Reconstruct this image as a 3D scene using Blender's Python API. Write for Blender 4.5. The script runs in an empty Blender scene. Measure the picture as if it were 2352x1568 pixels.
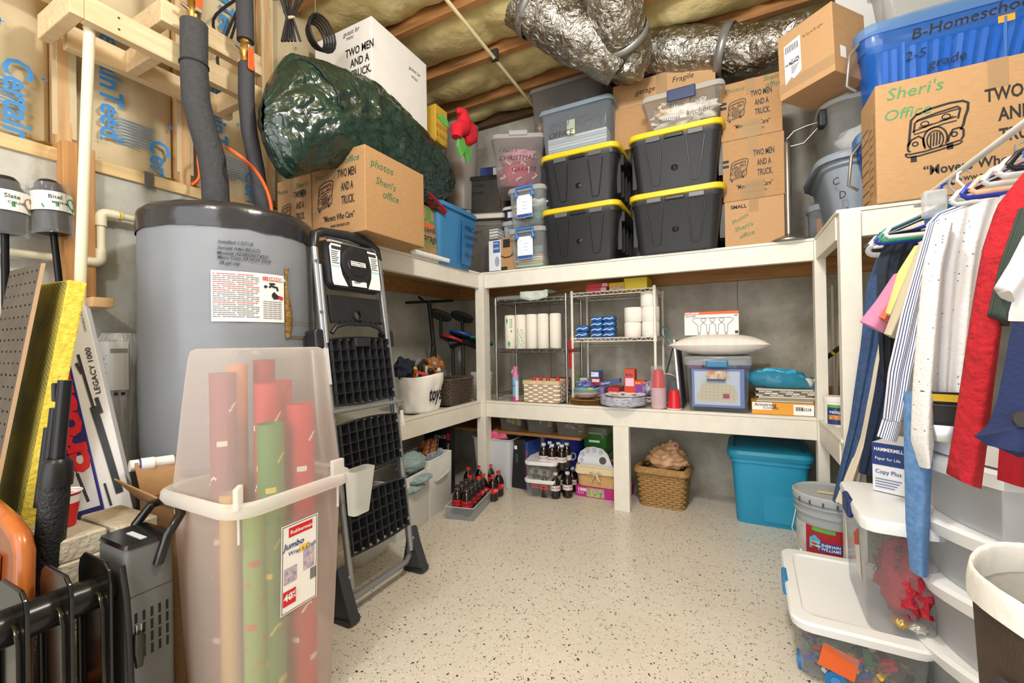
import bpy, math, random
from mathutils import Vector, Matrix
from mathutils import noise as mn
random.seed(7)
PI = math.pi
S = bpy.context.scene
COL = S.collection

# ------------------------------------------------------------------ camera
YAW, PIT, ROL, FPX = 0.473865, 0.004909, -0.016302, 990.0
CAM = Vector((0, 0, 1.0))
FW = Vector((-math.sin(YAW)*math.cos(PIT), math.cos(YAW)*math.cos(PIT), math.sin(PIT)))
_r = Vector((math.cos(YAW), math.sin(YAW), 0)); _u = _r.cross(FW)
RT = _r*math.cos(ROL) + _u*math.sin(ROL)
UP = -_r*math.sin(ROL) + _u*math.cos(ROL)
cd = bpy.data.cameras.new('camera'); cam = bpy.data.objects.new('camera', cd); COL.objects.link(cam)
cd.sensor_width = 36; cd.lens = FPX/2352*36; cd.clip_start = 0.02
mw = Matrix.Identity(4)
for i in range(3):
    mw[i][0] = RT[i]; mw[i][1] = UP[i]; mw[i][2] = -FW[i]; mw[i][3] = CAM[i]
cam.matrix_world = mw
S.camera = cam

# ------------------------------------------------------------------ light
W = bpy.data.worlds.new('world'); S.world = W; W.use_nodes = True
W.node_tree.nodes['Background'].inputs[0].default_value = (1.0, 1.0, 1.0, 1)
W.node_tree.nodes['Background'].inputs[1].default_value = 2.4
def bulb(name, loc, size, power, color=(1, .985, .965)):
    l = bpy.data.lights.new(name, 'POINT'); l.shadow_soft_size = size; l.energy = power; l.color = color
    o = bpy.data.objects.new(name, l); o.location = loc; COL.objects.link(o); return o
bulb('ceiling_bulb_light', (-0.15, 0.90, 2.50), 0.10, 52)
bulb('ceiling_bulb_light_behind', (-0.55, -0.75, 2.50), 0.10, 42)
S.view_settings.view_transform = 'Standard'; S.view_settings.look = 'None'
S.view_settings.exposure = 0.56; S.view_settings.gamma = 1.0; S.view_settings.use_curve_mapping = False

# ------------------------------------------------------------------ pixels to places on known planes
def ray(x, y): return FW + RT*((x-1176)/FPX) - UP*((y-784)/FPX)
def at(x, y, X=None, Y=None, Z=None):
    d = ray(x, y); k = 0 if X is not None else 1 if Y is not None else 2
    v = (X, Y, Z)[k]
    return CAM + d*((v-CAM[k])/d[k])
def yrect(Y, x0, x1, yt, yb):           # rectangle on a plane Y=const: centre x, width, z0, z1
    ym = (yt+yb)/2; xm = (x0+x1)/2
    a = at(x0, ym, Y=Y).x; b = at(x1, ym, Y=Y).x
    return (a+b)/2, b-a, at(xm, yb, Y=Y).z, at(xm, yt, Y=Y).z
def xrect(X, x0, x1, yt, yb):
    ym = (yt+yb)/2; xm = (x0+x1)/2
    a = at(x0, ym, X=X).y; b = at(x1, ym, X=X).y
    return (a+b)/2, b-a, at(xm, yb, X=X).z, at(xm, yt, X=X).z

# ------------------------------------------------------------------ materials
def lin(h):
    h = h.lstrip('#'); o = []
    for i in (0, 2, 4):
        c = int(h[i:i+2], 16)/255
        o.append(c/12.92 if c <= .04045 else ((c+.055)/1.055)**2.4)
    return (*o, 1)
MATS = {}
def M(hexc, rough=.55, metal=0, bump=0, bs=60, var=0, vs=8, coat=0, hex2=None, name=None, stretch=None, spec=.4, det=4):
    key = (hexc, rough, metal, bump, bs, var, vs, coat, hex2, stretch, spec, det)
    if key in MATS: return MATS[key]
    m = bpy.data.materials.new(name or 'm_'+hexc.strip('#')); m.use_nodes = True
    nt = m.node_tree; b = nt.nodes['Principled BSDF']; N = nt.nodes.new; L = nt.links.new
    b.inputs['Base Color'].default_value = lin(hexc); b.inputs['Roughness'].default_value = rough
    b.inputs['Metallic'].default_value = metal; b.inputs['Coat Weight'].default_value = coat
    b.inputs['Specular IOR Level'].default_value = spec
    if var or bump:
        tc = N('ShaderNodeTexCoord'); mp = N('ShaderNodeMapping'); L(tc.outputs['Object'], mp.inputs[0])
        if stretch: mp.inputs['Scale'].default_value = stretch
    if var:
        n = N('ShaderNodeTexNoise'); n.inputs['Scale'].default_value = vs; n.inputs['Detail'].default_value = det
        L(mp.outputs[0], n.inputs[0])
        r = N('ShaderNodeMapRange'); r.inputs[1].default_value = .3; r.inputs[2].default_value = .7
        L(n.outputs[0], r.inputs[0])
        x = N('ShaderNodeMix'); x.data_type = 'RGBA'
        a = lin(hexc)
        x.inputs[6].default_value = lin(hex2) if hex2 else tuple(c*(1-var) for c in a[:3])+(1,)
        x.inputs[7].default_value = a if hex2 else tuple(min(1, c*(1+var*.6)) for c in a[:3])+(1,)
        L(r.outputs[0], x.inputs[0]); L(x.outputs[2], b.inputs['Base Color'])
    if bump:
        n2 = N('ShaderNodeTexNoise'); n2.inputs['Scale'].default_value = bs; n2.inputs['Detail'].default_value = 3
        L(mp.outputs[0], n2.inputs[0])
        bp = N('ShaderNodeBump'); bp.inputs['Strength'].default_value = bump; bp.inputs['Distance'].default_value = .01
        L(n2.outputs[0], bp.inputs['Height']); L(bp.outputs[0], b.inputs['Normal'])
    MATS[key] = m; return m
def P(hexc, alpha, rough=.25, trans=.4, spec=.5):
    """see-through plastic: hexc tint, alpha = how milky it is"""
    key = ('P', hexc, alpha, rough, trans)
    if key in MATS: return MATS[key]
    m = bpy.data.materials.new('plastic_'+hexc.strip('#')); m.use_nodes = True
    nt = m.node_tree; nt.nodes.clear(); N = nt.nodes.new; L = nt.links.new
    out = N('ShaderNodeOutputMaterial'); t = N('ShaderNodeBsdfTransparent'); c = lin(hexc)
    t.inputs[0].default_value = tuple(.5+.5*k for k in c[:3])+(1,)
    pb = N('ShaderNodeBsdfPrincipled'); pb.inputs['Base Color'].default_value = c; pb.inputs['Roughness'].default_value = rough
    tl = N('ShaderNodeBsdfTranslucent'); tl.inputs[0].default_value = c
    m1 = N('ShaderNodeMixShader'); m1.inputs[0].default_value = trans; L(pb.outputs[0], m1.inputs[1]); L(tl.outputs[0], m1.inputs[2])
    lw = N('ShaderNodeLayerWeight'); lw.inputs[0].default_value = .25
    mr = N('ShaderNodeMapRange'); mr.inputs[3].default_value = alpha; mr.inputs[4].default_value = min(1, alpha+.5)
    L(lw.outputs['Facing'], mr.inputs[0])
    m2 = N('ShaderNodeMixShader'); L(mr.outputs[0], m2.inputs[0]); L(t.outputs[0], m2.inputs[1]); L(m1.outputs[0], m2.inputs[2])
    L(m2.outputs[0], out.inputs[0]); MATS[key] = m; return m
def stripes(hexa, hexb, scale, axis='X', frac=.5, rough=.8, dist=0):
    key = ('S', hexa, hexb, scale, axis, frac, dist)
    if key in MATS: return MATS[key]
    m = bpy.data.materials.new('stripes'); m.use_nodes = True; nt = m.node_tree; b = nt.nodes['Principled BSDF']; N = nt.nodes.new; L = nt.links.new
    tc = N('ShaderNodeTexCoord'); w = N('ShaderNodeTexWave'); w.wave_profile = 'SAW'; w.bands_direction = axis
    w.inputs['Scale'].default_value = scale; w.inputs['Distortion'].default_value = dist
    L(tc.outputs['Object'], w.inputs[0])
    g = N('ShaderNodeMath'); g.operation = 'GREATER_THAN'; g.inputs[1].default_value = frac; L(w.outputs[1], g.inputs[0])
    x = N('ShaderNodeMix'); x.data_type = 'RGBA'; x.inputs[6].default_value = lin(hexa); x.inputs[7].default_value = lin(hexb)
    L(g.outputs[0], x.inputs[0]); L(x.outputs[2], b.inputs['Base Color']); b.inputs['Roughness'].default_value = rough
    MATS[key] = m; return m

# ------------------------------------------------------------------ mesh building
class MB:
    def __init__(s): s.v = []; s.f = []
    def add(s, v, f):
        n = len(s.v); s.v += [tuple(p) for p in v]; s.f += [tuple(i+n for i in q) for q in f]; return s
    def box(s, x0, x1, y0, y1, z0, z1):
        return s.add([(x0,y0,z0),(x1,y0,z0),(x1,y1,z0),(x0,y1,z0),(x0,y0,z1),(x1,y0,z1),(x1,y1,z1),(x0,y1,z1)],
                     [(0,3,2,1),(4,5,6,7),(0,1,5,4),(1,2,6,5),(2,3,7,6),(3,0,4,7)])
    def cbox(s, c, d, m=None):
        v = [Vector((i*d[0]/2, j*d[1]/2, k*d[2]/2)) for k in (-1,1) for j in (-1,1) for i in (-1,1)]
        if m: v = [m @ p for p in v]
        return s.add([p+Vector(c) for p in v], [(0,2,3,1),(4,5,7,6),(0,1,5,4),(1,3,7,5),(3,2,6,7),(2,0,4,6)])
    def rings(s, rs, cap0=True, cap1=True):
        n = len(rs[0]); v = [p for r in rs for p in r]; f = []
        for k in range(len(rs)-1):
            for i in range(n):
                j = (i+1) % n; f.append((k*n+i, k*n+j, (k+1)*n+j, (k+1)*n+i))
        if cap0: f.append(tuple(reversed(range(n))))
        if cap1: f.append(tuple(range((len(rs)-1)*n, len(rs)*n)))
        return s.add(v, f)
    def loft(s, secs, cap0=True, cap1=True, n=4):
        """secs: (z, w, d, r[, cx, cy]) rounded rectangles"""
        return s.rings([rrect(*q[:4], *(q[4:] if len(q) > 4 else (0, 0)), n=n) for q in secs], cap0, cap1)
    def lathe(s, prof, n=20, c=(0,0,0), cap0=True, cap1=True):
        return s.rings([[(c[0]+r*math.cos(2*PI*i/n), c[1]+r*math.sin(2*PI*i/n), c[2]+z) for i in range(n)] for r, z in prof], cap0, cap1)
    def tube(s, pts, rad, n=8, cap=True, flat=1):
        pts = [Vector(p) for p in pts]; rs = []; prev = None
        for i, p in enumerate(pts):
            t = (pts[min(i+1, len(pts)-1)] - pts[max(i-1, 0)]).normalized()
            a = prev if prev else (Vector((0,0,1)) if abs(t.z) < .9 else Vector((1,0,0)))
            u = (a - t*a.dot(t)).normalized(); prev = u; w = t.cross(u)
            r = rad[i] if isinstance(rad, (list, tuple)) else rad
            rs.append([p + u*(r*flat*math.cos(2*PI*k/n)) + w*(r*math.sin(2*PI*k/n)) for k in range(n)])
        return s.rings(rs, cap, cap)
    def prism(s, poly, h0, h1, plane='xz'):
        f3 = {'xz': lambda a, b, c: (a, c, b), 'xy': lambda a, b, c: (a, b, c), 'yz': lambda a, b, c: (c, a, b)}[plane]
        n = len(poly)
        v = [f3(a, b, h0) for a, b in poly] + [f3(a, b, h1) for a, b in poly]
        return s.add(v, [tuple(range(n)), tuple(reversed(range(n, 2*n)))] + [(i, i+n, (i+1) % n+n, (i+1) % n) for i in range(n)])
    def grid(s, fn, nu, nv, wrap=False):
        v = [fn(i/(nu if wrap else nu-1), j/(nv-1)) for j in range(nv) for i in range(nu)]
        f = [(j*nu+i, j*nu+(i+1) % nu, (j+1)*nu+(i+1) % nu, (j+1)*nu+i) for j in range(nv-1) for i in range(nu if wrap else nu-1)]
        return s.add(v, f)
    def ell(s, c, r, n=14, m=9, nz=0, ns=5, sd=0):
        def fn(u, v):
            a = 2*PI*u; b = PI*(v-.5); d = Vector((math.cos(a)*math.cos(b), math.sin(a)*math.cos(b), math.sin(b)))
            k = 1 + (nz*mn.noise(d*ns*.5+Vector((sd, sd*.7, 0))) if nz else 0)
            return (c[0]+d.x*r[0]*k, c[1]+d.y*r[1]*k, c[2]+d.z*r[2]*k)
        return s.grid(fn, n, m, True)
def rrect(z, w, d, r, cx=0, cy=0, n=4):
    r = min(r, w/2-1e-4, d/2-1e-4); o = []
    for (sx, sy, a0) in ((1,1,0),(-1,1,PI/2),(-1,-1,PI),(1,-1,1.5*PI)):
        for k in range(n+1):
            a = a0 + PI/2*k/n
            o.append((cx+sx*(w/2-r)+r*math.cos(a), cy+sy*(d/2-r)+r*math.sin(a), z))
    return o
def obj(name, mb, mat, parent=None, bev=0, smooth=None, sol=0, sub=0, seg=2):
    me = bpy.data.meshes.new(name)
    me.from_pydata([tuple(p) for p in mb.v], [], mb.f); me.update()
    if smooth is not None:
        me.polygons.foreach_set('use_smooth', [True]*len(me.polygons)); me.set_sharp_from_angle(angle=math.radians(smooth))
    if mat: me.materials.append(mat)
    o = bpy.data.objects.new(name, me); COL.objects.link(o)
    if parent: o.parent = parent
    if name.split('_')[-1] in ('lettering', 'marking'): o['kind'] = 'stuff'
    if sol:
        m = o.modifiers.new('s', 'SOLIDIFY'); m.thickness = sol; m.offset = 0
    if bev:
        m = o.modifiers.new('b', 'BEVEL'); m.width = bev; m.segments = seg; m.limit_method = 'ANGLE'
    if sub:
        m = o.modifiers.new('u', 'SUBSURF'); m.levels = sub; m.render_levels = sub
    return o
def tag(o, label, cat, group=None, kind=None):
    if label: o['label'] = label
    if cat: o['category'] = cat
    if group: o['group'] = group
    if kind: o['kind'] = kind
    return o
def thing(name, label, cat, loc=(0,0,0), rz=0, group=None, rot=None):
    o = bpy.data.objects.new(name, None); COL.objects.link(o); o.empty_display_size = .05
    o.location = loc; o.rotation_euler = rot or (0, 0, rz)
    return tag(o, label, cat, group)
def dup(root, loc, rz=0, label=None, rot=None):
    r = root.copy(); COL.objects.link(r); r.location = loc; r.rotation_euler = rot or (0, 0, rz)
    if label: r['label'] = label
    for ch in list(root.children):
        c = ch.copy(); COL.objects.link(c); c.parent = r
        for g in ch.children:
            d = g.copy(); COL.objects.link(d); d.parent = c
    return r
def struct(name, mb, mat, bev=0, smooth=None, **k):
    o = obj(name, mb, mat, None, bev, smooth, **k); o['kind'] = 'structure'; return o

# ---- print on faces: side F (-y), R (+x), L (-x), T (+z), B(+y); o = origin on that face
def facemap(side, o, eps=.0012):
    ox, oy, oz = o
    if side == 'F': return lambda u, v: (ox+u, oy-eps, oz+v)
    if side == 'B': return lambda u, v: (ox-u, oy+eps, oz+v)
    if side == 'R': return lambda u, v: (ox+eps, oy+u, oz+v)
    if side == 'L': return lambda u, v: (ox-eps, oy-u, oz+v)
    return lambda u, v: (ox+u, oy+v, oz+eps)
def cylmap(R, a0, z0, eps=.002, cx=0, cy=0):   # a0 angle of u=0 ; u runs along the surface to the right as seen from outside
    return lambda u, v: (cx+(R+eps)*math.cos(a0+u/R), cy+(R+eps)*math.sin(a0+u/R), z0+v)
TXT = {}
def txt2d(s, bold=0, res=2):
    k = (s, bold, res)
    if k in TXT: return TXT[k]
    c = bpy.data.curves.new('t', 'FONT'); c.body = s; c.size = 1; c.resolution_u = res; c.offset = bold; c.align_x = 'LEFT'
    o = bpy.data.objects.new('t', c); me = bpy.data.meshes.new_from_object(o)
    v = [(p.co.x, p.co.y) for p in me.vertices]; f = [tuple(p.vertices) for p in me.polygons]
    bpy.data.objects.remove(o); bpy.data.curves.remove(c); bpy.data.meshes.remove(me)
    TXT[k] = (v, f); return TXT[k]
def puttxt(mb, s, size, fm, u=0, v=0, bold=0, shear=0, tilt=0, ctr=False, sx=1, wave=0):
    V, F = txt2d(s, bold)
    if not V: return mb
    w = max(p[0] for p in V); ca, sa = math.cos(tilt), math.sin(tilt); o = []
    for a, b in V:
        if ctr: a -= w/2
        a = (a + shear*b)*size*sx; b = (b + (wave*math.sin(a*90) if wave else 0))*size
        o.append(fm(u+a*ca-b*sa, v+a*sa+b*ca))
    return mb.add(o, F)
def text(parent, lines, fm, mat, name='lettering'):
    """lines: (string, size, u, v[, opts])"""
    mb = MB()
    for l in lines: puttxt(mb, l[0], l[1], fm, l[2], l[3], **(l[4] if len(l) > 4 else {}))
    return obj(name, mb, mat, parent)
def ribbon(mb, pts, w, fm):
    V = []; n = len(pts)
    for i, (a, b) in enumerate(pts):
        p0 = pts[max(i-1, 0)]; p1 = pts[min(i+1, n-1)]
        tx, ty = p1[0]-p0[0], p1[1]-p0[1]; l = math.hypot(tx, ty) or 1
        V += [fm(a-ty/l*w/2, b+tx/l*w/2), fm(a+ty/l*w/2, b-tx/l*w/2)]
    return mb.add(V, [(2*i, 2*i+1, 2*i+3, 2*i+2) for i in range(n-1)])
def patch(mb, u0, u1, v0, v1, fm, nu=1):
    V = [fm(u0+(u1-u0)*i/nu, v) for v in (v0, v1) for i in range(nu+1)]
    return mb.add(V, [(i, i+1, nu+1+i+1, nu+1+i) for i in range(nu)])
def off(fm, e):     # raise a facemap a little further
    a = Vector(fm(0, 0)); b = Vector(fm(1, 0)); c = Vector(fm(0, 1)); n = (b-a).cross(c-a).normalized()*e
    return lambda u, v: tuple(Vector(fm(u, v))+n)
def arc(cx, cy, rx, ry, a0, a1, n=14): return [(cx+rx*math.cos(math.radians(a0+(a1-a0)*i/n)), cy+ry*math.sin(math.radians(a0+(a1-a0)*i/n))) for i in range(n+1)]
def truck2d():
    """line drawing of an old truck, about 1 wide and 1.2 high"""
    s = []
    s.append(([(.02,.30),(.04,.42),(.06,.7),(.08,.95),(.16,1.06),(.4,1.15),(.7,1.2),(.9,1.19),(.98,1.12),(.97,.95),(.93,.8),(.9,.62),(.86,.5)], .035))
    s.append(([(.12,.62),(.14,.86),(.2,.93),(.5,1.02),(.82,1.08),(.86,1.02),(.82,.78)], .028))
    s.append(([(.16,.9),(.45,.96),(.84,1.02)], .02)); s.append(([(.1,.66),(.35,.74),(.6,.8),(.8,.84)], .02))
    s.append(([(.12,.58),(.32,.62),(.6,.72),(.8,.74)], .02))
    s.append((arc(.3,.8,.065,.065,0,360,16), .018)); s.append((arc(.64,.88,.065,.065,0,360,16), .018))
    s.append((arc(.3,.79,.035,.03,200,340,6), .012)); s.append((arc(.64,.87,.035,.03,200,340,6), .012))
    s.append(([(.2,.74),(.3,.71),(.42,.78)], .014)); s.append(([(.54,.82),(.64,.8),(.75,.87)], .014))
    s.append((arc(.46,.38,.19,.3,-30,210,18), .026)); s.append((arc(.46,.36,.13,.23,-60,240,18), .022))
    for k in range(4): s.append(([(.385+k*.045,.2+.01*k),(.39+k*.05,.4),(.4+k*.045,.56-.03*abs(k-1.5))], .022))
    s.append(([(.02,.3),(.02,.2),(.06,.16)], .03)); s.append(([(.02,.32),(.08,.46),(.2,.52),(.27,.44),(.28,.3),(.3,.18)], .03))
    s.append(([(.66,.26),(.68,.4),(.74,.54),(.84,.56),(.9,.5),(.9,.34),(.86,.26)], .03))
    s.append((arc(.14,.34,.045,.05,0,360,12), .022)); s.append((arc(.76,.42,.045,.055,0,360,12), .022))
    s.append(([(-.02,.13),(.05,.1),(.3,.12),(.6,.19),(.84,.25),(.88,.21),(.84,.17),(.5,.09),(.2,.03),(.02,.03),(-.02,.08),(-.02,.13)], .026))
    return s
TRUCK = truck2d()
def puttruck(mb, fm, u, v, w, k=1):
    for pts, lw in TRUCK: ribbon(mb, [(u+a*w, v+b*w*k) for a, b in pts], lw*w*1.25, fm)
    for a in (.06, .64): 
        b0 = -.09 if a < .3 else .06
        patch(mb, u+a*w, u+(a+.1)*w, v+b0*w, v+(b0+.12)*w, fm)
    return mb
INK = M('#17181b', .6); WHITE = M('#f4f4f2', .45); GREENINK = M('#3f8a63', .6); REDINK = M('#d5202a', .5); BLUEINK = M('#2b62b8', .5); GREYINK = M('#8b8d90', .6)
CARD = M('#ae875c', .8, var=.10, vs=30, stretch=(1, 1, 6), bump=.05, bs=120, name='cardboard')
CARD2 = M('#b89268', .8, var=.08, vs=30, stretch=(1, 1, 6), name='cardboard_light')
CARDIN = M('#a37c52', .85, name='cardboard_inside')
TAPE = P('#cfb48c', .45, .12, .1)
# ================================================================== the room
YF, YB = 2.573, 3.09          # front edge of the rear shelves, rear wall
XLF, XL = -1.56, -2.09        # front edge of the left shelves, left wall
XR, YR = .37, 2.063           # right shelves: inner edge, near end
Z1, Z2 = .598, 1.483          # shelf tops
ZJ = 2.80                     # underside of the joists

def floor_mat():
    m = bpy.data.materials.new('flake_epoxy'); m.use_nodes = True; nt = m.node_tree; b = nt.nodes['Principled BSDF']; N = nt.nodes.new; L = nt.links.new
    tc = N('ShaderNodeTexCoord'); base = None
    nz = N('ShaderNodeTexNoise'); nz.inputs['Scale'].default_value = 3; L(tc.outputs['Object'], nz.inputs[0])
    x = N('ShaderNodeMix'); x.data_type = 'RGBA'; x.inputs[6].default_value = lin('#d2cbbd'); x.inputs[7].default_value = lin('#ddd7cb'); L(nz.outputs[0], x.inputs[0]); base = x.outputs[2]
    for sc, thr, col, seed in ((62, .22, '#35322e', 0), (110, .26, '#2b2a29', 3.3), (70, .17, '#f4efe4', 7.7), (120, .20, '#f8f4ea', 11.1), (60, .16, '#8d7358', 5.5)):
        mp = N('ShaderNodeMapping'); mp.inputs['Location'].default_value = (seed, seed*.37, 0); L(tc.outputs['Object'], mp.inputs[0])
        wn = N('ShaderNodeTexNoise'); wn.inputs['Scale'].default_value = sc*1.3; L(mp.outputs[0], wn.inputs[0])
        ad = N('ShaderNodeMix'); ad.data_type = 'RGBA'; ad.blend_type = 'LINEAR_LIGHT'; ad.inputs[0].default_value = .012; L(mp.outputs[0], ad.inputs[6]); L(wn.outputs[1], ad.inputs[7])
        v = N('ShaderNodeTexVoronoi'); v.inputs['Scale'].default_value = sc; L(ad.outputs[2], v.inputs[0])
        lt = N('ShaderNodeMath'); lt.operation = 'LESS_THAN'; lt.inputs[1].default_value = thr; L(v.outputs['Distance'], lt.inputs[0])
        se = N('ShaderNodeSeparateColor'); L(v.outputs['Color'], se.inputs[0])
        g = N('ShaderNodeMath'); g.operation = 'LESS_THAN'; g.inputs[1].default_value = .34; L(se.outputs[0], g.inputs[0])
        mu = N('ShaderNodeMath'); mu.operation = 'MULTIPLY'; L(lt.outputs[0], mu.inputs[0]); L(g.outputs[0], mu.inputs[1])
        k = N('ShaderNodeMix'); k.data_type = 'RGBA'; L(mu.outputs[0], k.inputs[0]); L(base, k.inputs[6]); k.inputs[7].default_value = lin(col); base = k.outputs[2]
    L(base, b.inputs['Base Color']); b.inputs['Roughness'].default_value = .32; b.inputs['Coat Weight'].default_value = .15
    return m
def concrete(hexa, hexb, lines=False):
    m = bpy.data.materials.new('concrete'); m.use_nodes = True; nt = m.node_tree; b = nt.nodes['Principled BSDF']; N = nt.nodes.new; L = nt.links.new
    tc = N('ShaderNodeTexCoord'); n = N('ShaderNodeTexNoise'); n.inputs['Scale'].default_value = 3.5; n.inputs['Detail'].default_value = 12; n.inputs['Roughness'].default_value = .65; L(tc.outputs['Object'], n.inputs[0])
    r = N('ShaderNodeMapRange'); r.inputs[1].default_value = .35; r.inputs[2].default_value = .65; L(n.outputs[0], r.inputs[0])
    x = N('ShaderNodeMix'); x.data_type = 'RGBA'; x.inputs[6].default_value = lin(hexa); x.inputs[7].default_value = lin(hexb); L(r.outputs[0], x.inputs[0])
    v = N('ShaderNodeTexVoronoi'); v.inputs['Scale'].default_value = 70; L(tc.outputs['Object'], v.inputs[0])
    se = N('ShaderNodeSeparateColor'); L(v.outputs['Color'], se.inputs[0])
    a = N('ShaderNodeMath'); a.operation = 'LESS_THAN'; a.inputs[1].default_value = .15; L(v.outputs['Distance'], a.inputs[0])
    c = N('ShaderNodeMath'); c.operation = 'LESS_THAN'; c.inputs[1].default_value = .22; L(se.outputs[0], c.inputs[0])
    mu = N('ShaderNodeMath'); mu.operation = 'MULTIPLY'; L(a.outputs[0], mu.inputs[0]); L(c.outputs[0], mu.inputs[1])
    k = N('ShaderNodeMix'); k.data_type = 'RGBA'; L(mu.outputs[0], k.inputs[0]); L(x.outputs[2], k.inputs[6]); k.inputs[7].default_value = lin('#5d5a52')
    L(k.outputs[2], b.inputs['Base Color']); b.inputs['Roughness'].default_value = .85
    n2 = N('ShaderNodeTexNoise'); n2.inputs['Scale'].default_value = 60; L(tc.outputs['Object'], n2.inputs[0])
    bp = N('ShaderNodeBump'); bp.inputs['Strength'].default_value = .25; bp.inputs['Distance'].default_value = .006; L(n2.outputs[0], bp.inputs['Height']); L(bp.outputs[0], b.inputs['Normal'])
    return m
struct('floor', MB().box(XL-.2, 1.42, -2.2, YB+.2, -.1, 0), floor_mat())
CONC = concrete('#8f897a', '#b5b1a5'); CONCL = concrete('#a3a29a', '#c8c9c3')
wb = struct('wall_back', MB().box(XL-.2, 1.42, YB, YB+.2, 0, 3.05), CONC)
for j, xx in enumerate((-1.25, .03)):
    obj('form_seam', MB().box(xx-.002, xx+.002, YB-.003, YB, 0, 2.8), M('#77736a', .9), wb)
wl = struct('wall_left', MB().box(XL-.2, XL, -2.2, YB, 0, 1.66), CONCL)
struct('wall_right', MB().box(1.30, 1.42, -2.2, YB, 0, 3.05), CONC)
# ---- framed upper part of the left wall
PINE = M('#c7a273', .7, var=.22, vs=6, stretch=(8, 8, .6), name='pine_stud'); PINEH = M('#d9bc8a', .7, var=.15, vs=6, stretch=(8, .6, 8), name='pine_plate')
NEWPINE = M('#dfcaa6', .65, var=.12, vs=7, stretch=(9, .7, 9), hex2='#cdb38a', name='new_pine')
KRAFT = M('#c6b592', .75, var=.12, vs=5, bump=.5, bs=7, name='kraft_paper', spec=.5)
FIBER = M('#b9a45e', .95, var=.35, vs=22, bump=.8, bs=40, name='fibreglass')
obj('framing_back', MB().box(XL-.19, XL-.17, -2.2, YB, 1.66, 3.05), M('#8a6b45', .9), wl)
obj('sill_plate', MB().box(XL-.15, XL+.012, -2.2, 1.9, 1.66, 1.705), PINEH, wl, bev=.002)
obj('anchor_strap', MB().box(XL+.012, XL+.016, .862, .892, 1.648, 1.712), M('#9aa0a4', .35, .9), wl)
studY = [-.50, -.12, .26, .64, 1.02, 1.40, 1.78, 2.16, 2.54]
for y in studY:
    obj('stud', MB().box(XL-.13, XL-.01, y-.02, y+.02, 1.705, 3.05), PINE, wl, bev=.002)
for k in range(len(studY)-1):
    a, b = studY[k]+.022, studY[k+1]-.022
    def fn(u, v, a=a, b=b, k=k):
        y = a+(b-a)*u; z = 1.715+1.33*v
        e = min(u, 1-u)*2; bul = .045*math.sin(PI*u)**.5 if 0 < u < 1 else 0
        w = .012*mn.noise((y*9, z*7, k*3.1)) + .006*mn.noise((y*25, z*20, k))
        return (XL-.075+bul+w*min(1, e*4), y, z + (.02*mn.noise((y*14, k, 0)) if v == 0 else 0))
    o = obj('insulation_panel', MB().grid(lambda u, v: fn(1-u, v), 18, 34), KRAFT, wl, smooth=60)
    obj('insulation_edge', MB().grid(lambda u, v, a=a, b=b: (XL-.14+.1*v+.015*mn.noise((u*14, v*3, a)), b+(a-b)*u, 1.708+.022*v+.012*mn.noise((u*9, 5, a))*(v)), 18, 4), FIBER, wl, smooth=60)
    for s, dy in ((a, .012), (b, -.012)):
        obj('stapled_flange', MB().grid(lambda u, v, s=s, dy=dy: (XL-.012+.010*abs(mn.noise((v*9, s*5, 2))), s+dy*1.6*(u-.5)*(-1 if dy > 0 else 1)*-1, 1.76+1.25*v), 3, 26), KRAFT, wl, smooth=60)
    cf = lambda u, v, y0=0, z0=0: (XL-.022, y0+u, z0+v)
    L_ = MB()
    pr_ = {1: ((.05, 1.98), ), 2: ((.527, 1.975), (.40, 2.62)), 3: ((.925, 1.865), (.77, 2.27), (.80, 2.9)), 4: ((1.31, 1.87), (1.16, 2.27), (1.2, 2.9)), 5: ((1.69, 1.95), ), 6: ((2.1, 2.2), )}
    if k in pr_:
        for (yy, zz) in pr_[k]:
            puttxt(L_, 'CertainTeed' if zz > 2.2 else ('Certain' if k < 3 else 'Certa'), .098, lambda u, v, yy=yy, zz=zz: (XL-.014, yy+v-.03, zz-u*.92), bold=.022)
        for q in range(9):
            patch(L_, 0, .13*(1 if q < 8 else .6), 0, .0035, lambda u, v, yy=a+.16, q=q: (XL-.018, yy+u-.04, 1.90-q*.012+v))
        for q in range(7):
            yy, zz = a+.08+.31*((q*37) % 10)/10*1.05, 1.8+.14*q
            patch(L_, -.01, .01, -.0015, .0015, lambda u, v, yy=yy, zz=zz: (XL-.016, yy+u, zz+v)); patch(L_, -.0015, .0015, -.01, .01, lambda u, v, yy=yy, zz=zz: (XL-.016, yy+u, zz+v))
        obj('lettering', L_, M('#3d86c6', .6), o)
# timber post standing against the concrete
t = thing('timber_post', 'reddish timber post standing against the concrete behind the cream pipe', 'post', (XL+.05, .658, .0))
DFIR = M('#c08f5c', .7, var=.25, vs=5, stretch=(10, 10, .5), name='fir')
obj('plank', MB().box(-.05, -.005, -.045, .045, 1.19, 1.725), DFIR, t, bev=.003)
obj('plank', MB().box(-.003, .04, -.055, -.015, 1.19, 1.715), M('#b5844f', .7, var=.25, vs=5, stretch=(10, 10, .5)), t, bev=.003)
b_ = obj('timber_block', MB().box(-.075, .08, -.03, .03, -.017, .017), M('#d9b384', .7, var=.1, vs=20), bev=.003)
b_.location = (XL+.08, .68, 1.165); tag(b_, 'short pale timber block sticking out beneath the timber post', 'wood block')
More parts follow.
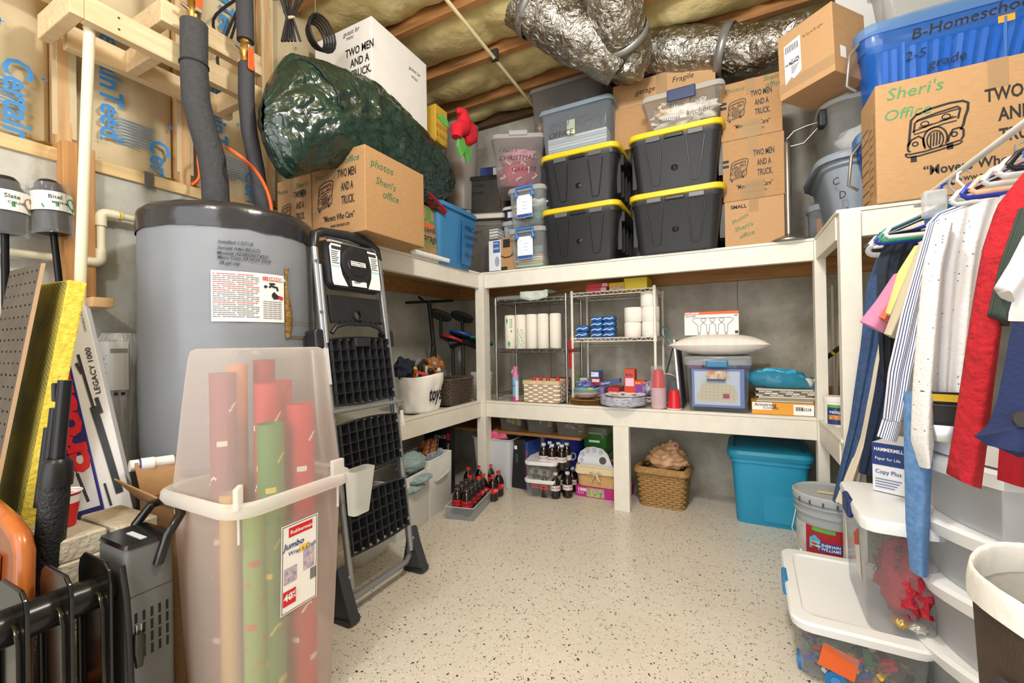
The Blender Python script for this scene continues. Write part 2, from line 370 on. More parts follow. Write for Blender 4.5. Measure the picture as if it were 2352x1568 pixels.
# ---- ceiling
ce = struct('ceiling', MB().box(XL-.2, 1.42, -2.2, YB+.2, 3.05, 3.15), M('#8a6a45', .9))
OLD = M('#a57442', .75, var=.35, vs=5, stretch=(.8, 9, 9), name='joist_wood')
jy = [1.946+.42*k for k in range(-9, 3)]
for y in jy:
    obj('joist', MB().box(XL-.2, 1.42, y-.02, y+.02, ZJ, 3.05), OLD, ce, bev=.002)
obj('rim_board', MB().box(XL-.2, 1.42, YB-.05, YB+.02, ZJ-.02, 3.05), M('#5e4227', .8, var=.3, vs=5, stretch=(.8, 9, 9)), ce, bev=.002)
BATT = M('#ddcc96', .95, var=.28, vs=6, bump=.9, bs=18, hex2='#bfab70', name='ceiling_insulation')
ye = jy+[YB]
for k in range(len(ye)-1):
    a, b = ye[k]+.02, ye[k+1]-.02
    def fn(u, v, a=a, b=b, k=k):
        x = XL-.1+(1.42-XL)*u; y = a+(b-a)*v; e = math.sin(PI*v)**.6 if 0 < v < 1 else 0
        seg = math.sin(PI*((x*1.9+k*.37) % 1))**.25
        return (x, y, ZJ+.075-.075*e*seg + .03*mn.noise((x*4, y*6, k)) + .012*mn.noise((x*13, y*13, k)))
    obj('insulation_batt', MB().grid(lambda u, v: fn(u, 1-v), 70, 9), BATT, ce, smooth=70)
# thin cream pipe along the ceiling
p0, p1 = at(1030, 5, Z=2.74), at(1212, 228, Z=2.74)
t = thing('ceiling_pipe', 'thin cream plastic pipe strapped under the ceiling joists', 'pipe')
d = (p1-p0); obj('pipe', MB().tube([p0-d*1.2, p1+d*.12], .0105, 10), M('#dccf9f', .5), t, smooth=40)
for s in (.5,):
    c = p0+d*s; obj('pipe_clip', MB().box(c.x-.022, c.x+.022, c.y-.012, c.y+.012, c.z-.012, c.z+.055), M('#332d26', .7), t)
# ---- lamps on the ceiling (above the frame)
for i, (x, y) in enumerate(((-.15, .90), (-.55, -.75))):
    t = thing('ceiling_lamp', ('round white lampholder on the ceiling above the open floor', 'round white lampholder on the ceiling behind the camera')[i], 'lamp', (x, y, 2.69))
    obj('lampholder', MB().lathe([(.075, .10), (.075, .06), (.04, .03), (.03, -.05)], 24, cap1=False), WHITE, t, smooth=40)
    obj('stem', MB().lathe([(.02, .1), (.02, .34)], 8), WHITE, t)

# ================================================================== built-in shelves
CREAM = M('#e4e0d5', .5, var=.05, vs=14, bump=.08, bs=60, name='cream_paint'); PLY = M('#b3956b', .75, var=.15, vs=6, stretch=(1, 6, 6), name='plywood')
SHELFTOP = M('#dcd7c9', .6, var=.10, vs=5, name='worn_cream'); LEDG = M('#a87a48', .7, var=.25, vs=6, stretch=(.7, 8, 8), name='ledger')
sh = thing('built_in_shelving', 'cream painted timber shelving built along the concrete walls', 'shelving', (0, 0, 0))
def board(n, x0, x1, y0, y1, z0, z1, m=None): return obj(n, MB().box(x0, x1, y0, y1, z0, z1), m or CREAM, sh, bev=.0025)
for z in (Z1, Z2):
    lo = z == Z1
    board('shelf_board', XL, 1.30, YF+.0, YB, z-.012, z, SHELFTOP if lo else PLY)
    board('shelf_board', XL, XLF, 1.32, YF, z-.012, z, SHELFTOP if lo else PLY)
    board('shelf_board', XR+.01, 1.30, YR, YF, z-.012, z, SHELFTOP if lo else PLY)
    board('edge_strip', XLF, XR, YF-.012, YF+.028, z-.002, z+.012)
    board('edge_strip', XLF-.03, XLF+.012, 1.32, YF-.012, z-.002, z+.012)
    board('edge_strip', XR-.008, XR+.03, YR-.012, YF-.012, z-.002, z+.012)
    board('edge_strip', XR+.03, 1.30, YR-.012, YR+.03, z-.002, z+.012)
    h = .098
    board('fascia_board', XLF, XR, YF-.01, YF+.028, z-h, z-.003)
    board('fascia_board', XLF-.03, XLF+.01, 1.32, YF-.01, z-h, z-.003)
    board('fascia_board', XR-.005, XR+.03, YR+.03, YF-.01, z-h, z-.003)
    board('fascia_board', XR+.03, 1.30, YR-.008, YR+.03, z-h, z-.003)
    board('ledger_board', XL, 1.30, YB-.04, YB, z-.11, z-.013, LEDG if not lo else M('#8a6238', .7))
    board('ledger_board', XL, XL+.04, 1.32, YB-.04, z-.11, z-.013, LEDG)
def post(x0, x1, y0, y1, ztop): board('post', x0, x1, y0, y1, 0, ztop)
post(-1.585, -1.518, YF-.032, YF+.05, Z2-.003)
post(-.645, -.553, YF-.02, YF+.03, Z1-h)
post(XR-.012, XR+.035, YF-.035, YF+.03, Z2-.003)
post(XR, XR+.066, YR-.022, YR+.03, Z2-.003)
# raw plank shelf hung under the rear counter
o = obj('plank_shelf', MB().box(-1.95, -.885, YF+.10, YB, .366, .386), M('#a3713e', .7, var=.2, vs=6, stretch=(.8, 8, 8)), None, bev=.002)
tag(o, 'raw brown plank shelf slung beneath the rear counter', 'shelf')
# ================================================================== left side
def cyl(mb, a, b, r, n=12): return mb.tube([a, b], r, n)
# ---- timber rack above the water heater
t = thing('timber_rack', 'pale two-tier timber rack of short boards hung by the insulated pipes', 'rack', (-1.92, .9, 2.04))
w, h = .036, .082
def rb(x0, x1, y0, y1, z0, z1): obj('rail' if y1-y0 > .3 else 'crosspiece', MB().box(x0, x1, y0, y1, z0, z1), NEWPINE, t, bev=.003)
rb(-.125, -.125+w, -.28, .27, 0, h); rb(.09, .09+w, -.305, .27, 0, h)
rb(-.125, .09+w, -.305-w, -.305, 0, h)
for y in (-.12, .2): rb(-.089, .09, y, y+w, 0, h)
rb(-.125, -.125+w, -.40, .27, .135, .135+h); rb(.09, .09+w, -.10, .27, .135, .135+h)
for y in (-.10, .23): rb(-.089, .09, y, y+w, .135, .135+h)
for y in (-.22, .02, .215):
    for z in (.022, .06, .157, .195):
        if z < .1 or y > 0: obj('nail', MB().tube([(.125, y, z), (.1275, y, z)], .0035, 8), M('#3b3a38', .5, .5), t)
# ---- pipes
FOAM = M('#3f4043', .75, bump=.5, bs=160, var=.15, vs=60, name='pipe_foam')
FOAM2 = M('#37383c', .7, bump=.12, bs=120, name='pipe_foam_smooth')
BRASS = M('#b08d4c', .35, .9); STEEL = M('#b9bcc0', .3, .95); ORANGE = M('#e2551f', .45)
def pl(pts, X): return [at(x, y, X=X) for x, y in pts]
pp = pl([(446, 55), (446, 150), (450, 230), (468, 300), (486, 360), (494, 420), (498, 500)], -1.74)
t = thing('thick_insulated_pipe', 'thick charcoal foam-wrapped pipe bending down into the water heater', 'pipe')
obj('foam_sleeve', MB().tube(pp, [.043, .043, .045, .045, .045, .045, .045], 20), FOAM, t, smooth=60)
obj('foam_joint', MB().tube([pp[1]+Vector((0, 0, .003)), pp[1]-Vector((0, 0, .003))], .0465, 20), M('#232326', .8), t)
obj('copper_stub', MB().tube([pp[0], pp[0]+Vector((0, 0, .3))], .013, 12), BRASS, t, smooth=60)
pu = pl([(566, 150), (566, 230), (572, 300), (590, 390), (606, 500)], -1.70)
t = thing('thin_insulated_pipe', 'thinner smooth dark foam-wrapped pipe entering the heater on the right', 'pipe')
obj('foam_sleeve', MB().tube(pu, .029, 16), FOAM2, t, smooth=60)
vtop = at(564, 95, X=-1.70)
obj('foam_sleeve', MB().tube([vtop, vtop+Vector((-.01, 0, .6))], .031, 16), FOAM2, t, smooth=60)
obj('copper_stub', MB().tube([pu[0]-Vector((0, 0, .02)), vtop+Vector((0, 0, .02))], .012, 12), BRASS, t, smooth=60)
for c, lab, hz in ((at(445, 28, X=-1.74), 'brass ball valve with an orange lever above the thick pipe', .05), (at(564, 118, X=-1.70), 'brass ball valve with a hanging orange lever on the thin pipe', -.045)):
    t = thing('ball_valve', lab, 'valve', c)
    obj('body', MB().lathe([(.016, -.05), (.020, -.046), (.020, -.03), (.016, -.028), (.022, -.012), (.022, .012), (.016, .028), (.020, .03), (.020, .044), (.014, .05)], 12), BRASS, t, smooth=40)
    obj('stem', MB().tube([(.01, 0, 0), (.034, .0, 0)], .008, 8), STEEL, t)
    obj('drain_screw', MB().tube([(.0, -.015, 0), (.0, -.04, .006)], .006, 8), STEEL, t)
    obj('lever', MB().prism([(-.011, 0), (.011, 0), (.013, hz*1.7), (.008, hz*1.9), (-.008, hz*1.9), (-.013, hz*1.7)], .032, .037, 'yz'), ORANGE, t, bev=.002)
    obj('lever_bracket', MB().cbox((.033, 0, 0), (.006, .022, .026)), STEEL, t, bev=.002)
# black cables in the corner and the orange cord
CABLE = M('#1c1c1e', .5)
def cable(name, label, pts, r, mat, cat='cable'):
    n = []; 
    for i in range(len(pts)-1):
        a, b = Vector(pts[i]), Vector(pts[i+1]); p0 = Vector(pts[max(i-1, 0)]); p3 = Vector(pts[min(i+2, len(pts)-1)])
        for k in range(5):
            q = k/5; n.append(.5*((2*a)+(b-p0)*q+(2*p0-5*a+4*b-p3)*q*q+(3*a-p0-3*b+p3)*q**3))
    n.append(Vector(pts[-1]))
    o = obj(name, MB().tube(n, r, 8), mat, None, smooth=70); tag(o, label, cat); return o
cable('cable', 'black cable looping behind the timber rack', pl([(540, 0), (490, 45), (510, 110), (530, 90)], -2.02)+pl([(548, 20), (520, 80), (500, 130), (505, 165)], -2.02), .006, CABLE)
cable('electric_cord', 'thin orange cord drooping from the wall over the thin pipe', pl([(440, 425), (458, 405), (458, 350), (505, 336)], -1.98)+pl([(540, 350), (585, 390), (610, 430), (622, 470), (625, 505)], -1.62), .006, M('#e8622a', .5))
t = thing('cable_bundle', 'bundle of black cables tied together hanging in the corner', 'cable bundle')
X0 = -1.66
for i, (a, b, c) in enumerate(((645, 660, 655), (655, 664, 662), (668, 665, 670), (690, 668, 678), (705, 672, 690), (640, 658, 648))):
    q = pl([(a, -20), (b, 38), (b+1, 44), (c, 95)], X0+.01*i); obj('cable', MB().tube(q, .0055, 6), CABLE, t, smooth=70)
obj('tie', MB().tube([at(656, 41, X=X0+.04), at(675, 39, X=X0+.04)], .006, 8), M('#c9b9a0', .6), t)
t = thing('cable_coil', 'small coil of black cable hanging beside the white moving box', 'cable bundle')
c0 = at(725, 85, X=-1.72); obj('hook', MB().tube([(c0.x, c0.y, c0.z+.05), (c0.x, c0.y, ZJ+.02)], .003, 6), STEEL, t)
for i in range(5):
    r = .055+.006*i; obj('cable', MB().tube([(c0.x+.012*i, c0.y+r*math.cos(a*PI/8)*.9, c0.z+r*math.sin(a*PI/8)) for a in range(17)], .0055, 6), CABLE, t, smooth=70)
# vertical and horizontal cream pipes
CPVC = M('#e3dcc0', .4, spec=.5)
pv = pl([(206, 60), (197, 300), (184, 660)], -1.845)
t = thing('standing_pipe', 'cream plastic pipe standing upright under the rack', 'pipe')
obj('pipe', MB().tube([pv[0], pv[1], pv[2], Vector((pv[2].x-.02, pv[2].y-.03, 0))], .0145, 16), CPVC, t, smooth=60)
obj('pipe_end', MB().tube([pv[0]-Vector((0, 0, .012)), pv[0]+Vector((0, 0, .004))], .017, 16), M('#cfc6a4', .5), t, smooth=50)
t = thing('wall_pipe', 'cream plastic water pipe stepping up along the concrete wall', 'pipe')
X0 = -2.045; a = at(232, 600, X=X0); b = at(232, 492, X=X0)
a = Vector((X0, .716, 1.318)); b = Vector((X0, .716, 1.503))
obj('pipe', MB().tube([(X0, -.3, 1.318), (X0, .67, 1.318)], .0125, 12), CPVC, t, smooth=60)
obj('pipe', MB().tube([a+Vector((0, 0, .03)), b-Vector((0, 0, .03))], .0125, 12), CPVC, t, smooth=60)
obj('pipe', MB().tube([b+Vector((0, .03, 0)), b+Vector((0, .45, 0))], .0125, 12), CPVC, t, smooth=60)
def elbow(c, d1, d2):
    d1, d2 = Vector(d1), Vector(d2); q = [c+d1*.05, c+d1*.02]+[c+(d1*(1-k)**2+d2*k**2)*.02 for k in (.25, .5, .75)]+[c+d2*.02, c+d2*.05]
    obj('elbow', MB().tube(q, [.017]*7, 14), CPVC, t, smooth=60)
elbow(a, (0, -1, 0), (0, 0, 1)); elbow(b, (0, 0, -1), (0, 1, 0))
for q in ((X0, .662, 1.318), (X0, .772, 1.503)): obj('glue_ring', MB().tube([Vector(q)-Vector((0, .004, 0)), Vector(q)+Vector((0, .004, 0))], .0176, 14), M('#d9c65e', .5), t)

# ---- water heater
HC = Vector((-1.74, 1.007, 0)); HR = .29
def hit(x, y, R=HR):
    d = ray(x, y); o = CAM-HC; A = d.x**2+d.y**2; B = 2*(o.x*d.x+o.y*d.y); C_ = o.x**2+o.y**2-R*R
    k = (-B-math.sqrt(max(0, B*B-4*A*C_)))/(2*A); p = o+d*k; return math.atan2(p.y, p.x), p.z
t = thing('water_heater', 'grey blanket-wrapped water heater with black tape round its top', 'water heater', HC)
BLK = M('#80858d', .42, var=.06, vs=4, bump=.18, bs=9, name='heater_blanket', spec=.5)
def hb(u, v):
    a = 2*PI*u; z = .60+.86*v; r = HR*(1-.02*(2*v-1)**4) + .004*mn.noise((math.cos(a)*4, math.sin(a)*4, z*5)) + .0016*mn.noise((a*6, z*30, 0))
    return (r*math.cos(a), r*math.sin(a), z)
obj('blanket', MB().grid(hb, 72, 50, True), BLK, t, smooth=60)
mb = MB()
def ht(u, v):
    a = 2*PI*u; k = v*PI/2*1.0; r0 = HR*.985
    z = 1.405+.06*min(1, v*2) if v < .5 else 1.465+.035*math.sin((v-.5)*PI)
    r = r0+.006 if v < .5 else (r0+.006)*(1-.16*(1-math.cos((v-.5)*PI)))
    z += .006*mn.noise((a*5, v*2, 1)); r += .003*mn.noise((a*14, v*6, 4)); return (r*math.cos(a), r*math.sin(a), z)
mb.grid(ht, 80, 10, True); mb.lathe([(HR*.83, 1.498), (.001, 1.502)], 40)
obj('tape_top', mb, M('#2b2c30', .22, bump=.25, bs=14, spec=.6, name='duct_tape'), t, smooth=50)
obj('bottom_rim', MB().lathe([(HR+.004, .588), (HR+.010, .596), (HR+.004, .606)], 48), M('#4b5056', .5), t, smooth=60)
obj('tank_base', MB().lathe([(HR-.03, 0), (HR-.03, .59)], 40), M('#222326', .6), t, smooth=60)
aL, z0 = hit(486, 738); aR, z1 = hit(650, 634); fm = cylmap(HR, aL, z0, .004); lw = (aR-aL)*HR; lh = z1-z0
lab = obj('warning_label', patch(MB(), 0, lw, 0, lh, fm, 14), M('#e9e7e4', .4), t)
fm = cylmap(HR, aL, z0, .0055); mb = MB(); mr = MB(); mk = MB()
for i in range(22):
    zz = lh*(.93-.04*i); ww = lw*(.60 if i % 5 else .52)
    for q in range(10):
        u0 = lw*.02+(ww)*q/10.; patch(mr if i in (0, 4, 6, 8, 14) else mb, u0, u0+ww/10*(.92 if (i*7+q*3) % 5 else .6), zz, zz+lh*.018, fm)
for i in range(9):
    for q in range(4): patch(mb, lw*.67+lw*.29*q/4, lw*.67+lw*.29*(q+.88)/4, lh*(.42-.043*i), lh*(.436-.043*i), fm)
patch(mr, lw*.665, lw*.965, lh*.86, lh*.94, fm, 4); ribbon(mk, [(lw*.65, lh*.04), (lw*.65, lh*.96)], .001, fm)
obj('red_marking', mr, M('#cf6a64', .5), lab); obj('fine_lettering', mb, M('#85858a', .6), lab)
puttxt(mk, 'DANGER', lh*.09, cylmap(HR, aL, z0, .0075), lw*.74, lh*.868, bold=.02); obj('danger_lettering', mk, WHITE, lab)
mk = MB()
for pts, ww in (([(.69, .72), (.71, .75), (.73, .72)], .02), ([(.76, .72), (.79, .76), (.83, .74), (.88, .73), (.89, .66)], .022), ([(.80, .74), (.80, .80)], .018), ([(.76, .80), (.85, .80)], .02), ([(.70, .76), (.70, .70)], .015)):
    ribbon(mk, [(a*lw, b*lh) for a, b in pts], ww*lh*2, fm)
for pts in ([(.96, .50), (.88, .55), (.80, .58)], [(.88, .55), (.82, .62)], [(.88, .54), (.80, .54)], [(.9, .52), (.82, .50)]): ribbon(mk, [(a*lw, b*lh) for a, b in pts], .05*lh, fm)
obj('tap_marking', mk, M('#2a2a2c', .5), lab)
mk = MB(); ribbon(mk, [(.97*lw, .50*lh), (.90*lw, .535*lh)], .07*lh, cylmap(HR, aL, z0, .007)); obj('hand_marking', mk, M('#c4342d', .5), lab)
mk = MB()
for s, x, y in (('Installed 1/27/18', 500, 558), ('Serial# A461801572', 499, 572), ('Model# XE38S065T4501', 498, 584), ('Manu Date 09 NOV 2018', 499, 594), ('38 gal cap', 502, 606)):
    a, z = hit(x, y); puttxt(mk, s, .0165, cylmap(HR, a, z, .005), shear=.25, sx=.9, bold=.006)
obj('lettering', mk, M('#27303f', .6), t)
a0, za = hit(654, 775); a1, zb = hit(656, 616)
mb = MB(); mb.grid(lambda u, v: ((HR+.004+.006*math.sin(PI*u))*math.cos(a0+(u*.075)*(1+.5*math.sin(v*6))), (HR+.004+.006*math.sin(PI*u))*math.sin(a0+(u*.075)*(1+.5*math.sin(v*6))), za+(zb-za)*v), 5, 16)
obj('torn_slit', mb, M('#8b6b3a', .95, var=.6, vs=90, bump=.6, bs=120), t, smooth=60)
a2, zc = hit(722, 775); mb = MB(); mb.grid(lambda u, v: ((HR+.006)*math.cos(a0+(a2-a0)*u), (HR+.006)*math.sin(a0+(a2-a0)*u), za+.006*v), 8, 2)
mb.grid(lambda u, v: ((HR+.006)*math.cos(a0+(a2-a0)*u), (HR+.006)*math.sin(a0+(a2-a0)*u), za+.055+.0018*v), 8, 2)
obj('torn_hem', mb, M('#6e5a39', .9), t)
o = thing('drain_fitting', 'white plastic drain fitting poking from under the water heater', 'pipe fitting', at(355, 1058, X=-1.62))
obj('pipe', MB().tube([(0, .05, -.01), (-.02, -.055, -.005)], .0175, 14), WHITE, o, smooth=60); obj('collar', MB().tube([(-.003, .0, -.008), (-.012, -.03, -.007)], .021, 14), WHITE, o, smooth=60)
obj('ring', MB().tube([(-.012, -.031, -.007), (-.013, -.035, -.007)], .0195, 14), M('#4d4f9a', .5), o)

# ---- wrapping-paper tub
TB = Vector((-1.158, .738, 0))
FROST = P('#f1e8e0', .36, .35, .45); FROSTR = P('#f6f4f0', .80, .35, .5); FROST2 = P('#f3eeea', .29, .3, .45)
t = thing('wrapping_paper_tub', 'tall frosted plastic tub for wrapping paper with a domed lid', 'storage tub', TB)
obj('body', MB().loft([(.0, .255, .255, .05), (.02, .265, .265, .05), (.3, .292, .292, .055), (.62, .318, .318, .06)], True, False), FROST, t, smooth=50)
obj('dome', MB().loft([(.64, .318, .318, .06), (.66, .314, .314, .055), (.85, .284, .284, .05), (.97, .264, .264, .05), (.994, .252, .252, .045), (1.0, .23, .23, .04)], False, True), FROST2, t, smooth=50)
obj('rim', MB().loft([(.612, .322, .322, .06), (.612, .352, .352, .065), (.622, .362, .362, .065), (.640, .358, .358, .065), (.646, .342, .342, .065), (.640, .318, .318, .06)], False, False), FROSTR, t, smooth=50)
for (x, y, rz) in ((.152, -.152, PI/4), (.168, .11, 0)):
    m3 = Matrix.Rotation(rz, 3, 'Z'); mb = MB()
    obj('clip', MB().cbox((x, y, .66), (.012, .04, .05), m3), FROSTR, t, bev=.003); obj('rib', MB().cbox((x*1.0, y, .595), (.005, .006, .085), m3), FROSTR, t, bev=.002)
pk = MB().loft([(.515, .035, .06, .012, .178, .175), (.645, .045, .085, .012, .186, .175)], True, False); obj('side_pocket', pk, P('#eef0ec', .55, .3, .5), t, smooth=50)
PX = .138; fm = lambda u, v: (PX-.0155*(1-(.10+.0)*0) + .0*u, u, v)
ls = thing('tub_sticker', 'product sticker on the front of the frosted wrapping paper tub', 'sticker')
ls.parent = None
zA, zB = .33, .555
def stk(u, v): x = (.2920+(.318-.292)*(v-.3)/.32)/2; return (TB.x+x+.0015, TB.y-.052+u, v)
def stk2(e): return lambda u, v: (stk(u, v)[0]+e, stk(u, v)[1], stk(u, v)[2])
sw, shh = .105, zB-zA
obj('sheet', patch(MB(), 0, sw, zA, zB, stk), M('#f3f1ec', .4), ls)
mb = MB()
for a, b, c, d in ((.003, sw-.003, zA+.003, zA+.0045), (.003, sw-.003, zB-.0045, zB-.003), (.003, .0045, zA+.003, zB-.003), (sw-.0045, sw-.003, zA+.003, zB-.003)): patch(mb, a, b, c, d, stk2(.0006))
for i in range(14): patch(mb, .083+.0013*i, .083+.0013*i+(.0008 if i % 3 else .0004), zA+.055, zA+.085, stk2(.0006))
obj('barcode_marking', mb, INK, ls)
mb = MB(); mb2 = patch(MB(), .02, .088, zB-.034, zB-.010, stk2(.0006)); patch(mb2, .006, .042, zA+.02, zA+.058, stk2(.0006)); obj('red_marking', mb2, REDINK, ls)
puttxt(mb, 'Rubbermaid', .0135, stk2(.0012), .024, zB-.027, bold=.02); puttxt(mb, '40', .024, stk2(.0012), .008, zA+.033, bold=.03); puttxt(mb, 'INCH', .010, stk2(.0012), .026, zA+.044, bold=.03); puttxt(mb, 'ROLLS', .010, stk2(.0012), .024, zA+.034, bold=.03)
obj('white_lettering', mb, WHITE, ls)
mb = MB(); puttxt(mb, 'Jumbo', .022, stk2(.0012), .006, zB-.062, shear=.2, bold=.02); puttxt(mb, 'Wrap n Craft', .0145, stk2(.0012), .018, zB-.080, shear=.2, bold=.01); obj('script_lettering', mb, M('#2f3f7c', .5), ls)
mb = patch(MB(), .05, .08, zB-.085, zB-.066, stk2(.0004)); obj('sunburst_marking', mb, M('#f2d04e', .5), ls)
mb = patch(MB(), .008, .044, zA+.075, zA+.115, stk2(.0006)); patch(mb, .062, .095, zA+.088, zA+.145, stk2(.0006)); obj('photo_marking', mb, M('#8b7fae', .5, var=.7, vs=90, hex2='#d9c8c0'), ls)
# wrapping paper rolls standing inside
rolls = [(-.075, .06, .022, .96, '#a4262b', 'dark red'), (-.085, -.01, .02, .95, '#d98648', 'orange'), (-.06, -.06, .024, .93, '#8c1f26', 'brown and red snowflake'), (-.02, .075, .02, .9, '#c22e33', 'bright red'), (.0, .02, .024, .84, '#b9383c', 'plain red'), (.09, .05, .026, .84, '#d0353a', 'red and white candy cane'), (.085, -.03, .024, .80, '#5c8d44', 'green and yellow patterned'), (.03, .0, .025, .90, '#c5363b', 'red snowman'), (-.01, -.075, .018, .62, '#d7a63a', 'gold'), (.08, -.07, .02, .6, '#7fa84e', 'lime green')]
for i, (x, y, r, hh, c, nm) in enumerate(rolls):
    o = thing('wrapping_paper_roll', nm+' roll of wrapping paper standing inside the frosted tub', 'wrapping paper', (TB.x+x*1.05, TB.y+y*1.05, .004), 0, 'wrapping paper rolls in the tub')
    r *= 1.3; obj('roll', MB().lathe([(r, 0), (r, hh)], 18, cap0=False, cap1=False), M(c, .5), o, smooth=60)
    if i in (2, 5, 6, 7, 9):
        mb = MB(); cc = {2: '#e8d9c0', 5: '#f6f1ea', 6: '#e5d34e', 7: '#f6f1ea', 9: '#c63a3a'}[i]
        for q in range(26):
            z = .04+q*(hh-.1)/26; a0 = -PI+(q*2.4) % (2*PI); mf = cylmap(r, a0, z, .0008)
            if q % 2: ribbon(mb, [(-.012, -.01), (.002, .008), (.009, .012), (.014, .006)], .006, mf)
            else: patch(mb, -.012, .012, -.004, .01, mf, 3)
        obj('printed_marking', mb, M(cc, .5), o)
# ---- folding step ladder, leaning on the left shelves
LADM = M('#9fa3a8', .35, .6, name='grey_tube'); BPL = M('#222428', .34, var=.2, vs=40, name='black_plastic', spec=.5); DGR = M('#3a3e44', .5, name='foot_plastic')
RIBM = M('#33363b', .3, spec=.6, name='rib_plastic'); LAD = Vector((-1.275, 1.31, 0)); LEAN = math.atan(.19/1.45)
t = thing('step_ladder', 'folded grey step ladder with black treads leaning against the shelves', 'ladder', LAD, rot=(-LEAN, 0, PI/2))
# local: x along the width, y back, z up the ladder
def lt(name, pts, r, mat=LADM, n=10): return obj(name, MB().tube(pts, r, n), mat, t, smooth=60)
top = [(-.165, -.01, 1.30), (-.165, -.01, 1.40), (-.155, -.01, 1.445), (-.125, -.01, 1.462), (.13, -.01, 1.462), (.165, -.01, 1.445), (.178, -.01, 1.40), (.178, -.01, 1.30)]
lt('front_frame', [(-.16, -.012, .10), (-.165, -.01, .7)]+top+[(.178, -.01, .7), (.172, -.012, .10)], .0125)
lt('rear_frame', [(-.185, .03, 1.06), (-.195, .03, .5), (-.195, .02, .14), (-.18, .005, .075), (-.14, -.005, .06), (.14, -.005, .06), (.18, .005, .075), (.2, .02, .14), (.205, .03, .5), (.205, .03, 1.03)], .0125)
lt('cross_bar', [(-.19, -.03, .755), (.21, -.03, .752)], .009)
obj('top_grip', MB().tube([(-.166, -.01, 1.40), (-.157, -.01, 1.452), (-.12, -.01, 1.47), (.0, -.01, 1.478), (.09, -.01, 1.474), (.135, -.01, 1.468), (.17, -.01, 1.45), (.181, -.01, 1.40)], [.015, .019, .019, .024, .026, .019, .018, .014], 10), BPL, t, smooth=60)
for sx in (-1, 1):
    x = .195*sx+(.005 if sx > 0 else 0)
    obj('foot', MB().prism([(-.06, 0), (.05, 0), (.055, .03), (.0, .19), (-.018, .19), (-.03, .12)], x-.022, x+.022, 'yz'), DGR, t, bev=.005)
    obj('foot_pad', MB().box(x-.026, x+.026, -.055, .045, -.0, .022), BPL, t, bev=.004)
    obj('hinge_bracket', MB().box(x*.96-.02, x*.96+.02, -.02, .045, 1.0, 1.075), BPL, t, bev=.008)
    lt('strut', [(x*.82, -.02, 1.02), (x*.80, -.02, 1.33)], .007)
    for z in (.15, .42, .75, 1.14, 1.34): obj('rivet', MB().tube([(x*.9, -.026, z), (x*.9, -.022, z)], .006, 8), STEEL, t)
# top platform
pl_ = obj('platform', MB().loft([(0, .29, .20, .035), (.028, .275, .185, .03)], n=5), BPL, t, smooth=40); pl_.rotation_euler = (PI/2, 0, 0); pl_.location = (.008, -.012, 1.335)
fmP = facemap('F', (.008, -.0405, 1.335))
for sx in (-1, 1):
    mb = MB(); out = [(.055*sx, -.085), (.125*sx, -.085), (.13*sx, -.07), (.13*sx, .07), (.12*sx, .085), (.07*sx, .085), (.078*sx, .05), (.085*sx, .0), (.078*sx, -.04)]
    if sx > 0: out = out[::-1]
    mb.add([fmP(a, b) for a, b in out], [tuple(range(len(out)))]); st = obj('sticker', mb, M('#eef1f4', .4), t)
    mb = MB(); f2 = off(fmP, .0008)
    patch(mb, min(.07*sx, .12*sx), max(.07*sx, .12*sx), .062, .076, f2)
    for i in range(7): patch(mb, min(.088*sx, .124*sx), max(.088*sx, .124*sx)-.004*(i % 3), .052-.008*i, .055-.008*i, f2)
    obj('lettering', mb, M('#35373a', .5), st)
    obj('blue_marking', patch(MB(), min(.088*sx, .128*sx), max(.088*sx, .128*sx), -.012, -.004, off(fmP, .0004)), M('#a9d6ec', .5), st)
dk = obj('round_boss', MB().lathe([(.078, 0), (.078, .006), (.070, .009), (.05, .009), (.048, .013), (.0, .014)], 36), BPL, t, smooth=35); dk.rotation_euler = (PI/2, 0, 0); dk.location = (.008, -.040, 1.345)
obj('boss_neck', MB().box(-.038, .05, -.046, -.040, 1.25, 1.31), BPL, t, bev=.002)
fmQ = facemap('F', (.008, -.0545, 1.345))
st = obj('sticker', patch(MB(), -.04, .04, -.008, .012, fmQ), M('#eceeee', .4), t); mb = MB(); puttxt(mb, 'NOT FOR COMMERCIAL USE', .0062, off(fmQ, .0008), -.038, .004, sx=.9, bold=.02); puttxt(mb, 'NO PARA USO COMERCIAL', .0062, off(fmQ, .0008), -.036, -.005, sx=.9, bold=.02); obj('lettering', mb, INK, st)
st = obj('sticker', patch(MB(), -.03, .05, 1.252, 1.275, lambda u, v: (u, -.0475, v)), M('#e8eaee', .4), t); mb = MB(); puttxt(mb, 'COSCO', .01, lambda u, v: (u, -.0485, v), -.022, 1.265, shear=.2, bold=.03); obj('lettering', mb, BLUEINK, st)
# panel with round hole under the platform
mb = MB(); n = 24
def holepanel(cx, cz, r, w0, w1, z0, z1, y0, y1):
    ring = [(cx+r*math.cos(2*PI*i/n), cz+r*math.sin(2*PI*i/n)) for i in range(n)]; outr = []
    for i in range(n):
        a = 2*PI*i/n; c, s_ = math.cos(a), math.sin(a); k = min((w1-cx)/c if c > 1e-6 else ((w0-cx)/c if c < -1e-6 else 9), (z1-cz)/s_ if s_ > 1e-6 else ((z0-cz)/s_ if s_ < -1e-6 else 9))
        outr.append((cx+c*k, cz+s_*k))
    V = [(a, y0, b) for a, b in ring]+[(a, y0, b) for a, b in outr]+[(a, y1, b) for a, b in ring]+[(a, y1, b) for a, b in outr]
    F = []
    for i in range(n):
        j = (i+1) % n; F += [(i, n+i, n+j, j), (2*n+i, 2*n+j, 3*n+j, 3*n+i), (i, j, 2*n+j, 2*n+i), (n+i, 3*n+i, 3*n+j, n+j)]
    mb.add(V, F)
holepanel(.005, 1.135, .02, -.13, .145, 1.10, 1.215, -.02, -.005)
obj('back_panel', mb, BPL, t, bev=.003)
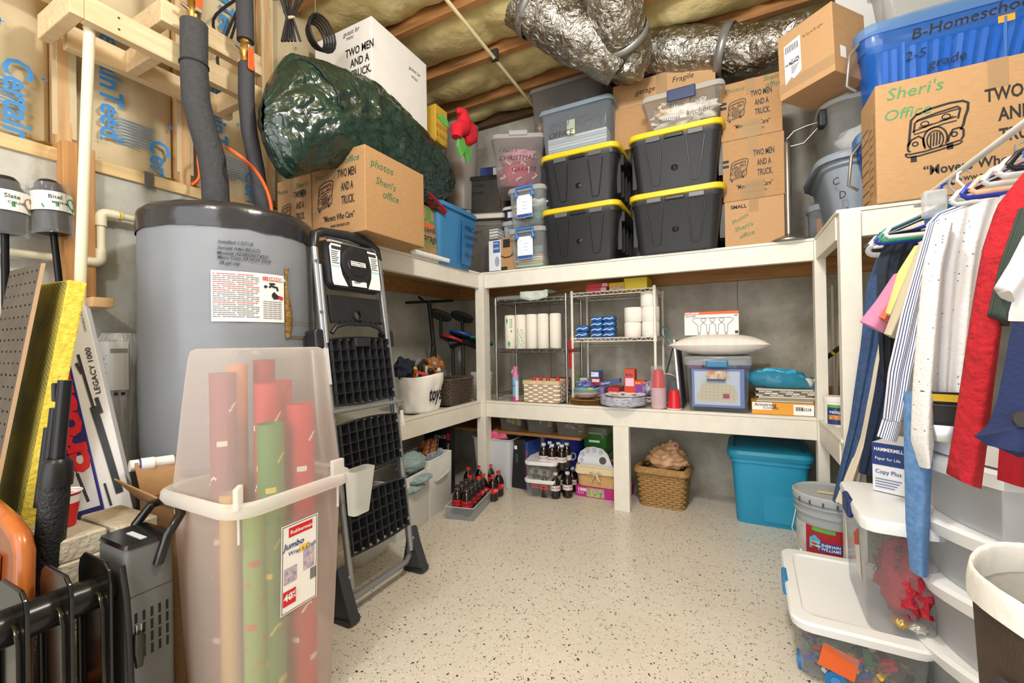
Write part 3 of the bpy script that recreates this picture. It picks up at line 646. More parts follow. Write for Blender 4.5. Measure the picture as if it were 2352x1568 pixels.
obj('hole_collar', MB().tube([(.005+.021*math.cos(a*PI/10), -.024, 1.135+.021*math.sin(a*PI/10)) for a in range(21)], .004, 6), BPL, t, smooth=60)
obj('arch_lip', MB().tube([(-.13, -.015, 1.06), (-.11, -.02, 1.085), (-.06, -.02, 1.098), (.07, -.02, 1.098), (.12, -.02, 1.085), (.145, -.015, 1.06)], .009, 8), BPL, t, smooth=60)
for i in range(10): obj('rib', MB().box(-.12+.028*i-.002, -.12+.028*i+.002, -.03, -.018, 1.098, 1.112), BPL, t)
def tread(zc, hh, w0=-.155, w1=.165, big=False):
    z0, z1 = zc-hh/2, zc+hh/2
    tr = obj('tread', MB().box(w0, w1, -.006, .002, z0, z1), BPL, t, bev=.002)
    nc, nr = 7, 6 if big else 5
    def bow(u): return .010*math.sin(PI*u)
    for i in range(nc+2):
        u = i/(nc+1); x = w0+.006+(w1-w0-.012)*u
        obj('rib', MB().box(x-.0018, x+.0018, -.032, -.006, z0-bow(u)*.8, z1+bow(u)), RIBM, tr)
    for j in range(nr+1):
        z = z0+hh*j/nr; mb = MB()
        mb.tube([(w0+(w1-w0)*k/8, -.022, z+(bow(k/8) if j == nr else (-.8*bow(k/8) if j == 0 else bow(k/8)*.6*(j/nr-.4)))) for k in range(9)], [.0115]*9, 4, flat=.22 if j not in (0, nr) else .4)
        obj('rib', mb, RIBM, tr)
    for z in (z0+.03, z1-.03): obj('rivet', MB().tube([(w1-.012, -.036, z), (w1-.012, -.03, z)], .007, 8), STEEL, tr)
    return tr
tread(.905, .255, big=True); tread(.605, .19); tread(.315, .20)
obj('latch', MB().box(-.035, .045, -.04, -.006, 1.0, 1.04), BPL, t, bev=.006)
st = obj('sticker', MB().box(-.181, -.163, -.0265, -.0255, .86, 1.0), M('#d5d8da', .4), t)
st = obj('sticker', MB().box(.187, .207, -.0275, -.0265, .64, .71), M('#d5d8da', .4), t)

# ---- oil-filled radiator
RA = Vector((-1.275, .505, 0)); BLK2 = M('#0f1011', .18, spec=.6, name='gloss_black')
t = thing('oil_radiator', 'black oil-filled radiator heater with a grey vented control box', 'heater', RA)
GR = M('#5c5d5d', .5, name='grey_panel')
obj('control_box', MB().loft([(.06, .135, .095, .012), (.545, .135, .095, .012), (.556, .125, .085, .01)]), GR, t, smooth=40)
obj('top_cover', MB().loft([(.553, .137, .097, .012), (.562, .13, .09, .01)]), BLK2, t, smooth=40)
obj('dial_strip', MB().box(-.02, .05, -.012, .0, .562, .5635), M('#c9d3da', .3), t)
for i in range(5):
    for j in range(4): obj('vent_slot', MB().box(.0672, .0682, -.032+.015*i, -.027+.015*i, .30+.028*j, .322+.028*j), M('#0a0a0a', .6), t)
obj('panel_seam', MB().box(.0672, .0680, -.046, .046, .445, .4465), M('#2a2a2a', .6), t)
obj('carry_handle', MB().tube([(.07, .012, .50), (.075, .03, .56), (.07, .06, .60), (.03, .075, .615), (-.03, .075, .615), (-.07, .06, .60), (-.075, .03, .56), (-.07, .012, .50)], .011, 8), BLK2, t, smooth=60)
for k in range(7):
    y = -.075-.062*k
    f = obj('fin', MB().prism([(a, .25*0+b) for a, b in [( -.07, .05), (.07, .05), (.078, .06), (.078, .50), (.07, .525), (.05, .54), (-.05, .54), (-.07, .525), (-.078, .50), (-.078, .06)]], y-.004, y+.004, 'xz'), BLK2, t, bev=.003)
    obj('fin_bead', MB().tube([(.06, y-.006, .08), (.06, y-.007, .44), (.045, y-.007, .47), (-.045, y-.007, .47), (-.06, y-.007, .44), (-.06, y-.006, .08)], .006, 6), BLK2, f, smooth=60)
    for z in (.46, .12): obj('oil_channel', MB().tube([(0, y+.031, z), (0, y-.031, z)], .036 if k else .034, 18), M('#2a2b2c', .25, .3), f, smooth=60)
obj('foot_bar', MB().box(-.11, .11, -.02, .02, 0, .03), BLK2, t, bev=.006); obj('foot_bar', MB().box(-.11, .11, -.44, -.40, 0, .03), BLK2, t, bev=.006)
for y in (0, -.42): obj('leg', MB().box(-.02, .02, y-.012, y+.012, .028, .07), BLK2, t)
obj('power_cord', MB().tube([(.085, -.06, .53), (.092, -.055, .46), (.09, -.05, .36), (.095, -.05, .26), (.11, -.03, .18), (.12, -.02, .12)], .0065, 8), CABLE, t, smooth=60)
pg = obj('plug', MB().tube([(.094, -.035, .30), (.094, -.035, .335), (.094, -.035, .375)], [.007, .011, .0095], 10), BLK2, t, smooth=50)
for s in (-.004, .004): obj('prong', MB().box(.094-.001, .094+.001, -.035+s-.0012, -.035+s+.0012, .375, .392), STEEL, pg)

# ---- things leaning in the corner by the wall
def slab(name, label, cat, p, tv, mat, **k):   # p: four corners, tv: thickness vector
    tv = Vector(tv); V = [Vector(q) for q in p]+[Vector(q)+tv for q in p]
    o = obj(name, MB().add(V, [(3, 2, 1, 0), (4, 5, 6, 7), (0, 1, 5, 4), (1, 2, 6, 5), (2, 3, 7, 6), (3, 0, 4, 7)]), mat, None, **k); return tag(o, label, cat)
YEL = M('#c8b13a', .9, var=.3, vs=70, bump=.6, bs=90, hex2='#e0cf58', name='yellow_fibreglass')
def mesh_mat():
    m = bpy.data.materials.new('dark_scrim'); m.use_nodes = True; nt = m.node_tree; b = nt.nodes['Principled BSDF']; N = nt.nodes.new; L = nt.links.new
    tc = N('ShaderNodeTexCoord'); mp = N('ShaderNodeMapping'); mp.inputs['Rotation'].default_value = (0, .3, 0); L(tc.outputs['Object'], mp.inputs[0])
    c = N('ShaderNodeTexChecker'); c.inputs['Scale'].default_value = 130; L(mp.outputs[0], c.inputs[0]); c.inputs[1].default_value = lin('#7d773c'); c.inputs[2].default_value = lin('#bcae58')
    n = N('ShaderNodeTexNoise'); n.inputs['Scale'].default_value = 9; L(tc.outputs['Object'], n.inputs[0]); x = N('ShaderNodeMix'); x.data_type = 'RGBA'; r = N('ShaderNodeMapRange'); r.inputs[1].default_value = .4; r.inputs[2].default_value = .75; L(n.outputs[0], r.inputs[0])
    L(r.outputs[0], x.inputs[0]); L(c.outputs[0], x.inputs[6]); x.inputs[7].default_value = lin('#cbb948'); L(x.outputs[2], b.inputs['Base Color']); b.inputs['Roughness'].default_value = .9; return m
A = Vector((-1.631, .50, 1.197)); B = Vector((-1.685, .335, .0)); wv = Vector((-.22, 0, .004))
t = thing('fibreglass_panel', 'yellow fibreglass insulation slab faced with dark mesh, leaning in the corner', 'insulation')
tv = Vector((.014, .036, -.006))
def hexa(p, tv, mat, nm, par, **k):
    tv = Vector(tv); V = [Vector(q) for q in p]+[Vector(q)+tv for q in p]
    return obj(nm, MB().add(V, [(3, 2, 1, 0), (4, 5, 6, 7), (0, 1, 5, 4), (1, 2, 6, 5), (2, 3, 7, 6), (3, 0, 4, 7)]), mat, par, **k)
hexa([B+wv, B, A, A+wv], tv, YEL, 'core', t, bev=.004)
e = Vector((0, -.0015, -.0004)); hexa([B+wv+e, B+e, A+e-Vector((.002, 0, .004)), A+wv+e-Vector((0, 0, .004))], Vector((0, .001, 0)), mesh_mat(), 'scrim_facing', t)
A = Vector((-1.638, .45, 1.235)); B = Vector((-1.66, .27, .0)); wv = Vector((-.23, -.0, -.0))
t = thing('pegboard', 'dark brown perforated hardboard sheet leaning at the far left', 'pegboard')
pb = hexa([B+wv, B, A, A+wv], (.004, .007, 0), M('#5a5147', .7, var=.2, vs=15), 'sheet', t)
hexa([B+Vector((.001, 0, 0)), B+Vector((.0015, 0, 0)), A+Vector((.0015, 0, 0)), A+Vector((.001, 0, 0))], (.004, .0075, 0), M('#a88a6c', .8), 'sheet_edge', t)
nrm = (A-B).cross(Vector((1, 0, 0))).normalized(); nrm = nrm if nrm.y < 0 else -nrm
hd = bpy.data.meshes.new('peg_hole'); q = MB().lathe([(.0032, 0), (.0001, 0)], 8); hd.from_pydata(q.v, [], q.f); hd.materials.append(M('#2b2621', .8))
rm = nrm.to_track_quat('Z', 'Y').to_matrix().to_4x4()
for i in range(7):
    for j in range(20):
        p = A+(B-A)*((j+.6)/40)+wv*((i+.5)/7)+nrm*.0012
        if p.z < .62: continue
        o = bpy.data.objects.new('peg_hole', hd); COL.objects.link(o); o.parent = t; o.matrix_local = Matrix.Translation(p) @ rm
# wooden piece with rounded corner in front
t = thing('wooden_chair', 'orange varnished wooden chair back with rounded corner at the far left edge', 'chair', (-1.435, .33, -.012), rot=(-.03, 0, .05))
OR = M('#b8672c', .3, var=.2, vs=5, stretch=(8, 8, .7), coat=.4, name='orange_wood'); OR2 = M('#8e4a22', .3, var=.2, vs=5, stretch=(8, 8, .7), coat=.4)
pro = [(-.30, .40), (-.30, .655), (-.12, .652), (-.02, .63), (.035, .605), (.055, .575), (.06, .40)]
obj('backrest', MB().prism(pro, -.012, .012, 'xz'), OR2, t, bev=.004)
obj('edge_moulding', MB().tube([(a, 0, b) for a, b in [(-.30, .655), (-.12, .652), (-.02, .63), (.035, .605), (.055, .575), (.06, .3), (.06, 0)]], .017, 10), OR, t, smooth=60)
obj('splat', MB().prism([(-.12, .2), (-.03, .2), (-.015, .56), (-.12, .56)], -.022, -.013, 'xz'), OR, t, bev=.003)
obj('seat', MB().box(-.3, .06, -.02, .06, .18, .22), OR, t, bev=.008); obj('leg', MB().box(-.3, -.26, -.015, .015, 0, .4), OR, t)
# air rifle
RB, RT_ = Vector((-1.445, .385, .26)), Vector((-1.425, .43, .93))
t = thing('air_rifle', 'black air rifle with textured stock leaning barrel up against the yellow slab', 'rifle')
BLK3 = M('#1e2023', .4, bump=.5, bs=150, name='grained_black'); GUN = M('#2a2b2e', .3, .6)
d = (RT_-RB); ax = d.normalized()
obj('barrel', MB().tube([RB+d*.55, RT_], .013, 14), GUN, t, smooth=60)
side = Vector((-.8, -.3, 0)); side = (side-ax*side.dot(ax)).normalized()
obj('lower_tube', MB().tube([RB+d*.55+side*.026, RB+d*.90+side*.020], .010, 10), GUN, t, smooth=60)
obj('cocking_tube', MB().tube([RB+d*.55+side*.042, RB+d*.83+side*.034], .008, 10), GUN, t, smooth=60)
obj('front_sight', MB().cbox(RB+d*.955+side*.022, (.022, .012, .045)), GUN, t, bev=.003)
obj('stock', MB().tube([RB-ax*.2, RB, RB+d*.3, RB+d*.60, RB+d*.66], [.022, .025, .027, .028, .025], 12, flat=.9), BLK3, t, smooth=60)
obj('end_collar', MB().tube([RB+d*.63, RB+d*.66, RB+d*.71, RB+d*.725], [.030, .031, .028, .02], 12), M('#151618', .35), t, smooth=35)
# boxed rifle
t = thing('rifle_carton', 'tall white and blue carton printed with a rifle, leaning left against the pipe', 'box')
nP = Vector((.82, -.52, .12)).normalized(); oP = Vector((-1.63, .70, .53))
def onp(x, y): dd = ray(x, y); return CAM+dd*((oP-CAM).dot(nP)/dd.dot(nP))
c0, c1 = onp(306, 1168), onp(199, 715); up = (c1-c0).normalized(); rt = up.cross(nP).normalized()
p0 = c0; uk = .66; rf = lambda u, v: tuple(p0+rt*u*uk+up*v+nP*.0012)
ln = (c1-c0).length+.02; wf = .205*uk; nv = -nP*.05
hexa([p0-rt*wf, p0, p0+up*ln, p0-rt*wf+up*ln], nv, M('#eeeef2', .45), 'carton', t, bev=.002)
mb = MB().add([rf(-.098, 0), rf(-.20, .0), rf(-.20, ln), rf(-.098, ln)][::-1], [(0, 1, 2, 3)]); obj('blue_panel_marking', mb, M('#2b2a6e', .45), t)
mb = MB().add([rf(-.105, .04), rf(-.19, .04), rf(-.19, .20), rf(-.105, .20)][::-1], [(0, 1, 2, 3)]); mb.v = [tuple(Vector(v)+nP*.0008) for v in mb.v]; obj('white_panel_marking', mb, M('#d9dbe2', .45), t)
rf2 = lambda u, v: tuple(p0+rt*u*uk+up*v+nP*.0026)
mb = MB(); puttxt(mb, 'crosman', .145, lambda u, v: rf2(-.108-v*.85, .15+u*.92), bold=.05); obj('red_lettering', mb, M('#e02a36', .45), t)
mb = MB()
for k in range(4): puttxt(mb, 'POWER', .012, lambda u, v, k=k: rf2(-.103-v, .30-u*.8+.095*k+.03), bold=.01)
obj('small_red_lettering', mb, M('#c9364a', .45), t)
mb = MB(); puttxt(mb, 'LEGACY 1000', .030, lambda u, v: rf2(-.016-v*.9, .37+u*.82), bold=.01); puttxt(mb, 'VARIABLE PUMP', .012, lambda u, v: rf2(-.014-v, .565+u*.9)); obj('lettering', mb, INK, t)
mb = MB(); ribbon(mb, [(-.062, .50), (-.058, .42), (-.052, .33)], .010, rf2); ribbon(mb, [(-.052, .335), (-.047, .28), (-.04, .18), (-.032, .06)], .026, rf2); ribbon(mb, [(-.035, .36), (-.030, .31)], .014, rf2); ribbon(mb, [(-.075, .475), (-.064, .44)], .010, rf2)
ribbon(mb, [(-.165, .19), (-.155, .15)], .004, rf2); ribbon(mb, [(-.155, .15), (-.14, .06)], .011, rf2); ribbon(mb, [(-.075, .10), (-.07, .03)], .008, rf2); obj('rifle_marking', mb, M('#3a3d44', .4), t)
mb = MB().add([rf2(-.094, 0), rf2(-.099, 0), rf2(-.099, ln), rf2(-.094, ln)][::-1], [(0, 1, 2, 3)]); obj('edge_marking', mb, M('#3438a0', .4), t)
# concrete bricks
BR = M('#cfc7b4', .9, var=.14, vs=18, bump=.7, bs=60, hex2='#b3aa98', name='pale_brick')
bm_ = bpy.data.meshes.new('brick'); 
q = MB()
for (a, b) in ((-.1, .1),):
    q.box(a, b, -.045, .045, 0, .055); 
bm_.from_pydata(q.v, [], q.f); bm_.materials.append(BR)
def brick(x, y, z, rz, lab):
    o = bpy.data.objects.new('brick', bm_); COL.objects.link(o); o.location = (x, y, z); o.rotation_euler = (0, 0, rz)
    m = o.modifiers.new('b', 'BEVEL'); m.width = .004; m.segments = 1
    tag(o, lab, 'brick', 'pale bricks stacked behind the radiator')
n_ = 0
for z in range(9):
    for i, (x, y) in enumerate(((-1.50, .455), (-1.50, .55))):
        brick(x+.010*((z*3+i) % 3-1), y+.002*((z+i) % 2), .0552*z, .012*((z+i*2) % 3-1), 'pale concrete brick within the stack behind the radiator')
brick(-1.515, .452, .0552*9, .06, 'front one of two pale bricks lying askew on the brick stack'); brick(-1.49, .553, .0552*9, .02, 'rear one of two pale bricks on the brick stack, under the rifle carton')
for z in range(7): brick(-1.62+.006*(z % 2), .455+.05, .0552*z, PI/2, 'pale concrete brick turned endwise beside the brick stack') if False else None
# red cup on the bricks
RED = M('#d3202a', .35, spec=.5); CUPW = M('#f2eef0', .4)
def cup_parts(par, r0=.03, r1=.046, h=.115, invert=False):
    p = [(r0, 0), (r0+.002, .02), (r0+.006, .045), (r0+.0065, .05), (r1-.004, h*.8), (r1, h)]
    if invert: p = [(r, h-z) for r, z in p]
    obj('cup_wall', MB().lathe(p, 22, cap1=False, cap0=not invert) if not invert else MB().lathe(p[::-1], 22, cap0=False, cap1=True), RED, par, smooth=40)
    z = 0 if invert else h
    obj('rolled_rim', MB().tube([((r1)*math.cos(a*PI/12), r1*math.sin(a*PI/12), z) for a in range(25)], .0028, 6), CUPW, par, smooth=60)
    if not invert: obj('lining', MB().lathe([(r1-.001, h-.001), (r0, .004)], 22, cap0=False), CUPW, par, smooth=40)
t = thing('red_cup', 'red plastic cup standing among the bricks beside the rifle stock', 'cup', (-1.53, .458, .554)); cup_parts(t, .021, .032, .085)
# open cardboard carton behind the tub
t = thing('open_carton', 'small open cardboard carton behind the frosted tub', 'box', (-1.46, .72, 0))
mb = MB()
for a in ((-.12, .12, -.085, -.081), (-.12, .12, .081, .085), (-.12, -.116, -.081, .081), (.116, .12, -.081, .081)): obj('side', MB().box(*a, 0, .555), CARD, t)
obj('flap', MB().add([(-.12, -.085, .555), (.12, -.085, .555), (.13, -.13, .60), (-.13, -.14, .63)], [(0, 1, 2, 3)]), CARD, t, sol=.004)
obj('flap', MB().add([(-.12, -.08, .555), (-.12, .08, .555), (-.16, .085, .65), (-.165, -.08, .655)], [(0, 1, 2, 3)]), CARD2, t, sol=.004)
obj('flap', MB().add([(-.12, .085, .555), (.12, .085, .555), (.12, .10, .645), (-.12, .11, .65)], [(0, 1, 2, 3)]), CARDIN, t, sol=.004)
obj('flap', MB().add([(.12, -.08, .555), (.12, .08, .555), (.17, .085, .60), (.17, -.07, .60)], [(0, 1, 2, 3)]), CARD2, t, sol=.004)
# rolled package behind
t = thing('wrapped_roll', 'roll wrapped in clear plastic and cardboard standing behind the heater', 'package', (-1.975, .742, 0))
obj('roll', MB().lathe([(.062, 0), (.068, .3), (.064, .7), (.066, 1.03), (.05, 1.06)], 16), M('#b9bcc0', .2, var=.25, vs=14, stretch=(6, 6, .6), bump=.4, bs=25, spec=.6), t, smooth=60)
obj('cardboard_edge', MB().box(-.075, -.02, -.085, -.06, .4, 1.07), CARD, t, bev=.004)
f3 = cylmap(.067, -1.55, .86, .004); lb = obj('paper_label', patch(MB(), 0, .10, 0, .17, f3, 8), M('#dcdee0', .4), t)
mb = MB(); f3 = cylmap(.067, -1.55, .86, .005)
for i in range(9): patch(mb, .008, .045-.005*(i % 3), .12-.010*i, .123-.010*i, f3)
patch(mb, .055, .098, .13, .145, f3, 3); obj('lettering', mb, GREYINK, lb)
for i, c in enumerate(('#e8d23a', '#c92f86', '#3aa0d8', '#2a2a2c', '#1a1a1a')): obj('colour_marking', patch(MB(), .012+.017*i, .022+.017*i, -.018, -.008, f3), M(c, .5), lb)
# solar torches
def torch(loc, tilt, label, words_, col):
    t = thing('garden_torch', label, 'torch', loc, rot=tilt, group='wrapped garden torches by the wall')
    DK = M('#2d2f33', .3, .3)
    obj('pole', MB().tube([(0, 0, -1.25), (0, 0, 0)], .0095, 10), M('#17181c', .25, .5), t, smooth=60)
    obj('lamp_head', MB().lathe([(.030, -.005), (.043, 0), (.044, .05), (.047, .10), (.049, .125), (.034, .145), (.032, .16), (.022, .172), (.0, .175)], 20), DK, t, smooth=40)
    obj('plastic_wrap', MB().grid(lambda u, v: ((.050+.004*mn.noise((u*20, v*8, loc[1]*9)))*math.cos(2*PI*u), (.050+.004*mn.noise((u*20, v*8, loc[1]*9)))*math.sin(2*PI*u), -.012+.165*v), 40, 12, True), P('#e8eaee', .10, .08, .1), t, smooth=70)
    f = cylmap(.053, -1.75, .06, .001); lb = obj('paper_band', patch(MB(), 0, .15, 0, .062, f, 14), M('#e7e8e6', .45), t)
    f = cylmap(.053, -1.75, .06, .0022); mb = MB(); puttxt(mb, words_[0], .018, f, .055, .038, bold=.01); puttxt(mb, words_[1], .011, f, .062, .022, bold=.01); obj('lettering', mb, M('#3c4a46', .5), lb)
    mb = MB(); ribbon(mb, [(.04, .012), (.075, .020), (.12, .012), (.15, .004)], .014, f); obj('green_marking', mb, M('#3c8a4e', .5), lb)
    mb = MB(); mb.add([f(.118+.016*math.cos(a*PI/8)*1.2, .03+.02*math.sin(a*PI/8)) for a in range(16)], [tuple(range(16))]); obj('picture_marking', mb, M(col, .5, var=.6, vs=60), lb)
torch((-2.0, .472, 1.37), (.0, 0, .45), 'wrapped garden torch with a pictured label, cut off by the left edge', ('Slate', 'COLORS'), '#b0793f')
torch((-1.985, .575, 1.39), (-.0, -.12, .35), 'wrapped garden torch tilted beside the timber post', ('Bitel', 'MEDIUM'), '#5da86b')
# ================================================================== upper shelves
def carton(name, label, loc, rz, w, d, h, mat=None, tape=True, group=None, cat='box'):
    t = thing(name, label, cat, loc, rz, group)
    obj('carton', MB().box(-w/2, w/2, 0, d, 0, h), mat or CARD, t, bev=.003)
    if tape:
        obj('tape', MB().box(-.022, .022, -.0008, d+.0008, h-.001, h+.0008), TAPE, t)
        obj('tape', patch(MB(), -.022, .022, h*.72, h, facemap('F', (0, 0, 0), .0008)), TAPE, t)
    return t
def movers(t, w, h, side='F', o=None, ink=None, lx=.12, ts=1, xs=(.51, .57, .22, .36)):
    fm = facemap(side, o or (-w/2, 0, 0)); mb = MB()
    puttruck(mb, fm, w*lx, h*.34, w*.31, min(1.0, 1.05*h/w))
    for s, yy, xx in (('TWO MEN', .68, xs[0]), ('AND A', .52, xs[1]), ('TRUCK.', .36, xs[1])): puttxt(mb, s, h*.14*ts, fm, w*xx, h*yy, bold=.022, sx=.50*w/h)
    puttxt(mb, '\u201cMovers Who Care\u201d', h*.105*ts**.5, fm, w*xs[2], h*.185, bold=.02, sx=.66*w/h)
    puttxt(mb, 'www.twomen.com', h*.07*ts**.5, fm, w*xs[3], h*.10, bold=.008, sx=.66*w/h)
    return obj('logo_lettering', mb, ink or M('#2c2a2b', .6), t)
def script(t, lines, side, o, mat, shear=.2, **k):
    fm = facemap(side, o); mb = MB()
    for l in lines: puttxt(mb, l[0], l[1], fm, l[2], l[3], shear=shear, **(l[4] if len(l) > 4 else {}))
    return obj('handwritten_lettering', mb, mat, t)
GREEN_ = M('#2f7350', .6)
# --- left arm: moving cartons
NY = 1.355; w2 = .335; h2 = .37; d2 = .395
x1 = -1.388
t = carton('moving_box', 'large brown moving box with green handwriting jutting over the left shelf', (x1-w2/2, NY, Z2+.012), 0, w2, d2, h2, CARD)
movers(t, w2, h2); script(t, (('office', .04, .215, .31), ('Photos', .035, .02, .31), ("Sheri's", .035, .02, .265)), 'F', (-w2/2, 0, 0), GREEN_)
script(t, (('photos', .05, .03, .29), ("Sheri's", .048, .06, .22), ('office', .048, .10, .17)), 'R', (w2/2, 0, 0), GREEN_)
t = carton('moving_box', 'brown moving box wedged between the heater pipe and the larger box', (x1-w2-.135, NY+.005, Z2+.001), 0, .245, .33, .325, CARD2)
movers(t, .25, .33); script(t, (("Sheri's", .035, .14, .27), ('office', .035, .14, .235), ('Photos', .03, .0, .26)), 'F', (-.125, 0, 0), GREEN_)
t = carton('printed_carton', 'brown carton printed with a green and orange truck logo behind the big box', (-1.66, 1.765, Z2+.001), 0, .22, .335, .315, CARD)
f = facemap('R', (.11, 0, 0)); mb = MB(); puttxt(mb, "U'FUL", .10, f, .02, .225, bold=.03); puttxt(mb, 'by Your-Truck', .035, f, .03, .155, shear=.2); ribbon(mb, [(.01, .30), (.29, .30), (.31, .28), (.31, .20), (.27, .19)], .008, f)
for i in range(4): ribbon(mb, [(.10+.05*i, .02), (.03+.04*i, .13)], .003, f); ribbon(mb, [(.02, .03+.03*i), (.24, .015+.03*i)], .003, f)
for i in range(5): patch(mb, .18, .30, .135-.012*i, .138-.012*i, f)
obj('green_lettering', mb, M('#4c9a52', .6), t)
mb = MB(); patch(mb, .03, .28, .19, .215, f); patch(mb, .18, .27, .012, .03, f); obj('orange_marking', mb, M('#d9683a', .6), t)
script(t, (('december', .045, .14, .165), ('storage', .06, .13, .115)), 'R', (.112, 0, 0), M('#35303f', .6))
# pad under it on the shelf edge
t = thing('foam_pad', 'white quilted foam pad lying along the left shelf edge', 'pad', (-1.56, 2.0, Z2+.0125))
obj('pad', MB().loft([(0, .075, .33, .02), (.018, .085, .34, .02), (.024, .08, .33, .02)]), M('#e6e6e4', .5), t, smooth=50)
for i in range(15): 
    for s in (-1, 1): obj('quilt_ridge', MB().tube([(.0435, -.155+.0205*i, .003), (.0435, -.155+.0205*i+.012*s, .021)], .0022, 5), WHITE, t)
# plaid tree skirt
def plaid():
    m = bpy.data.materials.new('plaid'); m.use_nodes = True; nt = m.node_tree; b = nt.nodes['Principled BSDF']; N = nt.nodes.new; L = nt.links.new
    tc = N('ShaderNodeTexCoord'); c = N('ShaderNodeTexChecker'); c.inputs['Scale'].default_value = 34; L(tc.outputs['Object'], c.inputs[0]); c.inputs[1].default_value = lin('#a3212b'); c.inputs[2].default_value = lin('#24402f')
    L(c.outputs[0], b.inputs['Base Color']); b.inputs['Roughness'].default_value = .85; return m
t = thing('plaid_blanket', 'red and green plaid fabric squashed under the green tree bag', 'blanket', (-1.63, 1.90, 1.808))
obj('fabric', MB().grid(lambda u, v: (-.10+.24*v, -.24+.42*u, .012+.03*math.sin(PI*u)-.10*max(0, u-.45)**1.3+.008*mn.noise((u*9, v*5, 1))), 20, 10), plaid(), t, smooth=60, sol=.018)
obj('red_trim', MB().tube([(.142, -.24+.42*k/12, .016+.03*math.sin(PI*k/12)-.10*max(0, k/12-.45)**1.3) for k in range(13)], .010, 8), M('#8d1e2a', .8), t, smooth=60)
# --- green Christmas tree bag
GB = M('#0e241d', .22, var=.25, vs=7, bump=.85, bs=15, hex2='#15352c', spec=.8, name='green_tarp')
_nt = GB.node_tree; _b = _nt.nodes['Principled BSDF']; _v = _nt.nodes.new('ShaderNodeTexVoronoi'); _v.feature = 'DISTANCE_TO_EDGE'; _v.inputs['Scale'].default_value = 9
_tc = _nt.nodes.new('ShaderNodeTexCoord'); _n = _nt.nodes.new('ShaderNodeTexNoise'); _n.inputs['Scale'].default_value = 6; _mx = _nt.nodes.new('ShaderNodeMix'); _mx.data_type = 'RGBA'; _mx.blend_type = 'LINEAR_LIGHT'; _mx.inputs[0].default_value = .25
_nt.links.new(_tc.outputs['Object'], _n.inputs[0]); _nt.links.new(_tc.outputs['Object'], _mx.inputs[6]); _nt.links.new(_n.outputs[1], _mx.inputs[7]); _nt.links.new(_mx.outputs[2], _v.inputs[0])
_b2 = _nt.nodes.new('ShaderNodeBump'); _b2.inputs['Strength'].default_value = .5; _b2.inputs['Distance'].default_value = .02; _nt.links.new(_v.outputs['Distance'], _b2.inputs['Height'])
_nt.links.new(_b.inputs['Normal'].links[0].from_socket, _b2.inputs['Normal']); _nt.links.new(_b2.outputs[0], _b.inputs['Normal'])
topl = pl([(602, 160), (622, 118), (660, 88), (720, 95), (790, 118), (870, 152), (920, 190), (965, 238), (1010, 290), (1045, 335), (1068, 375), (1078, 410)], -1.42)
botl = pl([(596, 235), (610, 320), (645, 388), (700, 398), (765, 382), (820, 368), (870, 388), (920, 412), (965, 440), (1010, 455), (1045, 462), (1075, 440)], -1.42)
def samp(L, y):
    if y <= L[0].y: return L[0].z
    for a, b in zip(L, L[1:]):
        if a.y <= y <= b.y+1e-9: return a.z+(b.z-a.z)*(y-a.y)/max(1e-6, b.y-a.y)
    return L[-1].z
y0, y1 = min(topl[0].y, botl[0].y), max(topl[-1].y, botl[-1].y)
def bag(u, v):
    y = y0+.115+(y1-y0-.115)*v; zt, zb = samp(topl, y), samp(botl, y); zc, hz = (zt+zb)/2, max(.004, (zt-zb)/2)
    a = 2*PI*u; en = math.sin(PI*min(1, max(0, v)))**.35 if 0 < v < 1 else .05
    hx = .165*en; hz *= min(1, .25+.75*math.sin(PI/2*min(1, v/.10))); c, s_ = math.cos(a), math.sin(a)
    q = Vector((c*3, y*6, s_*3)); k = 1+.10*mn.noise(q)+.09*(.3-abs(mn.noise(q*1.7)))+.06*(.3-abs(mn.noise(q*3.7)))
    return (-1.575+hx*c*k+.012*mn.noise((a*3, y*13, 2)), y, zc+hz*s_*(1+.35*(k-1)))
t = thing('christmas_tree_bag', 'big wrinkled dark green tree bag lying over the boxes on the left shelf', 'bag')
obj('tarp', MB().grid(bag, 130, 140, True), GB, t, smooth=75)
zp = [bag(.02+.085*(1-k/14)-.01*math.sin(k*.5), .075+.085*k/14) for k in range(15)]
obj('zip', MB().tube([(x+.004, y, z) for x, y, z in [bag(.17-.17*k/16, .10+.10*k/16+.02*math.sin(k/16*3)) for k in range(17)]], .006, 6), M('#14181a', .5), t, smooth=60)
# tall white moving box
t = carton('white_moving_box', 'tall white moving box rising behind the green tree bag', (-1.81, 1.62, 1.872), 0, .42, .44, .798, M('#e3e0da', .7, var=.04, vs=12), tape=False)
fm = facemap('F', (-.21, 0, .328)); mb = MB(); puttruck(mb, fm, .04, .14, .12, .9)
for s, yy, xx in (('TWO MEN', .31, .235), ('AND A', .25, .27), ('TRUCK.', .19, .27)): puttxt(mb, s, .058, fm, xx, yy, bold=.022, sx=.72)
puttxt(mb, '\u201d', .07, fm, .37, .10, bold=.02); obj('logo_lettering', mb, INK, t)
script(t, (('guest br', .035, .22, .425), ('misc', .03, .24, .40)), 'F', (-.21, 0, .328), INK); script(t, (('guest br', .03, .28, .30), ('misc', .03, .30, .26)), 'R', (.21, 0, .388), INK)
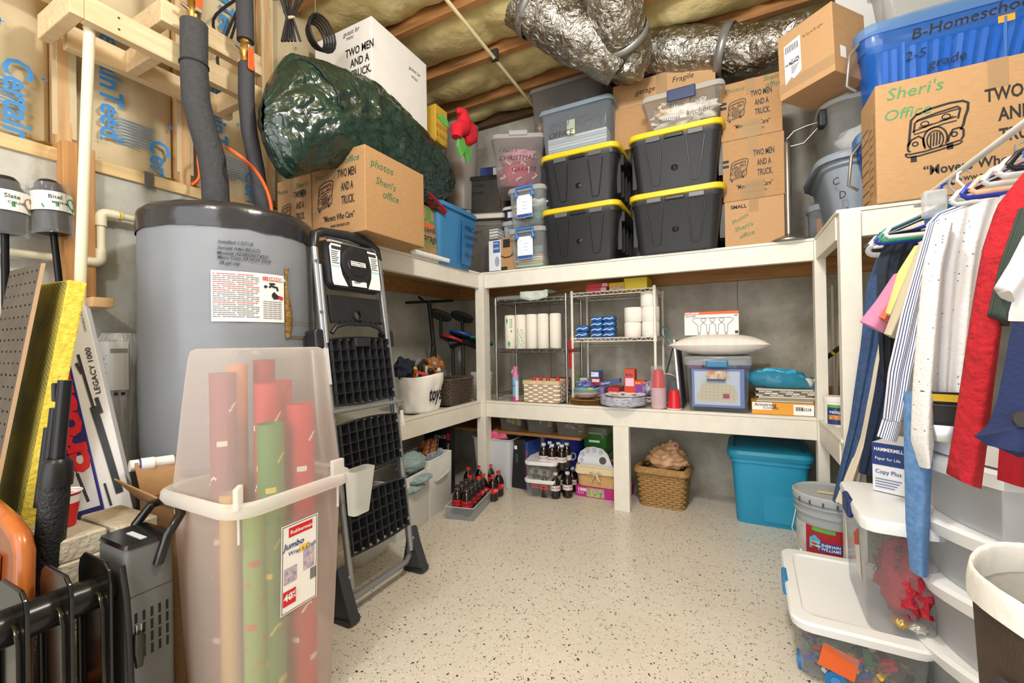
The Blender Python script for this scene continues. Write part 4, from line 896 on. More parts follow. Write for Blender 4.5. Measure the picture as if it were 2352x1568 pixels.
# elf legs
FELT = M('#c41a2b', .9, bump=.3, bs=200); GFELT = M('#5aa04a', .9)
for i, (x, y, lab) in enumerate(((1058, 285, 'red plush boot with a curled toe poking over the tree bag'), (1072, 300, 'red plush boot half hidden behind the curled one'))):
    c = at(x, y, X=-1.40 - .02*i); t = thing('plush_boot', lab, 'plush leg', c, 0, 'red plush boots above the tree bag'); t.scale = (1.3, 1.3, 1.3)
    obj('boot', MB().tube([(0, -.035, -.075), (0, -.03, -.04), (0, -.005, -.02), (0, .02, -.01), (0, .03, .025), (0, .012, .06), (0, -.012, .055), (0, -.018, .04)], [.022, .032, .036, .036, .032, .024, .014, .007], 12, flat=1) if i == 0 else MB().tube([(0, -.03, -.06), (0, 0, -.04), (0, .03, -.02), (0, .035, .02), (0, .03, .045)], [.024, .034, .036, .033, .02], 12), FELT, t, smooth=70)
    obj('cuff', MB().prism([(-.02, -.055), (.02, -.06), (.035, -.10), (.0, -.15), (-.03, -.11)], -.008, .008, 'yz'), GFELT, t, bev=.003)
o = obj('felt_leaf', MB().prism([(-.06, .0), (-.02, .03), (.03, .02), (.045, -.02), (0, -.025)], -.004, .004, 'yz'), GFELT, None, bev=.003); o.location = at(1020, 278, X=-1.43); tag(o, 'green felt collar point between the tree bag and the red boots', 'plush leg')
o = thing('gift_bag', 'yellow patterned gift bag behind the white moving box', 'bag', at(1008, 300, X=-1.62))
obj('bag', MB().box(-.06, .03, -.07, .05, -.1, .13), M('#c9a43c', .5), o, bev=.003); mb = MB(); f = facemap('R', (.03, 0, 0))
for i in range(12): ribbon(mb, arc(-.055+.03*(i % 4), -.05+.055*(i//4), .008, .010, 0, 360, 10), .003, f)
obj('ring_marking', mb, M('#7d3f2a', .5), o)
# --- plastic containers
CLEAR = P('#dfe3e6', .16, .15, .2); CLEARG = P('#d4d6d4', .30, .25, .3); MILK = P('#e6e6e4', .5, .3, .4); SMOKE = P('#b9b3ab', .42, .25, .3); MARK = M('#22242a', .6)
def lidbin(name, label, loc, rz, w, d, h, mat, lidmat=None, r=.03, taper=.9, lid=.03, lip=.012, group=None, cat='storage bin', latch=None, hnd=None):
    t = thing(name, label, cat, loc, rz, group)
    hb = h-lid
    obj('body', MB().loft([(.002, w*taper-.012, d*taper-.012, r, 0, d/2), (.012, w*taper, d*taper, r, 0, d/2), (hb*.93, w*.985, d*.985, r, 0, d/2), (hb*.94, w, d, r, 0, d/2), (hb, w, d, r, 0, d/2)], True, False), mat, t, smooth=40)
    if lid:
        obj('lid', MB().loft([(hb-.012, w+lip*2, d+lip*2, r+lip, 0, d/2), (hb+.006, w+lip*2, d+lip*2, r+lip, 0, d/2), (hb+lid*.6, w+lip, d+lip, r+lip*.5, 0, d/2), (hb+lid*.8, w-.03, d-.03, r, 0, d/2), (hb+lid, w-.045, d-.045, r, 0, d/2)], False, True), lidmat or mat, t, smooth=35)
    if latch:
        for sx in (0,) if latch[1] == 'F' else (-1, 1):
            if latch[1] == 'F': obj('latch', MB().box(-w*.18, w*.18, -.022, -.004, hb-.045, hb+.018), latch[0], t, bev=.006)
            else: obj('latch', MB().box(sx*(w/2+.012)-.008, sx*(w/2+.012)+.008, d*.3, d*.7, hb-.03, hb+.02), latch[0], t, bev=.005)
    return t
def lump(name, label, cat, loc, r, mat, nz=.35, ns=6, sd=0, n=28, m=18, group=None):
    o = obj(name, MB().ell((0, 0, 0), r, n, m, nz, ns, sd), mat, None, smooth=70); o.location = loc; return tag(o, label, cat, group)
# blue camping tote on the left arm
BLU = M('#3d7fb4', .5, var=.05, vs=5, name='blue_tub')
t = thing('blue_tote', 'blue plastic tote marked camping gear at the shelf corner', 'storage bin', (-1.51, 2.24, Z2+.001), PI/2)
obj('body', MB().loft([(.0, .33, .27, .03, 0, .16), (.34, .41, .33, .045, 0, .165), (.345, .41, .33, .045, 0, .165)], True, False), BLU, t, smooth=40, sol=.004)
obj('rim', MB().loft([(.335, .415, .335, .05, 0, .165), (.335, .445, .365, .055, 0, .165), (.352, .45, .37, .055, 0, .165), (.362, .44, .36, .055, 0, .165), (.362, .41, .33, .05, 0, .165)], False, False), BLU, t, smooth=40)
obj('side_panel', MB().add([(.02, -.006, .02), (.12, -.006, .02), (.165, -.016, .30), (.165, -.02, .315), (.03, -.02, .315), (.02, -.016, .29)], [(0, 1, 2, 3, 4, 5)]), M('#2f6c9f', .5), t, sol=.004)
script(t, (('MISC.', .045, .035, .235), ('CAMPING', .036, .025, .185), ('GEAR', .038, .035, .135), ('Pillows', .036, .03, .07)), 'F', (0, -.012-.012, 0), INK)
# corner stack behind it
t = lidbin('clear_bin', 'grey see-through bin behind the blue tote marked with a name', (-1.60, 2.70, Z2+.001), .35, .30, .30, .42, SMOKE, taper=.9); script(t, (('Sheri', .04, -.10, .32), ), 'F', (0, 0, 0), MARK)
lump('folded_cloth', 'dark folded cloth inside the grey bin behind the blue tote', 'cloth', (-1.63, 2.84, 1.62), (.11, .10, .11), M('#3b3a36', .9), sd=2)
t = thing('photo_album', 'grey photo album lying flat on the bin behind the tree bag', 'book', (-1.60, 2.68, 1.906), .35)
obj('cover', MB().box(-.16, .17, 0, .26, 0, .006), M('#8c8791', .6), t, bev=.002); obj('cover', MB().box(-.16, .17, 0, .26, .036, .042), M('#8c8791', .6), t, bev=.002); obj('pages', MB().box(-.155, .16, .004, .255, .006, .036), M('#d9d2bd', .8), t); obj('spine', MB().tube([(.172, .0, .021), (.172, .26, .021)], .021, 10), M('#a7a2a8', .4), t, smooth=60)
t = lidbin('black_storage_box', 'dark box with a handwritten label above the photo album', (-1.585, 2.72, 1.950), .3, .30, .28, .29, M('#3a3730', .5), M('#2b2a28', .5), taper=.95); script(t, (('xmas', .04, -.10, .20), ('garage', .035, -.11, .15)), 'F', (0, 0, 0), INK)
o = obj('tan_strap', MB().tube([(.0, 0, .14), (.004, .0, .10), (-.002, 0, .0), (.0, 0, -.12)], [.014, .010, .011, .014], 8, flat=.4), M('#9a6b36', .5), t, smooth=60); o.location = (.10, -.012, .16)
t = thing('paper_box', 'blue and white paper box on the dark box behind the red boots', 'box', (-1.56, 2.78, 2.242), .25); obj('carton', MB().box(-.10, .08, 0, .18, 0, .07), M('#2d3f78', .5), t, bev=.002); obj('white_marking', patch(MB(), .0, .078, .008, .062, facemap('F', (0, 0, 0))), WHITE, t)
t = thing('frosted_bucket', 'tall frosted plastic bucket standing behind the red boots', 'bucket', (-1.80, 2.72, 1.99)); obj('wall', MB().lathe([(.105, 0), (.13, .62), (.135, .63)], 28, cap1=False), P('#d3cfc8', .6, .35, .4), t, smooth=40); obj('rolled_paper', MB().lathe([(.05, .05), (.05, .64)], 14, (-.02, 0, 0)), M('#b89a80', .7), t, smooth=60)
o = obj('support_crate', MB().loft([(0, .26, .26, .03), (.50, .28, .28, .03)]), M('#9b978d', .5), None, smooth=40); o.location = (-1.84, 2.80, Z2+.001); tag(o, 'grey bin under the frosted bucket in the corner', 'storage bin')
# magazines and envelope box
t = thing('magazine_stack', 'stack of thin magazines wedged between the blue tote and a carton', 'magazines', (-1.435, 2.545, 1.505+.21), 0)
for i in range(9): obj('magazine', MB().box(-.03, .035, 0, .20, .007*i, .007*i+.006), M(('#c9c9c7', '#77797c', '#e2e0dc')[i % 3], .5), t)
t = thing('product_carton', 'white and blue product carton standing beside the blue tote', 'box', (-1.43, 2.55, Z2+.013), 0); obj('carton', MB().box(-.045, .045, 0, .16, 0, .205), M('#dfe3ea', .5), t, bev=.002)
f = facemap('F', (0, 0, 0)); obj('blue_marking', patch(MB(), -.01, .043, .12, .198, f), M('#3d66ab', .5), t); mb = MB(); f2 = off(f, .0008); puttxt(mb, 'Medline', .016, f2, -.008, .178, sx=.8); patch(mb, -.006, .035, .15, .153, f2); obj('lettering', mb, WHITE, t); obj('yellow_marking', patch(MB(), -.008, .035, .142, .147, f2), M('#d9a53a', .5), t); mb = MB(); mb.add([f(.02+.018*math.cos(a*.4), .06+.035*math.sin(a*.4)) for a in range(16)], [tuple(range(16))]); obj('picture_marking', mb, M('#9aa6b8', .5), t)
# parcel with a smile arrow
t = thing('parcel', 'small brown parcel with a curved arrow printed near the shelf corner', 'box', (-1.338, 2.56, Z2+.013), 0); obj('carton', MB().box(-.058, .06, 0, .2, 0, .215), CARD, t, bev=.002)
f = facemap('F', (0, 0, 0)); mb = MB(); ribbon(mb, [(-.055, .10), (-.02, .083), (.02, .085), (.05, .103)], .008, f); ribbon(mb, [(.032, .105), (.053, .107), (.05, .09)], .006, f); patch(mb, -.03, .022, .15, .205, f); patch(mb, -.05, 0, .0, .022, f); obj('arrow_marking', mb, M('#2a2622', .5), t)
# VHS bin + round tub
t = lidbin('grey_tape_bin', 'small grey bin of tapes on the brown parcel', (-1.335, 2.60, 1.713), 0, .125, .22, .13, M('#9aa0a8', .5), taper=.92, lip=.01); script(t, (('VHS', .026, -.02, .065), ('TAPES', .024, -.02, .030)), 'F', (0, -.001, 0), INK)
t = lidbin('photo_print_box', 'dark round-cornered container on top of the grey tape bin', (-1.335, 2.62, 1.846), 0, .13, .16, .10, M('#33353b', .4), M('#c7c5c0', .5), taper=.95, lid=.02); obj('label_marking', patch(MB(), -.025, .06, .015, .055, facemap('F', (0, .0015, 0), .004)), M('#cfd3dc', .5), t)
# sewing boxes
BL = M('#3f78c9', .4)
def sewbox(label, z, wd, words_):
    t = lidbin('latch_box', label, (-1.185, 2.53, z), 0, .245, .40, .265, P('#dfe4e2', .22, .2, .25), P('#e8ecec', .5, .25, .4), taper=.92, lip=.012, group='clear boxes with blue latches')
    l = obj('latch', MB().tube([(-.055, -.022, .19), (-.055, -.024, .243), (.06, -.024, .243), (.06, -.022, .19)], .009, 8), BL, t, smooth=40)
    for x in (-.055, .06): obj('latch_foot', MB().cbox((x, -.022, .192), (.026, .012, .022)), BL, l, bev=.003)
    f = facemap('F', (0, -.012, 0)); lb = obj('paper_label', patch(MB(), -.055, .055, .05, .195, f), M('#dfe8f2', .4), t)
    obj('blue_marking', patch(MB(), -.053, .053, .052, .072, off(f, .0008)), M('#2d4f96', .4), lb)
    mb = MB(); mb.add([off(f, .0008)(.005+.035*math.cos(a*.3927), .13+.04*math.sin(a*.3927)) for a in range(16)], [tuple(range(16))]); patch(mb, -.05, -.01, .178, .19, off(f, .0008)); obj('picture_marking', mb, M('#f5f8fb', .4), lb)
    mb = MB()
    for i in range(3): ribbon(mb, arc(.005, .155-.022*i, .02, .008, 200, 340, 8), .002, off(f, .0016))
    for i in range(7): patch(mb, .025+.003*i, .0265+.003*i, .054, .07, off(f, .0016))
    obj('blue_line_marking', mb, M('#4674b8', .4), lb)
    script(t, ((words_, .026, wd, .035 if z > 1.6 else .17), ), 'F', (0, -.008, 0), INK)
    return t
sewbox('clear sewing box with a blue latch, lower of two beside the yellow-rimmed totes', Z2+.013, -.128, 'Sewing')
for i, (c, dz) in enumerate((('#d8cfa8', .006), ('#c9b98f', .022), ('#7fc8a0', .012), ('#dad6cc', .04), ('#e3ddd0', .055), ('#b98f78', .07), ('#5f7f83', .10))):
    o = obj('folded_fabric', MB().box(-.10+.02*(i % 3), .10, -.15, .14, 0, .014 if i != 6 else .05), M(c, .85), None, bev=.005); o.location = (-1.185, 2.72, Z2+.018+[.006, .022, .0, .038, .054, .070, .086][i]); tag(o, ('cream', 'tan', 'mint', 'ivory', 'white', 'dusty pink', 'slate green')[i]+' folded fabric inside the lower sewing box', 'fabric', 'fabrics in the sewing box')
sewbox('clear craft box with a blue latch, upper of two beside the yellow-rimmed totes', Z2+.013+.268, -.03, 'Brushes')
lump('craft_bag', 'teal crumpled packet inside the upper craft box', 'packet', (-1.13, 2.70, 1.83), (.09, .13, .045), M('#3d7f83', .4), sd=4); lump('craft_flower', 'pink fabric flower inside the upper craft box', 'craft flower', (-1.235, 2.58, 1.88), (.035, .03, .05), M('#d9a3a0', .7), nz=.8, ns=9); lump('craft_paper', 'crumpled white tissue inside the upper craft box', 'tissue', (-1.13, 2.72, 1.93), (.10, .13, .04), M('#e2e6e4', .5), sd=8)
# MOM CHRISTMAS bin
t = lidbin('clear_bin', 'clear bin marked mom Christmas with red fabric inside', (-1.225, 2.525, 2.035), .42, .335, .34, .345, P('#dcd6d8', .2, .2, .3), P('#e2dfe0', .6, .25, .4), taper=.86, lip=.012)
script(t, (('MOM', .05, -.13, .22), ('CHRISTMAS', .045, -.13, .165), ('GARAGE', .042, -.05, .09)), 'F', (0, .008, 0), MARK)
obj('handle', MB().box(-.06, .06, -.03, -.01, .315, .345), MILK, t, bev=.006)
lump('red_fabric', 'pink and red Christmas fabric filling the mom Christmas bin', 'fabric', (-1.30, 2.69, 2.15), (.13, .13, .085), M('#c2405a', .8), nz=.2, sd=3)
lump('pink_fabric', 'pale pink tissue on top inside the mom Christmas bin', 'fabric', (-1.30, 2.69, 2.27), (.13, .13, .055), M('#d99aa6', .8), nz=.3, sd=6)
for i in range(7): 
    o = obj('snowflake', MB().tube([(-.02, 0, 0), (.02, 0, .006), (.01, 0, .02)], .004, 5), WHITE, None); o.location = (-1.345+.032*i, 2.53+.0145*i, 2.10+.10*((i*5) % 3)/2); o.rotation_euler = (0, i, 0); tag(o, 'white snowflake trim inside the mom Christmas bin', 'ornament', 'snowflake trims in the Christmas bin')
# --- black totes with yellow lids
BT = M('#232427', .42, var=.12, vs=7, name='black_tote', spec=.5); YL = M('#dcc01e', .45, name='yellow_lid'); BT2 = M('#151618', .4)
def ytote(label, cx, z):
    w, d, h = .50, .56, .340
    t = thing('lidded_tote', label, 'storage bin', (cx, 2.505, z), 0, 'black totes with yellow lids')
    obj('body', MB().loft([(0, w*.80, d*.84, .03, 0, d/2), (.01, w*.82, d*.86, .04, 0, d/2), (h*.80, w*.93, d*.95, .045, 0, d/2), (h*.82, w*.96, d*.97, .045, 0, d/2), (h-.02, w*.97, d*.98, .05, 0, d/2)]), BT, t, smooth=40)
    obj('lid', MB().loft([(h-.035, w*.985, d*.985, .055, 0, d/2), (h-.03, w*1.01, d*1.01, .06, 0, d/2), (h-.004, w*1.01, d*1.01, .06, 0, d/2), (h, w*.985, d*.985, .055, 0, d/2), (h-.006, w*.93, d*.95, .05, 0, d/2)], True, True), YL, t, smooth=40)
    yf = lambda v: d/2-(d*.86+(d*.95-d*.86)*(v/(h*.80)))/2
    for sx in (-1, 1):
        pts = [(sx*.055, .30), (sx*.075, .045), (sx*.10, .03), (sx*.128, .045), (sx*.15, .30)] if True else 0
        pts = [(sx*.065, .262), (sx*.082, .05), (sx*.087, .043), (sx*.118, .043), (sx*.123, .05), (sx*.155, .262)]
        obj('raised_rib', MB().tube([(a, yf(b)-.001, b) for a, b in pts], .0035, 6), BT2, t, smooth=60)
        obj('clip', MB().box(sx*.11-.04, sx*.11+.04, -.002, .02, h-.062, h-.034), M('#5a5d61', .4), t, bev=.004)
        obj('side_grip', MB().box(sx*w*.475-.02, sx*w*.475+.02, .12, d-.12, h-.11, h-.04), BT2, t, bev=.006)
        for q in range(4): obj('side_rib', MB().box(sx*w*.46-.012, sx*w*.46+.012, .10+.09*q, .115+.09*q, .06, h-.1), BT2, t)
    obj('handle_slot', MB().box(-.05, .05, -.004, .02, h-.058, h-.038), BT2, t, bev=.003)
    bo = obj('moulding_mark', MB().lathe([(.020, 0), (.018, .002), (.006, .0035), (.003, .006), (.0, .006)], 20), BT2, t, smooth=40); bo.rotation_euler = (PI/2, 0, 0); bo.location = (0, yf(.12)+.001, .125)
    return t
ytote('black tote with yellow lid at the lower left of the four', -.825, Z2+.0125)
ytote('black tote with yellow lid at the upper left of the four', -.825, Z2+.0125+.341)
ytote('black tote with yellow lid at the lower right of the four', -.272, Z2+.0125)
ytote('black tote with yellow lid at the upper right of the four', -.272, Z2+.0125+.341)
zt = Z2+.0125+.682
# sheri office bin on the upper left tote
t = lidbin('blue_tinted_bin', 'bluish clear bin of papers marked office on the left black totes', (-.845, 2.53, zt+.001), 0, .45, .48, .30, P('#c3ced8', .2, .2, .3), P('#a9bccb', .65, .25, .3), taper=.92, lip=.016)
script(t, (('SHERI', .052, -.17, .17), ('OFFICE', .05, -.175, .11)), 'F', (0, .012, 0), MARK); mb = MB(); f = facemap('F', (0, .012, 0)); ribbon(mb, [(0, .20), (.02, .205), (.04, .198), (.09, .205)], .008, f); ribbon(mb, [(.06, .165), (.16, .175)], .010, f); obj('crossed_out_marking', mb, MARK, t); obj('pale_tape_marking', patch(MB(), -.05, .0, .11, .20, off(f, -.0005)), M('#cfd3a8', .5), t)
for i in range(6):
    o = obj('paper_stack', MB().box(-.19, .19, 0, .40, 0, .016), M(('#d8d8d2', '#c2c7cc', '#e4e2da')[i % 3], .7), None, bev=.002); o.location = (-.845, 2.57, zt+.016+.0175*i); tag(o, 'sheaf of papers inside the bluish office bin', 'papers', 'papers in the office bin')
# ceramic tree bin
t = lidbin('clear_bin', 'clear bin marked ceramic tree on the right black totes', (-.225, 2.475, zt+.001), 0, .40, .18, .185, P('#e4e4e2', .12, .18, .25), P('#dcdcda', .55, .25, .35), taper=.84, lip=.012, latch=(M('#2c3a5e', .4), 'F'))
script(t, (('Ceramic Tree', .045, -.14, .095), ('kitchen', .04, .02, .03), ('Christmas', .034, -.15, .025)), 'F', (0, .016, 0), MARK)
lump('packing_paper', 'crumpled white packing paper inside the ceramic tree bin', 'paper', (-.225, 2.565, zt+.075), (.15, .065, .06), M('#e5dfd6', .8), nz=.6, ns=8, sd=3); lump('packing_paper', 'crumpled kraft packing paper inside the ceramic tree bin', 'paper', (-.32, 2.55, zt+.10), (.055, .055, .045), M('#d9c3a5', .8), nz=.6, ns=8, sd=5)
# xmas garage bin at the back
gx, gw, gz0, gz1 = yrect(2.70, 1215, 1395, 180, 318); gx -= .02; gw = .50; gz0 += .0
t = lidbin('grey_clear_bin', 'large greyish clear bin of crumpled paper behind the office bin', (gx, 2.72, gz0), 0, gw, .32, gz1-gz0+.02, P('#b8b2ac', .22, .25, .3), P('#bcb8b2', .5, .25, .3), taper=.9, lip=.015)
script(t, (('XMAS', .05, .05, .22), ('GARAGE', .05, .02, .16)), 'F', (0, .01, 0), MARK)
for i in range(7): lump('packing_paper', 'crumpled brown packing paper inside the large greyish bin', 'paper', (gx-.19+.055*i, 2.83+.02*(i % 2), gz0+.11+.10*((i*3) % 4)/3), (.07, .08, .085), M('#a58d78', .85), nz=.8, ns=9, sd=i, group='packing paper in the greyish bin')
sb = (gz0-Z2-.003)/2
for i in range(2): lidbin('stacked_bin', ('lower', 'upper')[i]+' grey bin at the wall carrying the large greyish clear bin', (-1.36, 2.935, Z2+.001+sb*i), 0, .34, .145, sb-.001, M('#8d8a84', .5), taper=.95)
# glass vase
t = thing('glass_cloche', 'round glass vase standing between the totes and the long carton', 'vase', (-.50, 2.80, zt-.05)); obj('glass', MB().lathe([(.06, 0), (.095, .06), (.10, .14), (.07, .21), (.04, .24)], 24, cap1=False), P('#d8d8d4', .3, .08, .1), t, smooth=60); obj('candle', MB().lathe([(.05, .01), (.05, .13), (.0, .135)], 18), M('#e6d9cc', .5), t, smooth=40)
# long carton
YC = 2.672
x0 = at(1410, 250, Y=YC).x; x1 = at(1642, 200, Y=YC).x; hc = at(1526, 166, Y=YC).z-zt-.001; hl = hc-.15
t = thing('long_carton', 'long flat brown carton marked garage and fragile behind the totes', 'box', ((x0+x1)/2, YC, zt+.001)); ww = x1-x0
obj('carton', MB().box(-ww/2, ww/2, .004, .072, 0, hc-.01), CARD, t, bev=.003); obj('lid', MB().box(-ww/2-.004, ww/2+.004, 0, .076, hl, hc), CARD2, t, bev=.003)
script(t, (('garage', .045, -ww*.27, hl+.06), ('Fragile', .045, ww*.10, hl+.075)), 'F', (0, 0, 0), INK); obj('tape', patch(MB(), -.03, .03, hl, hc, facemap('F', (0, 0, 0), .0008)), TAPE, t)
# three small moving boxes
bx_ = [(1660, 1812, 180, 325), (1663, 1815, 318, 458), (1665, 1803, 452, 572)]
zz = Z2+.013
for i in (2, 1, 0):
    a, b, c, d = bx_[i]; cx, w, z0, z1 = yrect(2.60, a, b, c, d); h = (.307, .326, .246)[i]
    lab = ('small brown moving box topmost of three beside the totes', 'small brown moving box in the middle of three beside the totes', 'small plain carton marked photos, lowest of three beside the totes')[i]
    w = .285 if i < 2 else .275
    t = carton('moving_box', lab, (.108-(.006 if i == 0 else 0), 2.60, zz), 0, w, .36, h, CARD if i < 2 else CARD2); zz += h+.001
    if i < 2:
        movers(t, w, h)
        for q in (.56, .64): obj('black_band_marking', patch(MB(), 0, .03, h*q, h*(q+.045), facemap('F', (-w/2, 0, 0))), INK, t)
        for q in range(3): obj('tape', patch(MB(), -.06+.01*q, .03+.01*q, h*.0, h*(.18+.06*q), facemap('F', (0, 0, 0), .0006+.0004*q)), TAPE, t)
    if i == 0: script(t, (('Photos', .034, .02, .255), ("Sheri's", .034, .20, .275), ('office', .034, .21, .24)), 'F', (-w/2, 0, 0), GREEN_)
    if i == 2:
        script(t, (('Photos', .03, .04, .12, {'tilt': .5}), ("Sheri's", .034, .05, .08, {'tilt': .3}), ('office', .034, .07, .04, {'tilt': .3})), 'F', (-w/2, 0, 0), GREEN_)
        mb = MB(); puttxt(mb, 'SMALL', .026, facemap('F', (-w/2, 0, 0)), .03, .205, bold=.03); obj('lettering', mb, INK, t)
# stand of a bridge lamp
t = thing('lamp_stand', 'brushed steel lamp stand with a hooked arm on the rear shelf', 'lamp', (.262, 2.605, Z2+.0125)); ST = M('#9c9892', .3, .9)
obj('base', MB().lathe([(.085, 0), (.085, .006), (.07, .016), (.03, .03), (.016, .04)], 36), ST, t, smooth=40); obj('pole', MB().lathe([(.0155, .03), (.0155, .50), (.012, .51), (.006, .52), (.006, .53)], 20), ST, t, smooth=40)
obj('arm', MB().tube([(0, 0, .525), (.03, -.01, .555), (.08, -.02, .565), (.155, -.03, .57)], .005, 8), ST, t, smooth=60); obj('brace', MB().tube([(.012, 0, .485), (.07, -.012, .485), (.10, -.018, .515), (.15, -.028, .565)], .004, 8), ST, t, smooth=60); obj('knuckle', MB().ell((.157, -.03, .57), (.011, .011, .011)), ST, t, smooth=60)
# bins right of the lamp
t = lidbin('round_clear_tub', 'small round clear tub with an orange card inside behind the lamp stand', (.46, 2.76, Z2+.001), 0, .17, .17, .24, P('#c9d0d6', .25, .15, .2), P('#d5dade', .5, .2, .3), r=.07, taper=.92, lip=.006); o = obj('orange_card', MB().box(-.05, .04, -.002, .002, 0, .14), M('#d9872f', .6), None); o.location = (.46, 2.81, Z2+.02); tag(o, 'orange card standing inside the small round clear tub', 'card')
GT = M('#8d99a6', .5, name='grey_tub')
t = thing('grey_tote', 'large grey plastic tub marked CDs on the right shelf corner', 'storage bin', (.635, 2.45, Z2+.001))
obj('body', MB().loft([(0, .36, .40, .07, 0, .24), (.30, .47, .50, .10, 0, .24), (.31, .50, .53, .11, 0, .24), (.335, .50, .53, .11, 0, .24)], True, False), GT, t, smooth=40); obj('rim', MB().loft([(.335, .50, .53, .11, 0, .24), (.33, .545, .575, .12, 0, .24), (.35, .55, .58, .12, 0, .24), (.363, .535, .565, .12, 0, .24), (.367, .48, .51, .11, 0, .24)], False, True), GT, t, smooth=40)
fm = lambda u, v: (-.215+.0*u+u*.35-.014*v/.36*0, -.012-u*.75*.0+.03-.03-u*.18, v); mb = MB()
for i, s in enumerate('CDs'): puttxt(mb, s, .05, lambda u, v, i=i: (-.215+.02*i+u*.7, .03-.018*i-u*.35-.03, .22-.07*i+v))
obj('handwritten_lettering', mb, INK, t)
t = thing('tall_clear_tub', 'tall clear tub of white cloth standing on the grey tub', 'storage bin', (.635, 2.455, Z2+.37)); obj('body', MB().loft([(0, .38, .38, .07, 0, .22), (.20, .45, .45, .09, 0, .22), (.21, .47, .47, .09, 0, .22), (.24, .48, .48, .09, 0, .22)], True, False), P('#dcdedd', .22, .2, .25), t, smooth=40); obj('rim', MB().loft([(.225, .48, .48, .09, 0, .22), (.225, .51, .51, .10, 0, .22), (.245, .51, .51, .10, 0, .22), (.25, .48, .48, .09, 0, .22)], False, False), P('#d9dcdc', .55, .25, .35), t, smooth=40)
obj('latch', MB().cbox((-.24, .05, .19), (.03, .06, .08)), M('#26282c', .4), t, bev=.008)
lump('white_cloth', 'bundle of white cloth inside the tall clear tub', 'cloth', (.635, 2.68, Z2+.475), (.16, .15, .095), M('#eeeeec', .8), nz=.3, sd=2)
# shipping carton
a = at(1788, 105, Y=2.33); b = at(1945, 30, Y=2.33)
t = thing('shipping_carton', 'tilted brown shipping carton with a white address label, high on the right', 'box', (.285, 2.325, 2.118), rot=(0, -.03, -.70)); w, d, h = .30, .225, .30
obj('carton', MB().box(-w/2+.06, w/2, 0, d, 0, h), CARD2, t, bev=.003); f = facemap('F', (-w/2+.06, 0, 0))
lb = obj('address_label', MB().add([f(u, v) for u, v in [(.03, .06), (.05, .075), (.058, .085), (.07, .07), (.09, .08), (.105, .09), (.105, .25), (.03, .24)]], [tuple(range(8))]), M('#eceef0', .5), t)
f2 = off(f, .001); mb = MB()
for i in range(17): patch(mb, .036+.0036*i, .036+.0036*i+(.0024, .0012, .0018)[i % 3], .20, .232, f2)
random.seed(4)
for i in range(60): u = .05+.045*random.random(); v = .137+.022*random.random(); patch(mb, u, u+.004, v, v+.003, f2)
puttxt(mb, 'H', .018, f2, .034, .140, bold=.03)
for i in range(5): patch(mb, .06, .095-.005*i, .125-.007*i, .1275-.007*i, f2)
obj('barcode_marking', mb, INK, lb); mb = MB(); puttxt(mb, '78 Tips & 58 Lights', .016, f, .115, .225, sx=.7); obj('lettering', mb, M('#6d5537', .6), t)
o = obj('small_label', patch(MB(), .04, .08, .07, .12, facemap('R', (w/2, 0, 0))), WHITE, t); obj('tape', patch(MB(), 0, w-.06, .03, .075, facemap('F', (-w/2+.06, 0, 0), .0006)), TAPE, t)
# blue homeschool tote with the bin above
BP = P('#2a7fe6', .5, .22, .35); w, d, h = .60, .18, .36
for k in range(2):
    t = thing('blue_clear_tote', ('lower bright blue tote hidden behind the big moving box', 'bright blue see-through tote of folders marked homeschool')[k], 'storage bin', (.80, 2.262, Z2+.001+.42*k))
    obj('body', MB().loft([(0, w*.88, d*.88, .04, 0, d/2), (h*.78, w*.97, d*.97, .05, 0, d/2), (h*.80, w, d, .05, 0, d/2), (h, w, d, .05, 0, d/2)], True, False), BP, t, smooth=40)
    obj('rim', MB().loft([(h-.02, w, d, .05, 0, d/2), (h-.02, w+.035, d+.012, .06, 0, d/2), (h+.02, w+.035, d+.012, .06, 0, d/2), (h+.03, w, d, .05, 0, d/2)], False, False), P('#7fb0e8', .6, .25, .4), t, smooth=40)
    for x in (-.17, .12, .25): obj('rib', MB().tube([(x, .002, h*.78), (x, .013, .02)], .005, 6), P('#6ea9ec', .7, .2, .4), t)
    obj('wire_handle', MB().tube([(-w/2-.01, .02, h-.03), (-w/2-.045, .0, h-.08), (-w/2-.055, .01, h-.20), (-w/2-.02, .03, h-.22)], .006, 8), M('#a9a49c', .3, .7), t, smooth=60)
script(t, (('B-Homeschool', .058, -.15, .28, {'tilt': .06}), ('2-5', .05, -.17, .20, {'tilt': .05}), ('grade', .05, -.10, .15, {'tilt': .06})), 'F', (0, -.003, 0), MARK)
obj('price_sticker', patch(MB(), .10, .145, .26, .30, facemap('F', (0, .002, 0))), M('#f0a235', .5), t)
for i in range(14):
    o = obj('folder', MB().box(-.0085, .0085, 0, .11, 0, .27), M(('#9fc3ea', '#c6d8ec', '#7fb0e4', '#e4ecf4')[i % 4], .6), None, bev=.001); o.location = (.80-.22+.029*i, 2.295, Z2+.43); o.rotation_euler = (0, .025*max(0, i-3), 0); tag(o, 'paper folder standing inside the bright blue tote', 'folder', 'folders in the blue tote')
t = lidbin('white_clear_bin', 'milky clear bin resting on the bright blue tote', (.83, 2.265, Z2+.813), 0, .54, .17, .22, P('#e2e4e0', .45, .25, .35), taper=.9, lip=.01, lid=.02)
o = obj('notebook', MB().box(-.2, .1, 0, .08, 0, .015), M('#4b4c50', .6), None); o.location = (.85, 2.3, Z2+.823); tag(o, 'dark notebook inside the milky clear bin', 'notebook')
t = thing('white_board', 'white board standing on end between the shipping carton and the blue tote', 'board', (.585, 2.73, Z2+.95), .1); obj('board', MB().box(-.09, .10, 0, .02, -.03, .5), M('#dfe0dc', .5), t, bev=.002); obj('blue_pin', MB().tube([(-.04, 0, .36), (-.045, -.03, .37)], .008, 8), M('#27348c', .4), t)
